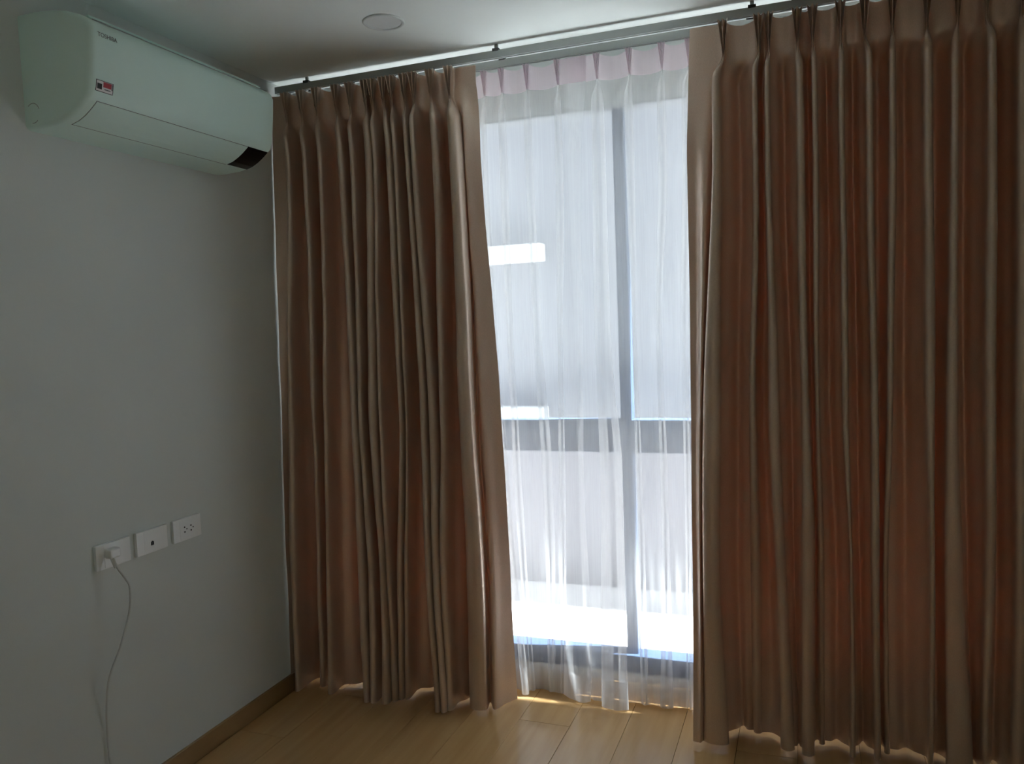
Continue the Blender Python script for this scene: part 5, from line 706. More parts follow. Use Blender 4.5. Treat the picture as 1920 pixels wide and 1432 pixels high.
[0.0077,[2.358,0.6586,-0.076],[2.3096,0.6586,-0.074],[2.27,0.6586,-0.074],[2.2,0.6649,-0.0714],[2.0,0.6649,-0.0714],[1.1,0.6649,-0.0693],[0.5,0.6649,-0.0658],[0.008,0.6649,-0.0616]],
[0.0128,[2.358,0.685,-0.076],[2.3096,0.685,-0.074],[2.27,0.685,-0.074],[2.2,0.686,-0.07],[2.0,0.686,-0.07],[1.1,0.686,-0.0679],[0.5,0.686,-0.0643],[0.008,0.686,-0.0601]],
[0.0077,[2.358,0.7114,-0.076],[2.3096,0.7114,-0.074],[2.27,0.7114,-0.074],[2.2,0.7071,-0.0714],[2.0,0.7071,-0.0714],[1.1,0.7071,-0.0693],[0.5,0.7071,-0.0658],[0.008,0.7071,-0.0616]],
[0,[2.358,0.7341,-0.086],[2.3096,0.7369,-0.0876],[2.27,0.7387,-0.09],[2.2,0.7389,-0.0852],[2.0,0.7388,-0.0852],[1.1,0.7388,-0.0832],[0.5,0.7388,-0.0799],[0.008,0.7388,-0.0761]],
[0,[2.358,0.727,-0.104],[2.3096,0.733,-0.1022],[2.27,0.737,-0.0995],[2.2,0.7314,-0.0981],[2.0,0.7304,-0.097],[1.1,0.7304,-0.0953],[0.5,0.7304,-0.0924],[0.008,0.7304,-0.0891]],
[0,[2.358,0.7335,-0.0914],[2.3096,0.7365,-0.0936],[2.27,0.7385,-0.0968],[2.2,0.7353,-0.1056],[2.0,0.7348,-0.1054],[1.1,0.7348,-0.1036],[0.5,0.7348,-0.1008],[0.008,0.7348,-0.0974]],
[0,[2.358,0.74,-0.104],[2.3096,0.74,-0.1022],[2.27,0.74,-0.0995],[2.2,0.7409,-0.108],[2.0,0.741,-0.108],[1.1,0.741,-0.1063],[0.5,0.741,-0.1034],[0.008,0.741,-0.1001]],
[0,[2.358,0.7465,-0.0914],[2.3096,0.7435,-0.0936],[2.27,0.7415,-0.0968],[2.2,0.7464,-0.1056],[2.0,0.7472,-0.1054],[1.1,0.7472,-0.1036],[0.5,0.7472,-0.1008],[0.008,0.7472,-0.0974]],
[0,[2.358,0.753,-0.104],[2.3096,0.747,-0.1022],[2.27,0.743,-0.0995],[2.2,0.7504,-0.0981],[2.0,0.7516,-0.097],[1.1,0.7516,-0.0953],[0.5,0.7516,-0.0924],[0.008,0.7516,-0.0891]],
[0,[2.358,0.7459,-0.086],[2.3096,0.7431,-0.0876],[2.27,0.7413,-0.09],[2.2,0.7428,-0.0852],[2.0,0.7432,-0.0852],[1.1,0.7432,-0.0832],[0.5,0.7432,-0.0799],[0.008,0.7432,-0.0761]],
[0.0088,[2.358,0.7715,-0.076],[2.3096,0.7715,-0.074],[2.27,0.7715,-0.074],[2.2,0.7757,-0.0714],[2.0,0.7757,-0.0714],[1.1,0.7782,-0.0693],[0.5,0.7838,-0.0658],[0.008,0.7932,-0.0616]],
[0.0146,[2.358,0.8007,-0.076],[2.3096,0.8007,-0.074],[2.27,0.8007,-0.074],[2.2,0.7975,-0.07],[2.0,0.7975,-0.07],[1.1,0.8024,-0.0679],[0.5,0.8131,-0.0643],[0.008,0.8312,-0.0601]],
[0.0088,[2.358,0.8298,-0.076],[2.3096,0.8298,-0.074],[2.27,0.8298,-0.074],[2.2,0.8194,-0.0714],[2.0,0.8194,-0.0714],[1.1,0.8266,-0.0693],[0.5,0.8425,-0.0658],[0.008,0.8693,-0.0616]],
[0,[2.358,0.8555,-0.086],[2.3096,0.8582,-0.0876],[2.27,0.86,-0.09],[2.2,0.8528,-0.0852],[2.035,0.8515,-0.0852],[1.3965,0.8605,-0.0843],[0.8646,0.8829,-0.0823],[0.008,0.9227,-0.0766]],
[0,[2.358,0.8483,-0.104],[2.3096,0.8543,-0.1022],[2.27,0.8583,-0.0995],[2.2,0.8456,-0.0985],[2.035,0.8435,-0.0974],[1.3965,0.8531,-0.0977],[0.8646,0.8747,-0.095],[0.008,0.9111,-0.086]],
[0,[2.358,0.8548,-0.0914],[2.3096,0.8578,-0.0936],[2.27,0.8598,-0.0968],[2.2,0.8494,-0.1057],[2.035,0.8477,-0.1055],[1.3965,0.857,-0.105],[0.8646,0.879,-0.1032],[0.008,0.9172,-0.0977]],
[0,[2.358,0.8613,-0.104],[2.3096,0.8613,-0.1022],[2.27,0.8613,-0.0995],[2.2,0.8547,-0.108],[2.035,0.8537,-0.108],[1.3965,0.8624,-0.1073],[0.8646,0.885,-0.1057],[0.008,0.9257,-0.1013]],
[0,[2.358,0.8678,-0.0914],[2.3096,0.8648,-0.0936],[2.27,0.8628,-0.0968],[2.2,0.8601,-0.1057],[2.035,0.8596,-0.1055],[1.3965,0.8678,-0.105],[0.8646,0.8911,-0.1032],[0.008,0.9343,-0.0977]],
[0,[2.358,0.8743,-0.104],[2.3096,0.8683,-0.1022],[2.27,0.8643,-0.0995],[2.2,0.8639,-0.0985],[2.035,0.8638,-0.0974],[1.3965,0.8716,-0.0977],[0.8646,0.8954,-0.095],[0.008,0.9404,-0.086]],
[0,[2.358,0.8672,-0.086],[2.3096,0.8645,-0.0876],[2.27,0.8627,-0.09],[2.2,0.8566,-0.0852],[2.035,0.8558,-0.0852],[1.3965,0.8643,-0.084],[0.8646,0.8872,-0.0813],[0.008,0.9288,-0.0736]],
[0.0062,[2.358,0.8959,-0.076],[2.3096,0.8959,-0.074],[2.27,0.8959,-0.074],[2.2,0.8862,-0.07],[2.035,0.8862,-0.07],[1.3965,0.8902,-0.0685],[0.8646,0.9014,-0.065],[0.008,0.9372,-0.0551]],
[0,[2.358,0.9245,-0.086],[2.3096,0.9272,-0.0876],[2.27,0.929,-0.09],[2.2,0.922,-0.0852],[2.0275,0.9207,-0.0852],[1.3944,0.9193,-0.0821],[0.8626,0.9199,-0.075],[0.008,0.9414,-0.055]],
[0,[2.358,0.9174,-0.104],[2.3096,0.9234,-0.1022],[2.27,0.9274,-0.0995],[2.2,0.9113,-0.094],[2.0275,0.9089,-0.0924],[1.3944,0.9089,-0.0888],[0.8626,0.9076,-0.074],[0.008,0.9339,-0.045]],
[0,[2.358,0.9239,-0.0914],[2.3096,0.9269,-0.0936],[2.27,0.9289,-0.0968],[2.2,0.9169,-0.1046],[2.0275,0.9151,-0.1043],[1.3944,0.9144,-0.0992],[0.8626,0.9141,-0.0862],[0.008,0.9378,-0.0525]],
[0,[2.358,0.9304,-0.104],[2.3096,0.9304,-0.1022],[2.27,0.9304,-0.0995],[2.2,0.9248,-0.108],[2.0275,0.9239,-0.108],[1.3944,0.9221,-0.1025],[0.8626,0.9231,-0.09],[0.008,0.9434,-0.0549]],
[0,[2.358,0.9369,-0.0914],[2.3096,0.9339,-0.0936],[2.27,0.9319,-0.0968],[2.2,0.9326,-0.1046],[2.0275,0.9326,-0.1043],[1.3944,0.9298,-0.0992],[0.8626,0.9321,-0.0862],[0.008,0.9489,-0.0525]],
[0,[2.358,0.9434,-0.104],[2.3096,0.9374,-0.1022],[2.27,0.9334,-0.0995],[2.2,0.9382,-0.094],[2.0275,0.9388,-0.0924],[1.3944,0.9353,-0.0888],[0.8626,0.9385,-0.074],[0.008,0.9529,-0.045]],
[0,[2.358,0.9362,-0.086],[2.3096,0.9335,-0.0876],[2.27,0.9317,-0.09],[2.2,0.9276,-0.0852],[2.0275,0.927,-0.0852],[1.3944,0.9248,-0.0806],[0.8626,0.9263,-0.07],[0.008,0.9454,-0.0401]],
[0.0064,[2.358,0.9554,-0.076],[2.3096,0.9554,-0.074],[2.27,0.9554,-0.074],[2.2,0.9571,-0.0714],[2.0275,0.9571,-0.0714],[1.3944,0.9559,-0.0673],[0.8626,0.9605,-0.0578],[0.008,0.9668,-0.0311]],
[0.0106,[2.358,0.9785,-0.076],[2.3096,0.9785,-0.074],[2.27,0.9785,-0.074],[2.2,0.9734,-0.07],[2.0275,0.9734,-0.07],[1.3944,0.9743,-0.0659],[0.8626,0.9801,-0.0566],[0.008,0.9793,-0.0303]],
[0.0064,[2.358,1.0016,-0.076],[2.3096,1.0016,-0.074],[2.27,1.0016,-0.074],[2.2,0.9896,-0.0714],[2.0275,0.9896,-0.0714],[1.3944,0.9928,-0.0673],[0.8626,0.9998,-0.0578],[0.008,0.9918,-0.0311]],
[0,[2.358,1.0208,-0.086],[2.3096,1.0235,-0.0876],[2.27,1.0253,-0.09],[2.2,1.0203,-0.0852],[2.0169,1.0195,-0.0852],[1.3907,1.0261,-0.0802],[0.8655,1.0378,-0.0692],[0.008,1.0157,-0.0375]],
[0,[2.358,1.0136,-0.104],[2.3096,1.0196,-0.1022],[2.27,1.0236,-0.0995],[2.2,1.0099,-0.0943],[2.0169,1.0079,-0.0927],[1.3907,1.0135,-0.0858],[0.8655,1.0219,-0.0719],[0.008,1.0059,-0.0353]],
[0,[2.358,1.0201,-0.0914],[2.3096,1.0231,-0.0936],[2.27,1.0251,-0.0968],[2.2,1.0154,-0.1047],[2.0169,1.014,-0.1043],[1.3907,1.0201,-0.0978],[0.8655,1.0303,-0.0839],[0.008,1.0111,-0.0452]],
[0,[2.358,1.0266,-0.104],[2.3096,1.0266,-0.1022],[2.27,1.0266,-0.0995],[2.2,1.0231,-0.108],[2.0169,1.0225,-0.108],[1.3907,1.0294,-0.1018],[0.8655,1.042,-0.0879],[0.008,1.0183,-0.0483]],
[0,[2.358,1.0331,-0.0914],[2.3096,1.0301,-0.0936],[2.27,1.0281,-0.0968],[2.2,1.0308,-0.1047],[2.0169,1.031,-0.1043],[1.3907,1.0386,-0.0978],[0.8655,1.0537,-0.0839],[0.008,1.0256,-0.0452]],
[0,[2.358,1.0396,-0.104],[2.3096,1.0336,-0.1022],[2.27,1.0296,-0.0995],[2.2,1.0363,-0.0943],[2.0169,1.0371,-0.0927],[1.3907,1.0452,-0.0858],[0.8655,1.062,-0.0719],[0.008,1.0308,-0.0353]],
[0,[2.358,1.0325,-0.086],[2.3096,1.0298,-0.0876],[2.27,1.028,-0.09],[2.2,1.0258,-0.0852],[2.0169,1.0256,-0.0852],[1.3907,1.0327,-0.0812],[0.8655,1.0461,-0.0722],[0.008,1.0209,-0.0464]],
[0.0137,[2.358,1.0846,-0.076],[2.3096,1.0846,-0.074],[2.27,1.0846,-0.074],[2.2,1.0798,-0.07],[2.0169,1.0798,-0.07],[1.3907,1.0755,-0.0674],[0.8655,1.0764,-0.0617],[0.008,1.0422,-0.0452]],
[0,[2.358,1.1367,-0.086],[2.3096,1.1394,-0.0876],[2.27,1.1412,-0.09],[2.2,1.1349,-0.0852],[2.0046,1.1338,-0.0852],[1.3878,1.114,-0.0812],[0.8672,1.0998,-0.0724],[0.008,1.0616,-0.047]],
[0,[2.358,1.1295,-0.104],[2.3096,1.1355,-0.1022],[2.27,1.1395,-0.0995],[2.2,1.1248,-0.0947],[2.0046,1.1225,-0.0931],[1.3878,1.1055,-0.0908],[0.8672,1.0905,-0.0761],[0.008,1.0535,-0.039]],
[0,[2.358,1.136,-0.0914],[2.3096,1.139,-0.0936],[2.27,1.141,-0.0968],[2.2,1.1301,-0.1048],[2.0046,1.1285,-0.1044],[1.3878,1.11,-0.0992],[0.8672,1.0954,-0.0855],[0.008,1.0578,-0.0471]],
[0,[2.358,1.1425,-0.104],[2.3096,1.1425,-0.1022],[2.27,1.1425,-0.0995],[2.2,1.1376,-0.108],[2.0046,1.1368,-0.108],[1.3878,1.1162,-0.1019],[0.8672,1.1023,-0.0884],[0.008,1.0638,-0.0497]],
[0,[2.358,1.149,-0.0914],[2.3096,1.146,-0.0936],[2.27,1.144,-0.0968],[2.2,1.145,-0.1048],[2.0046,1.1451,-0.1044],[1.3878,1.1224,-0.0992],[0.8672,1.1092,-0.0855],[0.008,1.0698,-0.0471]],
[0,[2.358,1.1555,-0.104],[2.3096,1.1495,-0.1022],[2.27,1.1455,-0.0995],[2.2,1.1504,-0.0947],[2.0046,1.151,-0.0931],[1.3878,1.1269,-0.0908],[0.8672,1.1142,-0.0761],[0.008,1.0741,-0.039]],
[0,[2.358,1.1484,-0.086],[2.3096,1.1457,-0.0876],[2.27,1.1439,-0.09],[2.2,1.1402,-0.0852],[2.0046,1.1397,-0.0852],[1.3878,1.1184,-0.0812],[0.8672,1.1048,-0.0724],[0.008,1.0659,-0.047]],
[0,[2.358,1.1758,-0.092],[2.3285,1.1744,-0.092],[2.2734,1.1724,-0.092],[2.1524,1.1709,-0.095],[2.0025,1.169,-0.1],[1.3859,1.171,-0.1],[0.871,1.157,-0.1],[0.2435,1.1186,-0.1],[0.008,1.115,-0.085]],
[0,[2.358,1.2149,-0.092],[2.3228,1.2133,-0.092],[2.268,1.2114,-0.092],[2.1469,1.2055,-0.1],[1.9969,1.2017,-0.112],[1.3854,1.1942,-0.112],[0.8739,1.1786,-0.112],[0.2563,1.1677,-0.12],[0.008,1.1624,-0.105]],
[0,[2.358,1.2459,-0.092],[2.3183,1.2441,-0.092],[2.2637,1.2423,-0.092],[2.1443,1.2302,-0.098],[1.9964,1.2189,-0.104],[1.3848,1.2059,-0.104],[0.872,1.1913,-0.1],[0.2552,1.203,-0.108],[0.008,1.1829,-0.09]]]
SHEER_RIGHT = [[0,[2.358,1.1723,-0.072],[2.3348,1.1707,-0.072],[2.2793,1.1687,-0.072],[2.1582,1.1664,-0.072],[2.0082,1.163,-0.072],[1.3854,1.1671,-0.072],[0.8659,1.1612,-0.072],[0.2364,1.1637,-0.07],[0.008,1.1703,-0.06]],
[0,[2.358,1.2176,-0.08],[2.3259,1.2159,-0.08],[2.2708,1.214,-0.08],[2.1517,1.2074,-0.078],[2.0033,1.2017,-0.076],[1.3845,1.1968,-0.078],[0.8683,1.1959,-0.08],[0.2448,1.1885,-0.085],[0.008,1.1946,-0.075]],
[0,[2.358,1.2799,-0.086],[2.3096,1.2826,-0.0876],[2.27,1.2844,-0.09],[2.2,1.2776,-0.0852],[1.989,1.2765,-0.0852],[1.3826,1.2696,-0.0843],[0.8774,1.2832,-0.0825],[0.008,1.2715,-0.0771]],
[0,[2.358,1.2728,-0.104],[2.3096,1.2788,-0.1022],[2.27,1.2828,-0.0995],[2.2,1.2607,-0.092],[1.989,1.2577,-0.092],[1.3826,1.246,-0.0938],[0.8774,1.2505,-0.0976],[0.008,1.2313,-0.109]],
[0,[2.358,1.2793,-0.0914],[2.3096,1.2823,-0.0936],[2.27,1.2843,-0.0968],[2.2,1.2696,-0.104],[1.989,1.2676,-0.104],[1.3826,1.2584,-0.1058],[0.8774,1.2677,-0.1096],[0.008,1.2525,-0.121]],
[0,[2.358,1.2858,-0.104],[2.3096,1.2858,-0.1022],[2.27,1.2858,-0.0995],[2.2,1.2821,-0.108],[1.989,1.2815,-0.108],[1.3826,1.2758,-0.1098],[0.8774,1.2918,-0.1136],[0.008,1.282,-0.125]],
[0,[2.358,1.2923,-0.0914],[2.3096,1.2893,-0.0936],[2.27,1.2873,-0.0968],[2.2,1.2946,-0.104],[1.989,1.2954,-0.104],[1.3826,1.2932,-0.1058],[0.8774,1.3159,-0.1096],[0.008,1.3116,-0.121]],
[0,[2.358,1.2988,-0.104],[2.3096,1.2928,-0.1022],[2.27,1.2888,-0.0995],[2.2,1.3036,-0.092],[1.989,1.3053,-0.092],[1.3826,1.3056,-0.0938],[0.8774,1.3331,-0.0976],[0.008,1.3327,-0.109]],
[0,[2.358,1.2916,-0.086],[2.3096,1.2889,-0.0876],[2.27,1.2871,-0.09],[2.2,1.2866,-0.0852],[1.989,1.2865,-0.0852],[1.3826,1.282,-0.0843],[0.8774,1.3004,-0.0825],[0.008,1.2926,-0.0771]],
[0.0081,[2.358,1.3155,-0.076],[2.3096,1.3155,-0.074],[2.27,1.3155,-0.074],[2.2,1.3244,-0.0714],[1.989,1.3244,-0.0714],[1.3826,1.3263,-0.0688],[0.8774,1.346,-0.0633],[0.008,1.3424,-0.0469]],
[0.0135,[2.358,1.3429,-0.076],[2.3096,1.3429,-0.074],[2.27,1.3429,-0.074],[2.2,1.3412,-0.07],[1.989,1.3412,-0.07],[1.3826,1.3442,-0.0673],[0.8774,1.3563,-0.0618],[0.008,1.3493,-0.0452]],
[0.0081,[2.358,1.3703,-0.076],[2.3096,1.3703,-0.074],[2.27,1.3703,-0.074],[2.2,1.3579,-0.0714],[1.989,1.3579,-0.0714],[1.3826,1.3621,-0.0688],[0.8774,1.3667,-0.0633],[0.008,1.3562,-0.0469]],
[0,[2.358,1.3941,-0.086],[2.3096,1.3968,-0.0876],[2.27,1.3986,-0.09],[2.2,1.3901,-0.0852],[1.9772,1.3886,-0.0852],[1.3785,1.3884,-0.0813],[0.8755,1.3871,-0.0733],[0.008,1.3765,-0.0494]],
[0,[2.358,1.387,-0.104],[2.3096,1.393,-0.1022],[2.27,1.397,-0.0995],[2.2,1.3793,-0.0938],[1.9772,1.3766,-0.0921],[1.3785,1.3819,-0.0938],[0.8755,1.3783,-0.0791],[0.008,1.3644,-0.0397]],
[0,[2.358,1.3935,-0.0914],[2.3096,1.3965,-0.0936],[2.27,1.3985,-0.0968],[2.2,1.385,-0.1046],[1.9772,1.3829,-0.1041],[1.3785,1.3853,-0.1003],[0.8755,1.3829,-0.0879],[0.008,1.3707,-0.0518]],
[0,[2.358,1.4,-0.104],[2.3096,1.4,-0.1022],[2.27,1.4,-0.0995],[2.2,1.3929,-0.108],[1.9772,1.3918,-0.1079],[1.3785,1.3901,-0.1023],[0.8755,1.3894,-0.0907],[0.008,1.3796,-0.0556]],
[0,[2.358,1.4065,-0.0914],[2.3096,1.4035,-0.0936],[2.27,1.4015,-0.0968],[2.2,1.4009,-0.1046],[1.9772,1.4006,-0.1041],[1.3785,1.3948,-0.1003],[0.8755,1.3958,-0.0879],[0.008,1.3885,-0.0518]],
[0,[2.358,1.413,-0.104],[2.3096,1.407,-0.1022],[2.27,1.403,-0.0995],[2.2,1.4066,-0.0938],[1.9772,1.4069,-0.0921],[1.3785,1.3982,-0.0938],[0.8755,1.4005,-0.0791],[0.008,1.3949,-0.0397]],
[0,[2.358,1.4058,-0.086],[2.3096,1.4031,-0.0876],[2.27,1.4013,-0.09],[2.2,1.3958,-0.0852],[1.9772,1.3949,-0.0852],[1.3785,1.3918,-0.0813],[0.8755,1.3917,-0.0733],[0.008,1.3828,-0.0494]],
[0.0078,[2.358,1.4289,-0.076],[2.3096,1.4289,-0.074],[2.27,1.4289,-0.074],[2.2,1.4285,-0.0714],[1.9772,1.4285,-0.0714],[1.3785,1.4161,-0.0687],[0.8755,1.4179,-0.0629],[0.008,1.4067,-0.0458]],
[0.013,[2.358,1.4555,-0.076],[2.3096,1.4555,-0.074],[2.27,1.4555,-0.074],[2.2,1.4479,-0.07],[1.9772,1.4479,-0.07],[1.3785,1.4324,-0.0673],[0.8755,1.4336,-0.0618],[0.008,1.417,-0.0452]],
[0.0078,[2.358,1.4822,-0.076],[2.3096,1.4822,-0.074],[2.27,1.4822,-0.074],[2.2,1.4673,-0.0714],[1.9772,1.4673,-0.0714],[1.3785,1.4486,-0.0687],[0.8755,1.4492,-0.0629],[0.008,1.4273,-0.0458]],
[0,[2.358,1.5052,-0.086],[2.3096,1.5079,-0.0876],[2.27,1.5097,-0.09],[2.2,1.5025,-0.0852],[1.965,1.5013,-0.0851],[1.3756,1.4743,-0.0818],[0.8787,1.4767,-0.0748],[0.008,1.4579,-0.0537]],
[0,[2.358,1.4981,-0.104],[2.3096,1.5041,-0.1022],[2.27,1.5081,-0.0995],[2.2,1.4914,-0.0934],[1.965,1.4889,-0.0919],[1.3756,1.4666,-0.0933],[0.8787,1.4667,-0.0812],[0.008,1.4394,-0.0504]],
[0,[2.358,1.5046,-0.0914],[2.3096,1.5076,-0.0936],[2.27,1.5096,-0.0968],[2.2,1.4972,-0.1045],[1.965,1.4954,-0.104],[1.3756,1.4706,-0.101],[0.8787,1.472,-0.0912],[0.008,1.4492,-0.0624]],
[0,[2.358,1.5111,-0.104],[2.3096,1.5111,-0.1022],[2.27,1.5111,-0.0995],[2.2,1.5054,-0.108],[1.965,1.5045,-0.1079],[1.3756,1.4763,-0.1035],[0.8787,1.4794,-0.0943],[0.008,1.4627,-0.0664]],
[0,[2.358,1.5176,-0.0914],[2.3096,1.5146,-0.0936],[2.27,1.5126,-0.0968],[2.2,1.5136,-0.1045],[1.965,1.5136,-0.104],[1.3756,1.482,-0.101],[0.8787,1.4867,-0.0912],[0.008,1.4763,-0.0624]],
[0,[2.358,1.5241,-0.104],[2.3096,1.5181,-0.1022],[2.27,1.5141,-0.0995],[2.2,1.5195,-0.0934],[1.965,1.5201,-0.0919],[1.3756,1.4861,-0.0933],[0.8787,1.492,-0.0812],[0.008,1.486,-0.0504]],
[0,[2.358,1.5169,-0.086],[2.3096,1.5142,-0.0876],[2.27,1.5124,-0.09],[2.2,1.5084,-0.0852],[1.965,1.5078,-0.0851],[1.3756,1.4784,-0.0818],[0.8787,1.482,-0.0748],[0.008,1.4676,-0.0537]],
[0.0058,[2.358,1.5346,-0.076],[2.3096,1.5346,-0.074],[2.27,1.5346,-0.074],[2.2,1.5338,-0.0714],[1.965,1.5338,-0.0714],[1.3756,1.503,-0.0686],[0.8787,1.5071,-0.0629],[0.008,1.4978,-0.0454]],
[0.0097,[2.358,1.5563,-0.076],[2.3096,1.5563,-0.074],[2.27,1.5563,-0.074],[2.2,1.5458,-0.07],[1.965,1.5458,-0.07],[1.3756,1.5183,-0.0673],[0.8787,1.5205,-0.0618],[0.008,1.5078,-0.0452]],
[0.0058,[2.358,1.578,-0.076],[2.3096,1.578,-0.074],[2.27,1.578,-0.074],[2.2,1.5579,-0.0714],[1.965,1.5579,-0.0714],[1.3756,1.5336,-0.0686],[0.8787,1.534,-0.0629],[0.008,1.5178,-0.0454]],
[0,[2.358,1.5957,-0.086],[2.3096,1.5984,-0.0876],[2.27,1.6002,-0.09],[2.2,1.5836,-0.0852],[1.9566,1.5808,-0.0851],[1.3726,1.561,-0.0804],[0.879,1.5574,-0.0709],[0.008,1.5386,-0.0416]],
[0,[2.358,1.5885,-0.104],[2.3096,1.5945,-0.1022],[2.27,1.5985,-0.0995],[2.2,1.5751,-0.0968],[1.9566,1.5714,-0.0954],[1.3726,1.5506,-0.0865],[0.879,1.549,-0.0733],[0.008,1.5291,-0.0238]],
[0,[2.358,1.595,-0.0914],[2.3096,1.598,-0.0936],[2.27,1.6,-0.0968],[2.2,1.5796,-0.1053],[1.9566,1.5763,-0.1049],[1.3726,1.5561,-0.0968],[0.879,1.5535,-0.0818],[0.008,1.5341,-0.0333]],
[0,[2.358,1.6015,-0.104],[2.3096,1.6015,-0.1022],[2.27,1.6015,-0.0995],[2.2,1.5858,-0.108],[1.9566,1.5833,-0.1078],[1.3726,1.5637,-0.1001],[0.879,1.5597,-0.0844],[0.008,1.5411,-0.0363]],
[0,[2.358,1.608,-0.0914],[2.3096,1.605,-0.0936],[2.27,1.603,-0.0968],[2.2,1.5921,-0.1053],[1.9566,1.5902,-0.1049],[1.3726,1.5713,-0.0968],[0.879,1.5659,-0.0818],[0.008,1.5481,-0.0333]],
[0,[2.358,1.6145,-0.104],[2.3096,1.6085,-0.1022],[2.27,1.6045,-0.0995],[2.2,1.5966,-0.0968],[1.9566,1.5952,-0.0954],[1.3726,1.5767,-0.0865],[0.879,1.5703,-0.0733],[0.008,1.5531,-0.0238]],
[0,[2.358,1.6074,-0.086],[2.3096,1.6047,-0.0876],[2.27,1.6029,-0.09],[2.2,1.5881,-0.0852],[1.9566,1.5858,-0.0851],[1.3726,1.5664,-0.0814],[0.879,1.5619,-0.0738],[0.008,1.5436,-0.0506]],
[0.0056,[2.358,1.6245,-0.076],[2.3096,1.6245,-0.074],[2.27,1.6245,-0.074],[2.2,1.6176,-0.0714],[1.9566,1.6176,-0.0714],[1.3726,1.604,-0.0702],[0.879,1.5991,-0.0678],[0.008,1.5864,-0.0604]],
[0.0094,[2.358,1.6458,-0.076],[2.3096,1.6458,-0.074],[2.27,1.6458,-0.074],[2.2,1.6378,-0.07],[1.9566,1.6378,-0.07],[1.3726,1.6286,-0.0689],[0.879,1.6254,-0.0667],[0.008,1.6168,-0.0601]],
[0.0056,[2.358,1.667,-0.076],[2.3096,1.667,-0.074],[2.27,1.667,-0.074],[2.2,1.6581,-0.0714],[1.9566,1.6581,-0.0714],[1.3726,1.6533,-0.0702],[0.879,1.6516,-0.0678],[0.008,1.6471,-0.0604]],
[0,[2.358,1.6842,-0.086],[2.3096,1.6868,-0.0876],[2.27,1.6886,-0.09],[2.2,1.6899,-0.0852],[2.0,1.69,-0.0852],[1.1,1.69,-0.0832],[0.5,1.69,-0.0799],[0.008,1.69,-0.0761]],
[0,[2.358,1.677,-0.104],[2.3096,1.683,-0.1022],[2.27,1.687,-0.0995],[2.2,1.6813,-0.0968],[2.0,1.6805,-0.0955],[1.1,1.6805,-0.0938],[0.5,1.6805,-0.0909],[0.008,1.6805,-0.0876]],
[0,[2.358,1.6835,-0.0914],[2.3096,1.6865,-0.0936],[2.27,1.6885,-0.0968],[2.2,1.6858,-0.1053],[2.0,1.6855,-0.105],[1.1,1.6855,-0.1033],[0.5,1.6855,-0.1004],[0.008,1.6855,-0.0971]],
[0,[2.358,1.69,-0.104],[2.3096,1.69,-0.1022],[2.27,1.69,-0.0995],[2.2,1.6921,-0.108],[2.0,1.6925,-0.108],[1.1,1.6925,-0.1063],[0.5,1.6925,-0.1034],[0.008,1.6925,-0.1001]],
[0,[2.358,1.6965,-0.0914],[2.3096,1.6935,-0.0936],[2.27,1.6915,-0.0968],[2.2,1.6984,-0.1053],[2.0,1.6995,-0.105],[1.1,1.6995,-0.1033],[0.5,1.6995,-0.1004],[0.008,1.6995,-0.0971]],
[0,[2.358,1.703,-0.104],[2.3096,1.697,-0.1022],[2.27,1.693,-0.0995],[2.2,1.7029,-0.0968],[2.0,1.7045,-0.0955],[1.1,1.7045,-0.0938],[0.5,1.7045,-0.0909],[0.008,1.7045,-0.0876]],
[0,[2.358,1.6958,-0.086],[2.3096,1.6931,-0.0876],[2.27,1.6913,-0.09],[2.2,1.6944,-0.0852],[2.0,1.695,-0.0852],[1.1,1.695,-0.0832],[0.5,1.695,-0.0799],[0.008,1.695,-0.0761]],
[0.0091,[2.358,1.7225,-0.076],[2.3096,1.7225,-0.074],[2.27,1.7225,-0.074],[2.2,1.731,-0.0714],[2.0,1.731,-0.0714],[1.1,1.731,-0.0693],[0.5,1.731,-0.0658],[0.008,1.731,-0.0616]],
[0.0152,[2.358,1.7525,-0.076],[2.3096,1.7525,-0.074],[2.27,1.7525,-0.074],[2.2,1.755,-0.07],[2.0,1.755,-0.07],[1.1,1.755,-0.0679],[0.5,1.755,-0.0643],[0.008,1.755,-0.0601]],
[0.0091,[2.358,1.7825,-0.076],[2.3096,1.7825,-0.074],[2.27,1.7825,-0.074],[2.2,1.779,-0.0714],[2.0,1.779,-0.0714],[1.1,1.779,-0.0693],[0.5,1.779,-0.0658],[0.008,1.779,-0.0616]],
[0,[2.358,1.8092,-0.086],[2.3096,1.8118,-0.0876],[2.27,1.8136,-0.09],[2.2,1.8149,-0.0852],[2.0,1.815,-0.0852],[1.1,1.815,-0.0832],[0.5,1.815,-0.0799],[0.008,1.815,-0.0761]],
[0,[2.358,1.802,-0.104],[2.3096,1.808,-0.1022],[2.27,1.812,-0.0995],[2.2,1.8063,-0.0968],[2.0,1.8055,-0.0955],[1.1,1.8055,-0.0938],[0.5,1.8055,-0.0909],[0.008,1.8055,-0.0876]],
[0,[2.358,1.8085,-0.0914],[2.3096,1.8115,-0.0936],[2.27,1.8135,-0.0968],[2.2,1.8108,-0.1053],[2.0,1.8105,-0.105],[1.1,1.8105,-0.1033],[0.5,1.8105,-0.1004],[0.008,1.8105,-0.0971]],
[0,[2.358,1.815,-0.104],[2.3096,1.815,-0.1022],[2.27,1.815,-0.0995],[2.2,1.8171,-0.108],[2.0,1.8175,-0.108],[1.1,1.8175,-0.1063],[0.5,1.8175,-0.1034],[0.008,1.8175,-0.1001]],
[0,[2.358,1.8215,-0.0914],[2.3096,1.8185,-0.0936],[2.27,1.8165,-0.0968],[2.2,1.8234,-0.1053],[2.0,1.8245,-0.105],[1.1,1.8245,-0.1033],[0.5,1.8245,-0.1004],[0.008,1.8245,-0.0971]],
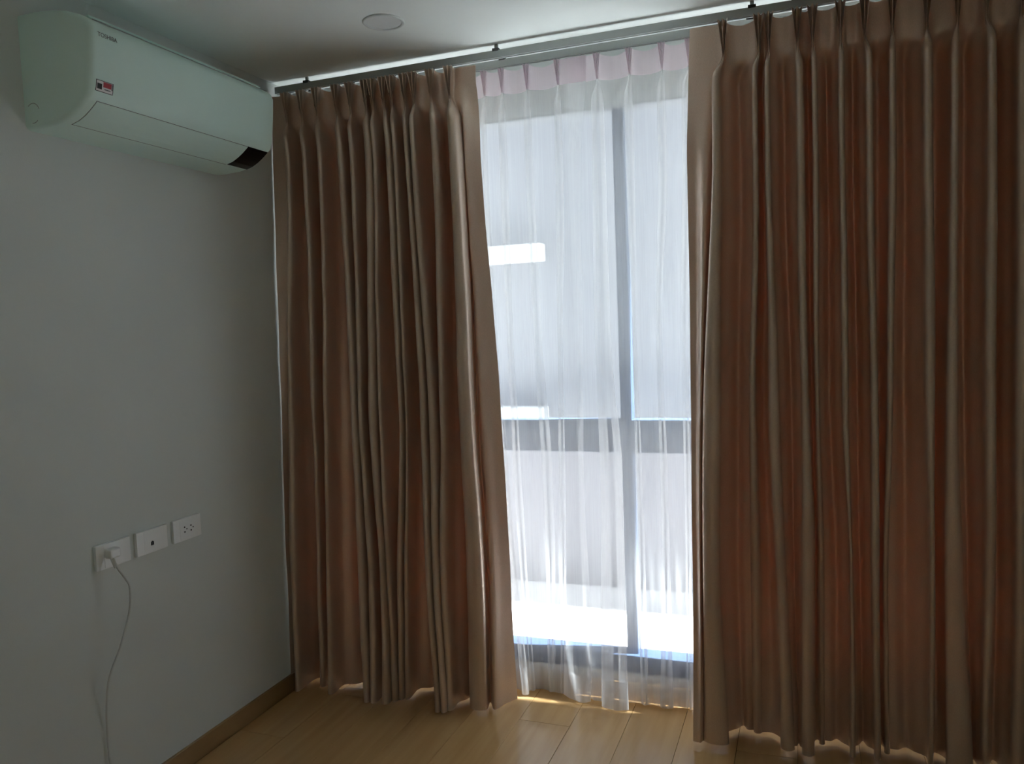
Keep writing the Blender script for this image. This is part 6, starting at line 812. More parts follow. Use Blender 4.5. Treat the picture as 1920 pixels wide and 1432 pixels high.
[0,[2.358,1.828,-0.104],[2.3096,1.822,-0.1022],[2.27,1.818,-0.0995],[2.2,1.8279,-0.0968],[2.0,1.8295,-0.0955],[1.1,1.8295,-0.0938],[0.5,1.8295,-0.0909],[0.008,1.8295,-0.0876]],
[0,[2.358,1.8208,-0.086],[2.3096,1.8181,-0.0876],[2.27,1.8163,-0.09],[2.2,1.8194,-0.0852],[2.0,1.82,-0.0852],[1.1,1.82,-0.0832],[0.5,1.82,-0.0799],[0.008,1.82,-0.0761]],
[0.0091,[2.358,1.8475,-0.076],[2.3096,1.8475,-0.074],[2.27,1.8475,-0.074],[2.2,1.856,-0.0714],[2.0,1.856,-0.0714],[1.1,1.856,-0.0693],[0.5,1.856,-0.0658],[0.008,1.856,-0.0616]],
[0.0152,[2.358,1.8775,-0.076],[2.3096,1.8775,-0.074],[2.27,1.8775,-0.074],[2.2,1.88,-0.07],[2.0,1.88,-0.07],[1.1,1.88,-0.0679],[0.5,1.88,-0.0643],[0.008,1.88,-0.0601]],
[0.0091,[2.358,1.9075,-0.076],[2.3096,1.9075,-0.074],[2.27,1.9075,-0.074],[2.2,1.904,-0.0714],[2.0,1.904,-0.0714],[1.1,1.904,-0.0693],[0.5,1.904,-0.0658],[0.008,1.904,-0.0616]],
[0,[2.358,1.9342,-0.086],[2.3096,1.9368,-0.0876],[2.27,1.9386,-0.09],[2.2,1.9399,-0.0852],[2.0,1.94,-0.0852],[1.1,1.94,-0.0832],[0.5,1.94,-0.0799],[0.008,1.94,-0.0761]],
[0,[2.358,1.927,-0.104],[2.3096,1.933,-0.1022],[2.27,1.937,-0.0995],[2.2,1.9313,-0.0968],[2.0,1.9305,-0.0955],[1.1,1.9305,-0.0938],[0.5,1.9305,-0.0909],[0.008,1.9305,-0.0876]],
[0,[2.358,1.9335,-0.0914],[2.3096,1.9365,-0.0936],[2.27,1.9385,-0.0968],[2.2,1.9358,-0.1053],[2.0,1.9355,-0.105],[1.1,1.9355,-0.1033],[0.5,1.9355,-0.1004],[0.008,1.9355,-0.0971]],
[0,[2.358,1.94,-0.104],[2.3096,1.94,-0.1022],[2.27,1.94,-0.0995],[2.2,1.9421,-0.108],[2.0,1.9425,-0.108],[1.1,1.9425,-0.1063],[0.5,1.9425,-0.1034],[0.008,1.9425,-0.1001]],
[0,[2.358,1.9465,-0.0914],[2.3096,1.9435,-0.0936],[2.27,1.9415,-0.0968],[2.2,1.9484,-0.1053],[2.0,1.9495,-0.105],[1.1,1.9495,-0.1033],[0.5,1.9495,-0.1004],[0.008,1.9495,-0.0971]],
[0,[2.358,1.953,-0.104],[2.3096,1.947,-0.1022],[2.27,1.943,-0.0995],[2.2,1.9529,-0.0968],[2.0,1.9545,-0.0955],[1.1,1.9545,-0.0938],[0.5,1.9545,-0.0909],[0.008,1.9545,-0.0876]],
[0,[2.358,1.9458,-0.086],[2.3096,1.9431,-0.0876],[2.27,1.9413,-0.09],[2.2,1.9444,-0.0852],[2.0,1.945,-0.0852],[1.1,1.945,-0.0832],[0.5,1.945,-0.0799],[0.008,1.945,-0.0761]],
[0.0091,[2.358,1.9725,-0.076],[2.3096,1.9725,-0.074],[2.27,1.9725,-0.074],[2.2,1.981,-0.0714],[2.0,1.981,-0.0714],[1.1,1.981,-0.0693],[0.5,1.981,-0.0658],[0.008,1.981,-0.0616]],
[0.0152,[2.358,2.0025,-0.076],[2.3096,2.0025,-0.074],[2.27,2.0025,-0.074],[2.2,2.005,-0.07],[2.0,2.005,-0.07],[1.1,2.005,-0.0679],[0.5,2.005,-0.0643],[0.008,2.005,-0.0601]],
[0.0091,[2.358,2.0325,-0.076],[2.3096,2.0325,-0.074],[2.27,2.0325,-0.074],[2.2,2.029,-0.0714],[2.0,2.029,-0.0714],[1.1,2.029,-0.0693],[0.5,2.029,-0.0658],[0.008,2.029,-0.0616]],
[0,[2.358,2.0591,-0.086],[2.3096,2.0618,-0.0876],[2.27,2.0636,-0.09],[2.2,2.0649,-0.0852],[2.0,2.065,-0.0852],[1.1,2.065,-0.0832],[0.5,2.065,-0.0799],[0.008,2.065,-0.0761]],
[0,[2.358,2.052,-0.104],[2.3096,2.058,-0.1022],[2.27,2.062,-0.0995],[2.2,2.0563,-0.0968],[2.0,2.0555,-0.0955],[1.1,2.0555,-0.0938],[0.5,2.0555,-0.0909],[0.008,2.0555,-0.0876]],
[0,[2.358,2.0585,-0.0914],[2.3096,2.0615,-0.0936],[2.27,2.0635,-0.0968],[2.2,2.0608,-0.1053],[2.0,2.0605,-0.105],[1.1,2.0605,-0.1033],[0.5,2.0605,-0.1004],[0.008,2.0605,-0.0971]],
[0,[2.358,2.065,-0.104],[2.3096,2.065,-0.1022],[2.27,2.065,-0.0995],[2.2,2.0671,-0.108],[2.0,2.0675,-0.108],[1.1,2.0675,-0.1063],[0.5,2.0675,-0.1034],[0.008,2.0675,-0.1001]],
[0,[2.358,2.0715,-0.0914],[2.3096,2.0685,-0.0936],[2.27,2.0665,-0.0968],[2.2,2.0734,-0.1053],[2.0,2.0745,-0.105],[1.1,2.0745,-0.1033],[0.5,2.0745,-0.1004],[0.008,2.0745,-0.0971]],
[0,[2.358,2.078,-0.104],[2.3096,2.072,-0.1022],[2.27,2.068,-0.0995],[2.2,2.0779,-0.0968],[2.0,2.0795,-0.0955],[1.1,2.0795,-0.0938],[0.5,2.0795,-0.0909],[0.008,2.0795,-0.0876]],
[0,[2.358,2.0709,-0.086],[2.3096,2.0682,-0.0876],[2.27,2.0663,-0.09],[2.2,2.0694,-0.0852],[2.0,2.07,-0.0852],[1.1,2.07,-0.0832],[0.5,2.07,-0.0799],[0.008,2.07,-0.0761]],
[0.0091,[2.358,2.0975,-0.076],[2.3096,2.0975,-0.074],[2.27,2.0975,-0.074],[2.2,2.106,-0.0714],[2.0,2.106,-0.0714],[1.1,2.106,-0.0693],[0.5,2.106,-0.0658],[0.008,2.106,-0.0616]],
[0.0152,[2.358,2.1275,-0.076],[2.3096,2.1275,-0.074],[2.27,2.1275,-0.074],[2.2,2.13,-0.07],[2.0,2.13,-0.07],[1.1,2.13,-0.0679],[0.5,2.13,-0.0643],[0.008,2.13,-0.0601]],
[0.0091,[2.358,2.1575,-0.076],[2.3096,2.1575,-0.074],[2.27,2.1575,-0.074],[2.2,2.154,-0.0714],[2.0,2.154,-0.0714],[1.1,2.154,-0.0693],[0.5,2.154,-0.0658],[0.008,2.154,-0.0616]],
[0,[2.358,2.1841,-0.086],[2.3096,2.1868,-0.0876],[2.27,2.1886,-0.09],[2.2,2.1899,-0.0852],[2.0,2.19,-0.0852],[1.1,2.19,-0.0832],[0.5,2.19,-0.0799],[0.008,2.19,-0.0761]],
[0,[2.358,2.177,-0.104],[2.3096,2.183,-0.1022],[2.27,2.187,-0.0995],[2.2,2.1813,-0.0968],[2.0,2.1805,-0.0955],[1.1,2.1805,-0.0938],[0.5,2.1805,-0.0909],[0.008,2.1805,-0.0876]],
[0,[2.358,2.1835,-0.0914],[2.3096,2.1865,-0.0936],[2.27,2.1885,-0.0968],[2.2,2.1858,-0.1053],[2.0,2.1855,-0.105],[1.1,2.1855,-0.1033],[0.5,2.1855,-0.1004],[0.008,2.1855,-0.0971]],
[0,[2.358,2.19,-0.104],[2.3096,2.19,-0.1022],[2.27,2.19,-0.0995],[2.2,2.1921,-0.108],[2.0,2.1925,-0.108],[1.1,2.1925,-0.1063],[0.5,2.1925,-0.1034],[0.008,2.1925,-0.1001]],
[0,[2.358,2.1965,-0.0914],[2.3096,2.1935,-0.0936],[2.27,2.1915,-0.0968],[2.2,2.1984,-0.1053],[2.0,2.1995,-0.105],[1.1,2.1995,-0.1033],[0.5,2.1995,-0.1004],[0.008,2.1995,-0.0971]],
[0,[2.358,2.203,-0.104],[2.3096,2.197,-0.1022],[2.27,2.193,-0.0995],[2.2,2.2029,-0.0968],[2.0,2.2045,-0.0955],[1.1,2.2045,-0.0938],[0.5,2.2045,-0.0909],[0.008,2.2045,-0.0876]],
[0,[2.358,2.1959,-0.086],[2.3096,2.1932,-0.0876],[2.27,2.1913,-0.09],[2.2,2.1944,-0.0852],[2.0,2.195,-0.0852],[1.1,2.195,-0.0832],[0.5,2.195,-0.0799],[0.008,2.195,-0.0761]],
[0.0091,[2.358,2.2225,-0.076],[2.3096,2.2225,-0.074],[2.27,2.2225,-0.074],[2.2,2.231,-0.0714],[2.0,2.231,-0.0714],[1.1,2.231,-0.0693],[0.5,2.231,-0.0658],[0.008,2.231,-0.0616]],
[0.0152,[2.358,2.2525,-0.076],[2.3096,2.2525,-0.074],[2.27,2.2525,-0.074],[2.2,2.255,-0.07],[2.0,2.255,-0.07],[1.1,2.255,-0.0679],[0.5,2.255,-0.0643],[0.008,2.255,-0.0601]],
[0.0091,[2.358,2.2825,-0.076],[2.3096,2.2825,-0.074],[2.27,2.2825,-0.074],[2.2,2.279,-0.0714],[2.0,2.279,-0.0714],[1.1,2.279,-0.0693],[0.5,2.279,-0.0658],[0.008,2.279,-0.0616]],
[0,[2.358,2.3091,-0.086],[2.3096,2.3118,-0.0876],[2.27,2.3136,-0.09],[2.2,2.3149,-0.0852],[2.0,2.315,-0.0852],[1.1,2.315,-0.0832],[0.5,2.315,-0.0799],[0.008,2.315,-0.0761]],
[0,[2.358,2.302,-0.104],[2.3096,2.308,-0.1022],[2.27,2.312,-0.0995],[2.2,2.3063,-0.0968],[2.0,2.3055,-0.0955],[1.1,2.3055,-0.0938],[0.5,2.3055,-0.0909],[0.008,2.3055,-0.0876]],
[0,[2.358,2.3085,-0.0914],[2.3096,2.3115,-0.0936],[2.27,2.3135,-0.0968],[2.2,2.3108,-0.1053],[2.0,2.3105,-0.105],[1.1,2.3105,-0.1033],[0.5,2.3105,-0.1004],[0.008,2.3105,-0.0971]],
[0,[2.358,2.315,-0.104],[2.3096,2.315,-0.1022],[2.27,2.315,-0.0995],[2.2,2.3171,-0.108],[2.0,2.3175,-0.108],[1.1,2.3175,-0.1063],[0.5,2.3175,-0.1034],[0.008,2.3175,-0.1001]],
[0,[2.358,2.3215,-0.0914],[2.3096,2.3185,-0.0936],[2.27,2.3165,-0.0968],[2.2,2.3234,-0.1053],[2.0,2.3245,-0.105],[1.1,2.3245,-0.1033],[0.5,2.3245,-0.1004],[0.008,2.3245,-0.0971]],
[0,[2.358,2.328,-0.104],[2.3096,2.322,-0.1022],[2.27,2.318,-0.0995],[2.2,2.3279,-0.0968],[2.0,2.3295,-0.0955],[1.1,2.3295,-0.0938],[0.5,2.3295,-0.0909],[0.008,2.3295,-0.0876]],
[0,[2.358,2.3209,-0.086],[2.3096,2.3182,-0.0876],[2.27,2.3163,-0.09],[2.2,2.3194,-0.0852],[2.0,2.32,-0.0852],[1.1,2.32,-0.0832],[0.5,2.32,-0.0799],[0.008,2.32,-0.0761]],
[0.0091,[2.358,2.3475,-0.076],[2.3096,2.3475,-0.074],[2.27,2.3475,-0.074],[2.2,2.356,-0.0714],[2.0,2.356,-0.0714],[1.1,2.356,-0.0693],[0.5,2.356,-0.0658],[0.008,2.356,-0.0616]],
[0.0152,[2.358,2.3775,-0.076],[2.3096,2.3775,-0.074],[2.27,2.3775,-0.074],[2.2,2.38,-0.07],[2.0,2.38,-0.07],[1.1,2.38,-0.0679],[0.5,2.38,-0.0643],[0.008,2.38,-0.0601]],
[0.0091,[2.358,2.4075,-0.076],[2.3096,2.4075,-0.074],[2.27,2.4075,-0.074],[2.2,2.404,-0.0714],[2.0,2.404,-0.0714],[1.1,2.404,-0.0693],[0.5,2.404,-0.0658],[0.008,2.404,-0.0616]],
[0,[2.358,2.4341,-0.086],[2.3096,2.4368,-0.0876],[2.27,2.4386,-0.09],[2.2,2.4399,-0.0852],[2.0,2.44,-0.0852],[1.1,2.44,-0.0832],[0.5,2.44,-0.0799],[0.008,2.44,-0.0761]],
[0,[2.358,2.427,-0.104],[2.3096,2.433,-0.1022],[2.27,2.437,-0.0995],[2.2,2.4313,-0.0968],[2.0,2.4305,-0.0955],[1.1,2.4305,-0.0938],[0.5,2.4305,-0.0909],[0.008,2.4305,-0.0876]],
[0,[2.358,2.4335,-0.0914],[2.3096,2.4365,-0.0936],[2.27,2.4385,-0.0968],[2.2,2.4358,-0.1053],[2.0,2.4355,-0.105],[1.1,2.4355,-0.1033],[0.5,2.4355,-0.1004],[0.008,2.4355,-0.0971]],
[0,[2.358,2.44,-0.104],[2.3096,2.44,-0.1022],[2.27,2.44,-0.0995],[2.2,2.4421,-0.108],[2.0,2.4425,-0.108],[1.1,2.4425,-0.1063],[0.5,2.4425,-0.1034],[0.008,2.4425,-0.1001]],
[0,[2.358,2.4465,-0.0914],[2.3096,2.4435,-0.0936],[2.27,2.4415,-0.0968],[2.2,2.4484,-0.1053],[2.0,2.4495,-0.105],[1.1,2.4495,-0.1033],[0.5,2.4495,-0.1004],[0.008,2.4495,-0.0971]],
[0,[2.358,2.453,-0.104],[2.3096,2.447,-0.1022],[2.27,2.443,-0.0995],[2.2,2.4529,-0.0968],[2.0,2.4545,-0.0955],[1.1,2.4545,-0.0938],[0.5,2.4545,-0.0909],[0.008,2.4545,-0.0876]],
[0,[2.358,2.4459,-0.086],[2.3096,2.4432,-0.0876],[2.27,2.4413,-0.09],[2.2,2.4444,-0.0852],[2.0,2.445,-0.0852],[1.1,2.445,-0.0832],[0.5,2.445,-0.0799],[0.008,2.445,-0.0761]],
[0.0091,[2.358,2.4725,-0.076],[2.3096,2.4725,-0.074],[2.27,2.4725,-0.074],[2.2,2.481,-0.0714],[2.0,2.481,-0.0714],[1.1,2.481,-0.0693],[0.5,2.481,-0.0658],[0.008,2.481,-0.0616]],
[0.0152,[2.358,2.5025,-0.076],[2.3096,2.5025,-0.074],[2.27,2.5025,-0.074],[2.2,2.505,-0.07],[2.0,2.505,-0.07],[1.1,2.505,-0.0679],[0.5,2.505,-0.0643],[0.008,2.505,-0.0601]],
[0.0091,[2.358,2.5325,-0.076],[2.3096,2.5325,-0.074],[2.27,2.5325,-0.074],[2.2,2.529,-0.0714],[2.0,2.529,-0.0714],[1.1,2.529,-0.0693],[0.5,2.529,-0.0658],[0.008,2.529,-0.0616]],
[0,[2.358,2.5591,-0.086],[2.3096,2.5618,-0.0876],[2.27,2.5636,-0.09],[2.2,2.5649,-0.0852],[2.0,2.565,-0.0852],[1.1,2.565,-0.0832],[0.5,2.565,-0.0799],[0.008,2.565,-0.0761]],
[0,[2.358,2.552,-0.104],[2.3096,2.558,-0.1022],[2.27,2.562,-0.0995],[2.2,2.5563,-0.0968],[2.0,2.5555,-0.0955],[1.1,2.5555,-0.0938],[0.5,2.5555,-0.0909],[0.008,2.5555,-0.0876]],
[0,[2.358,2.5585,-0.0914],[2.3096,2.5615,-0.0936],[2.27,2.5635,-0.0968],[2.2,2.5608,-0.1053],[2.0,2.5605,-0.105],[1.1,2.5605,-0.1033],[0.5,2.5605,-0.1004],[0.008,2.5605,-0.0971]],
[0,[2.358,2.565,-0.104],[2.3096,2.565,-0.1022],[2.27,2.565,-0.0995],[2.2,2.5671,-0.108],[2.0,2.5675,-0.108],[1.1,2.5675,-0.1063],[0.5,2.5675,-0.1034],[0.008,2.5675,-0.1001]],
[0,[2.358,2.5715,-0.0914],[2.3096,2.5685,-0.0936],[2.27,2.5665,-0.0968],[2.2,2.5734,-0.1053],[2.0,2.5745,-0.105],[1.1,2.5745,-0.1033],[0.5,2.5745,-0.1004],[0.008,2.5745,-0.0971]],
[0,[2.358,2.578,-0.104],[2.3096,2.572,-0.1022],[2.27,2.568,-0.0995],[2.2,2.5779,-0.0968],[2.0,2.5795,-0.0955],[1.1,2.5795,-0.0938],[0.5,2.5795,-0.0909],[0.008,2.5795,-0.0876]],
[0,[2.358,2.5709,-0.086],[2.3096,2.5682,-0.0876],[2.27,2.5663,-0.09],[2.2,2.5694,-0.0852],[2.0,2.57,-0.0852],[1.1,2.57,-0.0832],[0.5,2.57,-0.0799],[0.008,2.57,-0.0761]],
[0.0091,[2.358,2.5975,-0.076],[2.3096,2.5975,-0.074],[2.27,2.5975,-0.074],[2.2,2.606,-0.0714],[2.0,2.606,-0.0714],[1.1,2.606,-0.0693],[0.5,2.606,-0.0658],[0.008,2.606,-0.0616]],
[0.0152,[2.358,2.6275,-0.076],[2.3096,2.6275,-0.074],[2.27,2.6275,-0.074],[2.2,2.63,-0.07],[2.0,2.63,-0.07],[1.1,2.63,-0.0679],[0.5,2.63,-0.0643],[0.008,2.63,-0.0601]],
[0.0091,[2.358,2.6575,-0.076],[2.3096,2.6575,-0.074],[2.27,2.6575,-0.074],[2.2,2.654,-0.0714],[2.0,2.654,-0.0714],[1.1,2.654,-0.0693],[0.5,2.654,-0.0658],[0.008,2.654,-0.0616]],
[0,[2.358,2.6841,-0.086],[2.3096,2.6868,-0.0876],[2.27,2.6886,-0.09],[2.2,2.6899,-0.0852],[2.0,2.69,-0.0852],[1.1,2.69,-0.0832],[0.5,2.69,-0.0799],[0.008,2.69,-0.0761]],
[0,[2.358,2.677,-0.104],[2.3096,2.683,-0.1022],[2.27,2.687,-0.0995],[2.2,2.6813,-0.0968],[2.0,2.6805,-0.0955],[1.1,2.6805,-0.0938],[0.5,2.6805,-0.0909],[0.008,2.6805,-0.0876]],
[0,[2.358,2.6835,-0.0914],[2.3096,2.6865,-0.0936],[2.27,2.6885,-0.0968],[2.2,2.6858,-0.1053],[2.0,2.6855,-0.105],[1.1,2.6855,-0.1033],[0.5,2.6855,-0.1004],[0.008,2.6855,-0.0971]],
[0,[2.358,2.69,-0.104],[2.3096,2.69,-0.1022],[2.27,2.69,-0.0995],[2.2,2.6921,-0.108],[2.0,2.6925,-0.108],[1.1,2.6925,-0.1063],[0.5,2.6925,-0.1034],[0.008,2.6925,-0.1001]],
[0,[2.358,2.6965,-0.0914],[2.3096,2.6935,-0.0936],[2.27,2.6915,-0.0968],[2.2,2.6984,-0.1053],[2.0,2.6995,-0.105],[1.1,2.6995,-0.1033],[0.5,2.6995,-0.1004],[0.008,2.6995,-0.0971]],
[0,[2.358,2.703,-0.104],[2.3096,2.697,-0.1022],[2.27,2.693,-0.0995],[2.2,2.7029,-0.0968],[2.0,2.7045,-0.0955],[1.1,2.7045,-0.0938],[0.5,2.7045,-0.0909],[0.008,2.7045,-0.0876]],
[0,[2.358,2.6959,-0.086],[2.3096,2.6932,-0.0876],[2.27,2.6913,-0.09],[2.2,2.6944,-0.0852],[2.0,2.695,-0.0852],[1.1,2.695,-0.0832],[0.5,2.695,-0.0799],[0.008,2.695,-0.0761]],
[0.0091,[2.358,2.7225,-0.076],[2.3096,2.7225,-0.074],[2.27,2.7225,-0.074],[2.2,2.731,-0.0714],[2.0,2.731,-0.0714],[1.1,2.731,-0.0693],[0.5,2.731,-0.0658],[0.008,2.731,-0.0616]],
[0.0152,[2.358,2.7525,-0.076],[2.3096,2.7525,-0.074],[2.27,2.7525,-0.074],[2.2,2.755,-0.07],[2.0,2.755,-0.07],[1.1,2.755,-0.0679],[0.5,2.755,-0.0643],[0.008,2.755,-0.0601]],
[0.0091,[2.358,2.7825,-0.076],[2.3096,2.7825,-0.074],[2.27,2.7825,-0.074],[2.2,2.779,-0.0714],[2.0,2.779,-0.0714],[1.1,2.779,-0.0693],[0.5,2.779,-0.0658],[0.008,2.779,-0.0616]],
[0,[2.358,2.8091,-0.086],[2.3096,2.8118,-0.0876],[2.27,2.8136,-0.09],[2.2,2.8149,-0.0852],[2.0,2.815,-0.0852],[1.1,2.815,-0.0832],[0.5,2.815,-0.0799],[0.008,2.815,-0.0761]],
[0,[2.358,2.802,-0.104],[2.3096,2.808,-0.1022],[2.27,2.812,-0.0995],[2.2,2.8063,-0.0968],[2.0,2.8055,-0.0955],[1.1,2.8055,-0.0938],[0.5,2.8055,-0.0909],[0.008,2.8055,-0.0876]],
[0,[2.358,2.8085,-0.0914],[2.3096,2.8115,-0.0936],[2.27,2.8135,-0.0968],[2.2,2.8108,-0.1053],[2.0,2.8105,-0.105],[1.1,2.8105,-0.1033],[0.5,2.8105,-0.1004],[0.008,2.8105,-0.0971]],
[0,[2.358,2.815,-0.104],[2.3096,2.815,-0.1022],[2.27,2.815,-0.0995],[2.2,2.8171,-0.108],[2.0,2.8175,-0.108],[1.1,2.8175,-0.1063],[0.5,2.8175,-0.1034],[0.008,2.8175,-0.1001]],
[0,[2.358,2.8215,-0.0914],[2.3096,2.8185,-0.0936],[2.27,2.8165,-0.0968],[2.2,2.8234,-0.1053],[2.0,2.8245,-0.105],[1.1,2.8245,-0.1033],[0.5,2.8245,-0.1004],[0.008,2.8245,-0.0971]],
[0,[2.358,2.828,-0.104],[2.3096,2.822,-0.1022],[2.27,2.818,-0.0995],[2.2,2.8279,-0.0968],[2.0,2.8295,-0.0955],[1.1,2.8295,-0.0938],[0.5,2.8295,-0.0909],[0.008,2.8295,-0.0876]],
[0,[2.358,2.8209,-0.086],[2.3096,2.8182,-0.0876],[2.27,2.8163,-0.09],[2.2,2.8194,-0.0852],[2.0,2.82,-0.0852],[1.1,2.82,-0.0832],[0.5,2.82,-0.0799],[0.008,2.82,-0.0761]],
[0.0091,[2.358,2.8475,-0.076],[2.3096,2.8475,-0.074],[2.27,2.8475,-0.074],[2.2,2.856,-0.0714],[2.0,2.856,-0.0714],[1.1,2.856,-0.0693],[0.5,2.856,-0.0658],[0.008,2.856,-0.0616]],
[0.0152,[2.358,2.8775,-0.076],[2.3096,2.8775,-0.074],[2.27,2.8775,-0.074],[2.2,2.88,-0.07],[2.0,2.88,-0.07],[1.1,2.88,-0.0679],[0.5,2.88,-0.0643],[0.008,2.88,-0.0601]],
[0.0091,[2.358,2.9075,-0.076],[2.3096,2.9075,-0.074],[2.27,2.9075,-0.074],[2.2,2.904,-0.0714],[2.0,2.904,-0.0714],[1.1,2.904,-0.0693],[0.5,2.904,-0.0658],[0.008,2.904,-0.0616]],
[0,[2.358,2.9341,-0.086],[2.3096,2.9368,-0.0876],[2.27,2.9386,-0.09],[2.2,2.9399,-0.0852],[2.0,2.94,-0.0852],[1.1,2.94,-0.0832],[0.5,2.94,-0.0799],[0.008,2.94,-0.0761]],
[0,[2.358,2.927,-0.104],[2.3096,2.933,-0.1022],[2.27,2.937,-0.0995],[2.2,2.9313,-0.0968],[2.0,2.9305,-0.0955],[1.1,2.9305,-0.0938],[0.5,2.9305,-0.0909],[0.008,2.9305,-0.0876]],
[0,[2.358,2.9335,-0.0914],[2.3096,2.9365,-0.0936],[2.27,2.9385,-0.0968],[2.2,2.9358,-0.1053],[2.0,2.9355,-0.105],[1.1,2.9355,-0.1033],[0.5,2.9355,-0.1004],[0.008,2.9355,-0.0971]],
[0,[2.358,2.94,-0.104],[2.3096,2.94,-0.1022],[2.27,2.94,-0.0995],[2.2,2.9421,-0.108],[2.0,2.9425,-0.108],[1.1,2.9425,-0.1063],[0.5,2.9425,-0.1034],[0.008,2.9425,-0.1001]],
[0,[2.358,2.9465,-0.0914],[2.3096,2.9435,-0.0936],[2.27,2.9415,-0.0968],[2.2,2.9484,-0.1053],[2.0,2.9495,-0.105],[1.1,2.9495,-0.1033],[0.5,2.9495,-0.1004],[0.008,2.9495,-0.0971]],
[0,[2.358,2.953,-0.104],[2.3096,2.947,-0.1022],[2.27,2.943,-0.0995],[2.2,2.9529,-0.0968],[2.0,2.9545,-0.0955],[1.1,2.9545,-0.0938],[0.5,2.9545,-0.0909],[0.008,2.9545,-0.0876]],
[0,[2.358,2.9459,-0.086],[2.3096,2.9432,-0.0876],[2.27,2.9413,-0.09],[2.2,2.9444,-0.0852],[2.0,2.945,-0.0852],[1.1,2.945,-0.0832],[0.5,2.945,-0.0799],[0.008,2.945,-0.0761]],
[0,[2.358,3.1,-0.08],[2.3,3.1,-0.08],[2.27,3.1,-0.08],[2.2,3.1,-0.08],[2.0,3.1,-0.08],[1.1,3.1,-0.08],[0.5,3.1,-0.08],[0.008,3.1,-0.08]]]

def pchip(zs, vs, q):
    """monotone cubic through (zs ascending, vs) at q"""
    h = np.diff(zs); d = np.diff(vs)/h
    m = np.zeros(len(zs))
    m[0], m[-1] = d[0], d[-1]
    for i in range(1, len(zs)-1):
        if d[i-1]*d[i] > 0:
            w1, w2 = 2*h[i]+h[i-1], h[i]+2*h[i-1]
            m[i] = (w1+w2)/(w1/d[i-1]+w2/d[i])
    i = np.clip(np.searchsorted(zs, q)-1, 0, len(zs)-2)
    t = np.clip((q-zs[i])/h[i], 0, 1); hh = h[i]
    return ((1+2*t)*(1-t)**2*vs[i] + t*(1-t)**2*hh*m[i] + t*t*(3-2*t)*vs[i+1] + t*t*(t-1)*hh*m[i+1])

def cloth(table, K=4, nz=110, ripple=None, lean=None):
    """table: columns of [sag, [z, x, y], ...] -> grid of points (nz, ncol, 3)"""
    ztop = table[0][1][0]; zbot = min(p[0] for c in table for p in c[1:])
    s = np.linspace(0, 1, nz)
    zg = zbot + (ztop-zbot)*(1-(0.35*s**2+0.65*s))            # denser near the top
    zg = ztop - (ztop-zbot)*(0.45*s + 0.55*s**1.6)
    cols = np.zeros((nz, len(table), 3))
    for c, colm in enumerate(table):
        a = np.array(sorted(colm[1:], key=lambda p: p[0]))
        keep = [0]
        for i in range(1, len(a)):
            if a[i, 0]-a[keep[-1], 0] > 0.012: keep.append(i)
        a = a[keep]
        cols[:, c, 0] = pchip(a[:, 0], a[:, 1], zg)
        cols[:, c, 1] = pchip(a[:, 0], a[:, 2], zg)
        cols[:, c, 2] = zg - colm[0]*np.clip((zg-(ztop-0.16))/0.16, 0, 1)**1.5
    # spline across the cloth (centripetal Catmull-Rom on x, y, z)
    n = len(table); out = []
    for i in range(n-1):
        p0, p1, p2, p3 = cols[:, max(i-1, 0)], cols[:, i], cols[:, i+1], cols[:, min(i+2, n-1)]
        def dist(a, b): return np.maximum(np.linalg.norm(a-b, axis=1, keepdims=True), 1e-5)**0.5
        d1, d2, d3 = dist(p0, p1), dist(p1, p2), dist(p2, p3)
        if i == 0: d1 = d2
        if i == n-2: d3 = d2
        m1 = (p1-p0)/d1 - (p2-p0)/(d1+d2) + (p2-p1)/d2 if i > 0 else (p2-p1)/d2
        m2 = (p2-p1)/d2 - (p3-p1)/(d2+d3) + (p3-p2)/d3 if i < n-2 else (p2-p1)/d2
        m1 = m1*d2; m2 = m2*d2
        for k in range(K):
            t = k/K
            out.append((2*t**3-3*t*t+1)*p1 + (t**3-2*t*t+t)*m1 + (-2*t**3+3*t*t)*p2 + (t**3-t*t)*m2)
    out.append(cols[:, -1])
    G = np.stack(out, axis=1)
    if ripple: G = ripple(G)
    return G

def grid_mesh(name, G, m, parent=None, loc=(0, 0, 0)):
    nz, nc = G.shape[:2]
    me = bpy.data.meshes.new(name)
    v = (G - np.array(loc)).reshape(-1, 3)
    idx = np.arange(nz*nc).reshape(nz, nc)
    f = np.stack([idx[:-1, :-1], idx[1:, :-1], idx[1:, 1:], idx[:-1, 1:]], axis=-1).reshape(-1, 4)
    me.from_pydata(v.tolist(), [], f.tolist())
    me.polygons.foreach_set('use_smooth', [True]*len(me.polygons))
    me.update()
    return link(name, me, m, parent)

hook_me = {}
def hooks(parent, xs, y, z, loc):
    if 'h' not in hook_me:
        bm = bmesh.new()
        tube(bm, smooth_path([(0, 0.0, 0.008), (0, 0, 0.002), (0, 0.006, -0.006), (0, 0.010, 0.0), (0, 0.009, 0.008)], 4), 0.0018, 6)
        box(bm, -0.004, 0.004, -0.003, 0.003, 0.004, 0.0085)
        me = bpy.data.meshes.new('hook'); bm.to_mesh(me); bm.free(); me.materials.append(M['hook']); hook_me['h'] = me
    for x in xs:
        if x > 3.08: continue
        o = bpy.data.objects.new('hook', hook_me['h']); col.objects.link(o)
        o.parent = parent; o.location = Vector((x, y, z)) - Vector(loc)

def ripple_left(G):
    # slight cloth unevenness so the folds are not ruled lines
    x, y, z = G[..., 0], G[..., 1], G[..., 2]
    w = np.clip((2.2-z)/0.6, 0, 1)
    G[..., 1] += w*(0.0022*np.sin(7.0*z+11*x) + 0.0014*np.sin(17*z-23*x+1.3))
    G[..., 0] += w*(0.0016*np.sin(5.0*z+31*x))
    G[..., 0] = np.maximum(G[..., 0], 0.003)
    return G

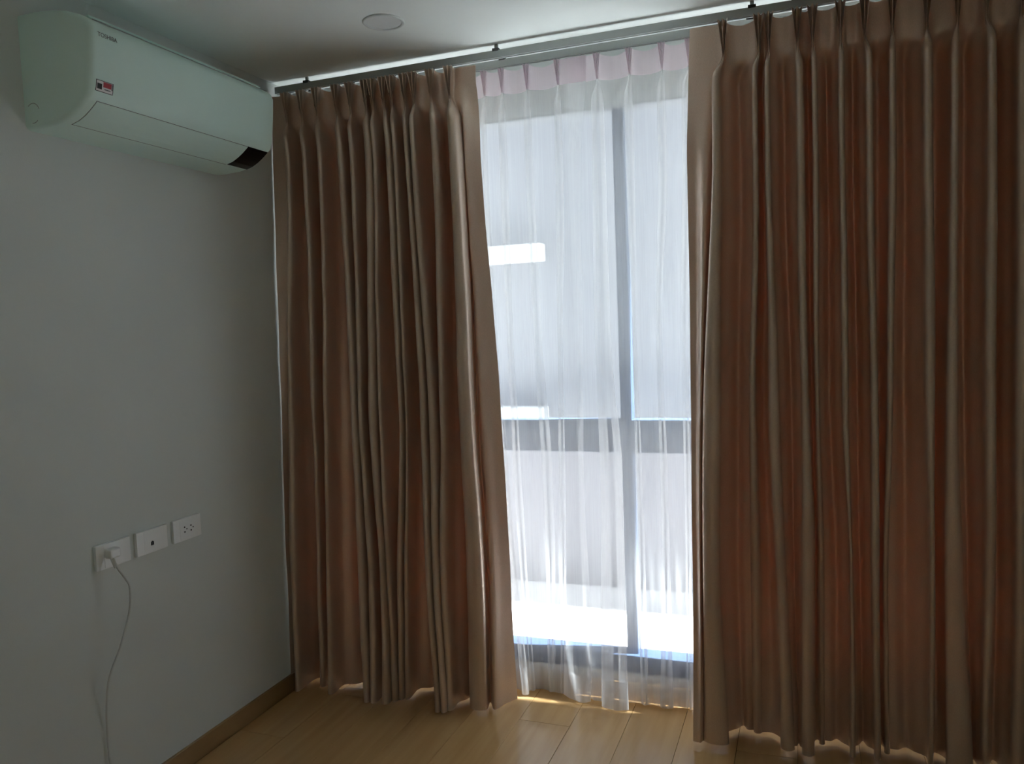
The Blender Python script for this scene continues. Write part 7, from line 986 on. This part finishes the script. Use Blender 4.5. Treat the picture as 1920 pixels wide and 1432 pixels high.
def ripple_right(G):
    x, y, z = G[..., 0], G[..., 1], G[..., 2]
    w = np.clip((2.2-z)/0.6, 0, 1)
    G[..., 1] += w*(0.0022*np.sin(6.0*z+13*x) + 0.0014*np.sin(15*z-21*x+0.4))
    G[..., 0] += w*(0.0016*np.sin(5.5*z+27*x))
    # puckered side hem along the free edge
    e = np.exp(-((np.arange(G.shape[1])-7)/5.0)**2)[None, :]
    band = np.clip((z-0.55)/0.2, 0, 1)*np.clip((2.05-z)/0.25, 0, 1)
    s = np.sin(z*2*np.pi/0.058+1.5*np.sin(z*9)+6*(x-1.62)/0.05)+0.6*np.sin(z*2*np.pi/0.035+2.1)
    G[..., 1] += e*band*0.0020*s
    return G

def ripple_sheer(G):
    x, y, z = G[..., 0], G[..., 1], G[..., 2]
    w = np.clip((2.2-z)/0.6, 0, 1)
    G[..., 1] += w*(0.0035*np.sin(5.0*z+17*x) + 0.002*np.sin(13*z-41*x) + 0.002*np.sin(130*x+2*z))
    return G

def hem_z(G, fn):
    """let the lower edge rise and fall along the width"""
    z = G[..., 2]; x = G[..., 0]
    w = np.clip((0.25-z)/0.25, 0, 1)
    G[..., 2] += w*fn(x)
    return G

# --- left brown curtain
loc = (0.45, -0.2, 0.0)
G = cloth(LEFT, ripple=ripple_left)
cl = grid_mesh('curtain', G, M['satin'], None, loc); cl.location = loc
tag(cl, 'narrower brown satin pinch-pleat curtain hanging beside the air conditioner', 'curtain')
hooks(cl, HOOKS['left'], -0.19, 2.352, loc)
# --- right brown curtain
loc = (2.3, -0.2, 0.0)
G = cloth(RIGHT, ripple=ripple_right)
cr_ = grid_mesh('curtain', G, M['satin'], None, loc); cr_.location = loc
tag(cr_, 'wide brown satin pinch-pleat curtain with puckered side hem, away from the air conditioner', 'curtain')
hooks(cr_, HOOKS['right'], -0.19, 2.352, loc)

# --- sheers: body, heading tape and hem
def sheer(table, xs, label, loc, hem_top):
    G = cloth(table, K=4, nz=120, ripple=ripple_sheer)
    zrow = G[:, 0, 2]
    i = int(np.argmin(np.abs(zrow-2.272)))
    root = thing('sheer_curtain', label, 'curtain', loc)
    grid_mesh('heading_tape', G[:i+1], M['voile_tape'], root, loc)['label'] = 'pinkish pleated heading tape'
    grid_mesh('panel', G[i:], M['voile'], root, loc)
    j = int(np.argmin(np.abs(zrow-hem_top)))
    Hm = G[j:].copy(); Hm[..., 1] += 0.003
    grid_mesh('hem', Hm, M['voile_hem'], root, loc)
    hooks(root, xs, -0.082, 2.352, loc)
    return root
sheer(SHEER_LEFT, HOOKS['sl'], 'white sheer curtain half hidden by the curtain beside the air conditioner', (0.6, -0.09, 0), 0.115)
sheer(SHEER_RIGHT, HOOKS['sr'], 'white sheer curtain half hidden by the wide brown curtain', (2.0, -0.09, 0), 0.115)

# ------------------------------------------------------------------ air conditioner
AY0, AY1 = -1.280, -0.520
ac = thing('air_conditioner', 'white wall-mounted split air conditioner high on the wall', 'air conditioner', (0.0, (AY0+AY1)/2, 2.0))
AO = Vector(ac.location)
prof = [(0.0, 2.300), (0.06, 2.300), (0.11, 2.296), (0.16, 2.286), (0.20, 2.272), (0.228, 2.258), (0.243, 2.246), (0.250, 2.230),
        (0.2475, 2.19), (0.245, 2.16), (0.2415, 2.13), (0.238, 2.10), (0.234, 2.080), (0.226, 2.062), (0.212, 2.050), (0.192, 2.035), (0.172, 2.0225), (0.15, 2.012), (0.123, 2.005), (0.095, 2.0), (0.04, 1.997), (0.0, 1.997)]
cen = Vector((0.11, 2.15))
def sect(y, inset):
    out = []
    for (px, pz) in prof:
        v = Vector((px, pz)); d = (v-cen)
        q = v - d.normalized()*inset
        out.append((max(q.x, 0.0005) if px > 0 else 0.0005, y, q.y))
    return out
bm = bmesh.new()
rr = 0.016
rings = []
steps = [(0.0, 1.0), (0.0025, 0.55), (0.006, 0.25), (0.011, 0.06), (0.016, 0.0)]
ys = [(AY0+a, 0.012*b) for a, b in steps] + [(AY1-a, 0.012*b) for a, b in reversed(steps)]
for y, ins in ys:
    rings.append([bm.verts.new(Vector(v)-AO) for v in sect(y, ins)])
for a, b in zip(rings, rings[1:]):
    for i in range(len(prof)):
        j = (i+1) % len(prof); bm.faces.new((a[i], a[j], b[j], b[i]))
bm.faces.new(rings[0]); bm.faces.new(rings[-1][::-1])
body = obj('body', bm, M['plastic'], ac, True)
mod = body.modifiers.new('smooth_by_angle', 'EDGE_SPLIT'); mod.split_angle = math.radians(50)
# length along the front profile from (0.25, 2.23) downwards
fp = [Vector(p) for p in prof[7:]]
fs = [0.0]
for a, b in zip(fp, fp[1:]): fs.append(fs[-1]+(b-a).length)
S0 = -0.010
def on_front(s, out=0.0):
    s = min(max(s+S0, 0), fs[-1])
    for i in range(len(fp)-1):
        if s <= fs[i+1]+1e-9:
            t = (s-fs[i])/(fs[i+1]-fs[i]); p = fp[i].lerp(fp[i+1], t)
            break
    e = 0.006
    def raw(q):
        q = min(max(q, 0), fs[-1])
        for i in range(len(fp)-1):
            if q <= fs[i+1]+1e-9:
                return fp[i].lerp(fp[i+1], (q-fs[i])/(fs[i+1]-fs[i]))
    d = (raw(s+e)-raw(s-e)).normalized()
    n = Vector((-d.y, d.x))
    return p + n*out
def front_strip(name, s0, s1, y0, y1, out, m, n=12, thick=None, parent=None):
    bm = bmesh.new(); A = []; B = []
    for i in range(n+1):
        s = s0+(s1-s0)*i/n
        p = on_front(s, out)
        A.append(bm.verts.new(Vector((p.x, y0, p.y))-AO)); B.append(bm.verts.new(Vector((p.x, y1, p.y))-AO))
    for i in range(n):
        bm.faces.new((A[i], B[i], B[i+1], A[i+1]))
    if thick:
        A2 = []; B2 = []
        for i in range(n+1):
            s = s0+(s1-s0)*i/n; p = on_front(s, out-thick)
            A2.append(bm.verts.new(Vector((p.x, y0, p.y))-AO)); B2.append(bm.verts.new(Vector((p.x, y1, p.y))-AO))
        for i in range(n):
            bm.faces.new((A[i], A[i+1], A2[i+1], A2[i])); bm.faces.new((B[i], B2[i], B2[i+1], B[i+1]))
        bm.faces.new((A[0], A2[0], B2[0], B[0])); bm.faces.new((A[n], B[n], B2[n], A2[n]))
    return obj(name, bm, m, parent or ac)
LY0, LY1, DY1 = -1.242, -0.637, -0.533
front_strip('louver_gap', 0.1928, 0.3015, LY0-0.0022, LY1, 0.0005, M['grille'])
front_strip('louver', 0.1945, 0.2975, LY0, LY1+0.001, 0.0016, M['plastic'], thick=0.003)
front_strip('display_window', 0.193, 0.297, LY1+0.002, DY1, 0.0014, M['blackglass'], thick=0.003)['label'] = 'black display window'
# intake grille line along the top of the front
bm = bmesh.new(); box(bm, 0.205, 0.216, AY0+0.03, AY1-0.03, 2.268, 2.2722)
for v in bm.verts: v.co -= AO
obj('top_lip', bm, M['plastic'], ac)
bm = bmesh.new()
tube(bm, [(0.2335, AY0+0.025, 2.2565), (0.2335, AY1-0.02, 2.2560)], 0.0013, 6)
for v in bm.verts: v.co -= AO
obj('panel_seam', bm, M['seam'], ac)
# pipe knock-out on the side: two short arcs
for a0, a1 in ((20, 130), (-100, -50)):
    bm = bmesh.new()
    tube(bm, [(0.030+0.024*math.cos(math.radians(a)), AY0+0.0004, 2.037+0.026*math.sin(math.radians(a))) for a in range(a0, a1+1, 10)], 0.0009, 6)
    for v in bm.verts: v.co -= AO
    obj('pipe_knockout', bm, M['grille'], ac)
# maker's lettering
tc = bpy.data.curves.new('lettering', 'FONT'); tc.body = 'TOSHIBA'; tc.size = 0.0155; tc.extrude = 0.0002
tc.space_character = 0.98
tx = bpy.data.objects.new('lettering', tc); col.objects.link(tx); tx.parent = ac
p = on_front(0.022, 0.0008)
tx.location = Vector((p.x, -1.257, p.y-0.006))-AO
bpy.context.view_layer.update()
lm = bpy.data.meshes.new_from_object(tx)
bpy.data.objects.remove(tx)
lx = link('lettering', lm, M['ink'], ac)
lx.location = Vector((p.x, -1.257, p.y-0.006))-AO
lx.rotation_euler = (math.radians(90), 0, math.radians(90))
# sticker: white sheet with dark outline, a red panel and a line of small print
front_strip('sticker_edge', 0.1375, 0.1665, -1.2615, -1.2055, 0.0005, M['ink_dark'], n=4)
stk = front_strip('sticker', 0.139, 0.165, -1.2595, -1.2075, 0.0008, M['paper'], n=4)
front_strip('sticker_print', 0.140, 0.153, -1.2385, -1.2125, 0.0011, M['red'], n=4, parent=stk)
front_strip('sticker_print', 0.146, 0.160, -1.2575, -1.2425, 0.0011, M['ink_dark'], n=4, parent=stk)
front_strip('sticker_print', 0.157, 0.1595, -1.2345, -1.2145, 0.0011, M['ink'], n=2, parent=stk)
front_strip('sticker_print', 0.140, 0.156, -1.2115, -1.2085, 0.0011, M['ink_dark'], n=2, parent=stk)

# ------------------------------------------------------------------ recessed ceiling light
dl = thing('ceiling_light', 'round white recessed downlight in the ceiling', 'ceiling light', (0.70, -0.545, H))
bm = bmesh.new()
n = 48
prof_r = [(0.067, 0.0), (0.067, -0.003), (0.0645, -0.0055), (0.058, -0.0055), (0.056, -0.003), (0.0555, 0.0)]
R_ = [[bm.verts.new((r*math.cos(2*math.pi*i/n), r*math.sin(2*math.pi*i/n), z)) for i in range(n)] for r, z in prof_r]
for a, b in zip(R_, R_[1:]):
    for i in range(n): bm.faces.new((a[i], a[(i+1)%n], b[(i+1)%n], b[i]))
obj('ring', bm, M['lampring'], dl, True)
bm = bmesh.new(); cyl(bm, (0, 0, -0.0025), (0, 0, 1), 0.0558, 0.0558, 0.002, 48)
obj('diffuser', bm, M['lamp'], dl)

# ------------------------------------------------------------------ wall plates
def plate(y0, label, cat='wall outlet'):
    t = thing('wall_outlet', label, cat, (0, y0+0.0625, 0.79), 'outlet plates in a row on the wall')
    # bowed cover: thickest along the middle, wings curving back at both ends
    bm = bmesh.new(); n = 12; hw, hh = 0.0625, 0.0365
    top = []; bot = []
    for i in range(n+1):
        u = -1+2*i/n
        x = 0.0100+0.0030*(1-abs(u)**3)
        top.append(bm.verts.new((x, u*hw, hh))); bot.append(bm.verts.new((x, u*hw, -hh)))
    for i in range(n): bm.faces.new((bot[i], bot[i+1], top[i+1], top[i]))
    tb = [bm.verts.new((0.0, -hw, hh)), bm.verts.new((0.0, hw, hh))]; bb = [bm.verts.new((0.0, -hw, -hh)), bm.verts.new((0.0, hw, -hh))]
    bm.faces.new([tb[0]]+top+[tb[1]]); bm.faces.new([bb[1]]+bot[::-1]+[bb[0]])
    bm.faces.new((bb[0], bot[0], top[0], tb[0])); bm.faces.new((bb[1], tb[1], top[-1], bot[-1]))
    obj('cover', bm, M['plate'], t)
    t_ins = obj('insert', bx(0.0115, 0.01315, -0.036, 0.036, -0.0335, 0.0335, bev=0.0006), M['plate'], t)
    return t, t_ins
YP = [-1.1711, -1.0199, -0.8675]
p1, i1 = plate(YP[0], 'white wall plate with a cord plugged into it')
obj('slot', bx(0.0130, 0.0138, 0.004, 0.008, 0.010, 0.017), M['dark'], i1)
p2, i2 = plate(YP[1], 'white wall plate with one small dark network jack')
obj('jack', bx(0.0128, 0.0138, -0.010, 0.002, -0.014, -0.003, bev=0.0003), M['dark'], i2)
obj('jack', bx(0.0128, 0.0138, -0.007, -0.001, -0.003, -0.0005), M['dark'], i2)
p3, i3 = plate(YP[2], 'white double socket plate nearest the brown curtain')
for yc in (-0.013, 0.016):
    for (dy, dz, r) in ((-0.003, 0.0075, 0.0028), (-0.003, -0.0085, 0.0028), (0.0065, 0.000, 0.0022)):
        bm = bmesh.new(); cyl(bm, (0.0128, yc+dy, dz), (1, 0, 0), r, r, 0.0009, 12)
        obj('socket_hole', bm, M['dark'], i3)

# ------------------------------------------------------------------ plugged cord
cord = thing('power_cord', 'white plug and thin cord hanging down the wall to the floor', 'cord', (0.013, -1.128, 0.800))
CO = Vector(cord.location)
bm = bmesh.new(); box(bm, 0.0132, 0.040, -1.146, -1.108, 0.784, 0.813, bev=0.005)
for v in bm.verts: v.co -= CO
pg = obj('plug', bm, M['plate'], cord, False)
bm = bmesh.new(); cyl(bm, (0.032, -1.138, 0.790), (0.5, -0.1, -1), 0.0055, 0.0036, 0.035, 12)
for v in bm.verts: v.co -= CO
obj('strain_relief', bm, M['cable'], pg, True)
pts = [(0.040, -1.139, 0.785), (0.052, -1.136, 0.755), (0.062, -1.122, 0.722), (0.066, -1.111, 0.690), (0.062, -1.116, 0.62), (0.052, -1.145, 0.53), (0.034, -1.179, 0.44), (0.016, -1.180, 0.35), (0.008, -1.1765, 0.281), (0.008, -1.177, 0.20), (0.016, -1.172, 0.12), (0.04, -1.19, 0.04), (0.09, -1.24, 0.004), (0.16, -1.36, 0.0035)]
bm = bmesh.new(); tube(bm, smooth_path(pts, 8), 0.0032, 8)
for v in bm.verts: v.co -= CO
obj('cable', bm, M['cable'], cord, True)
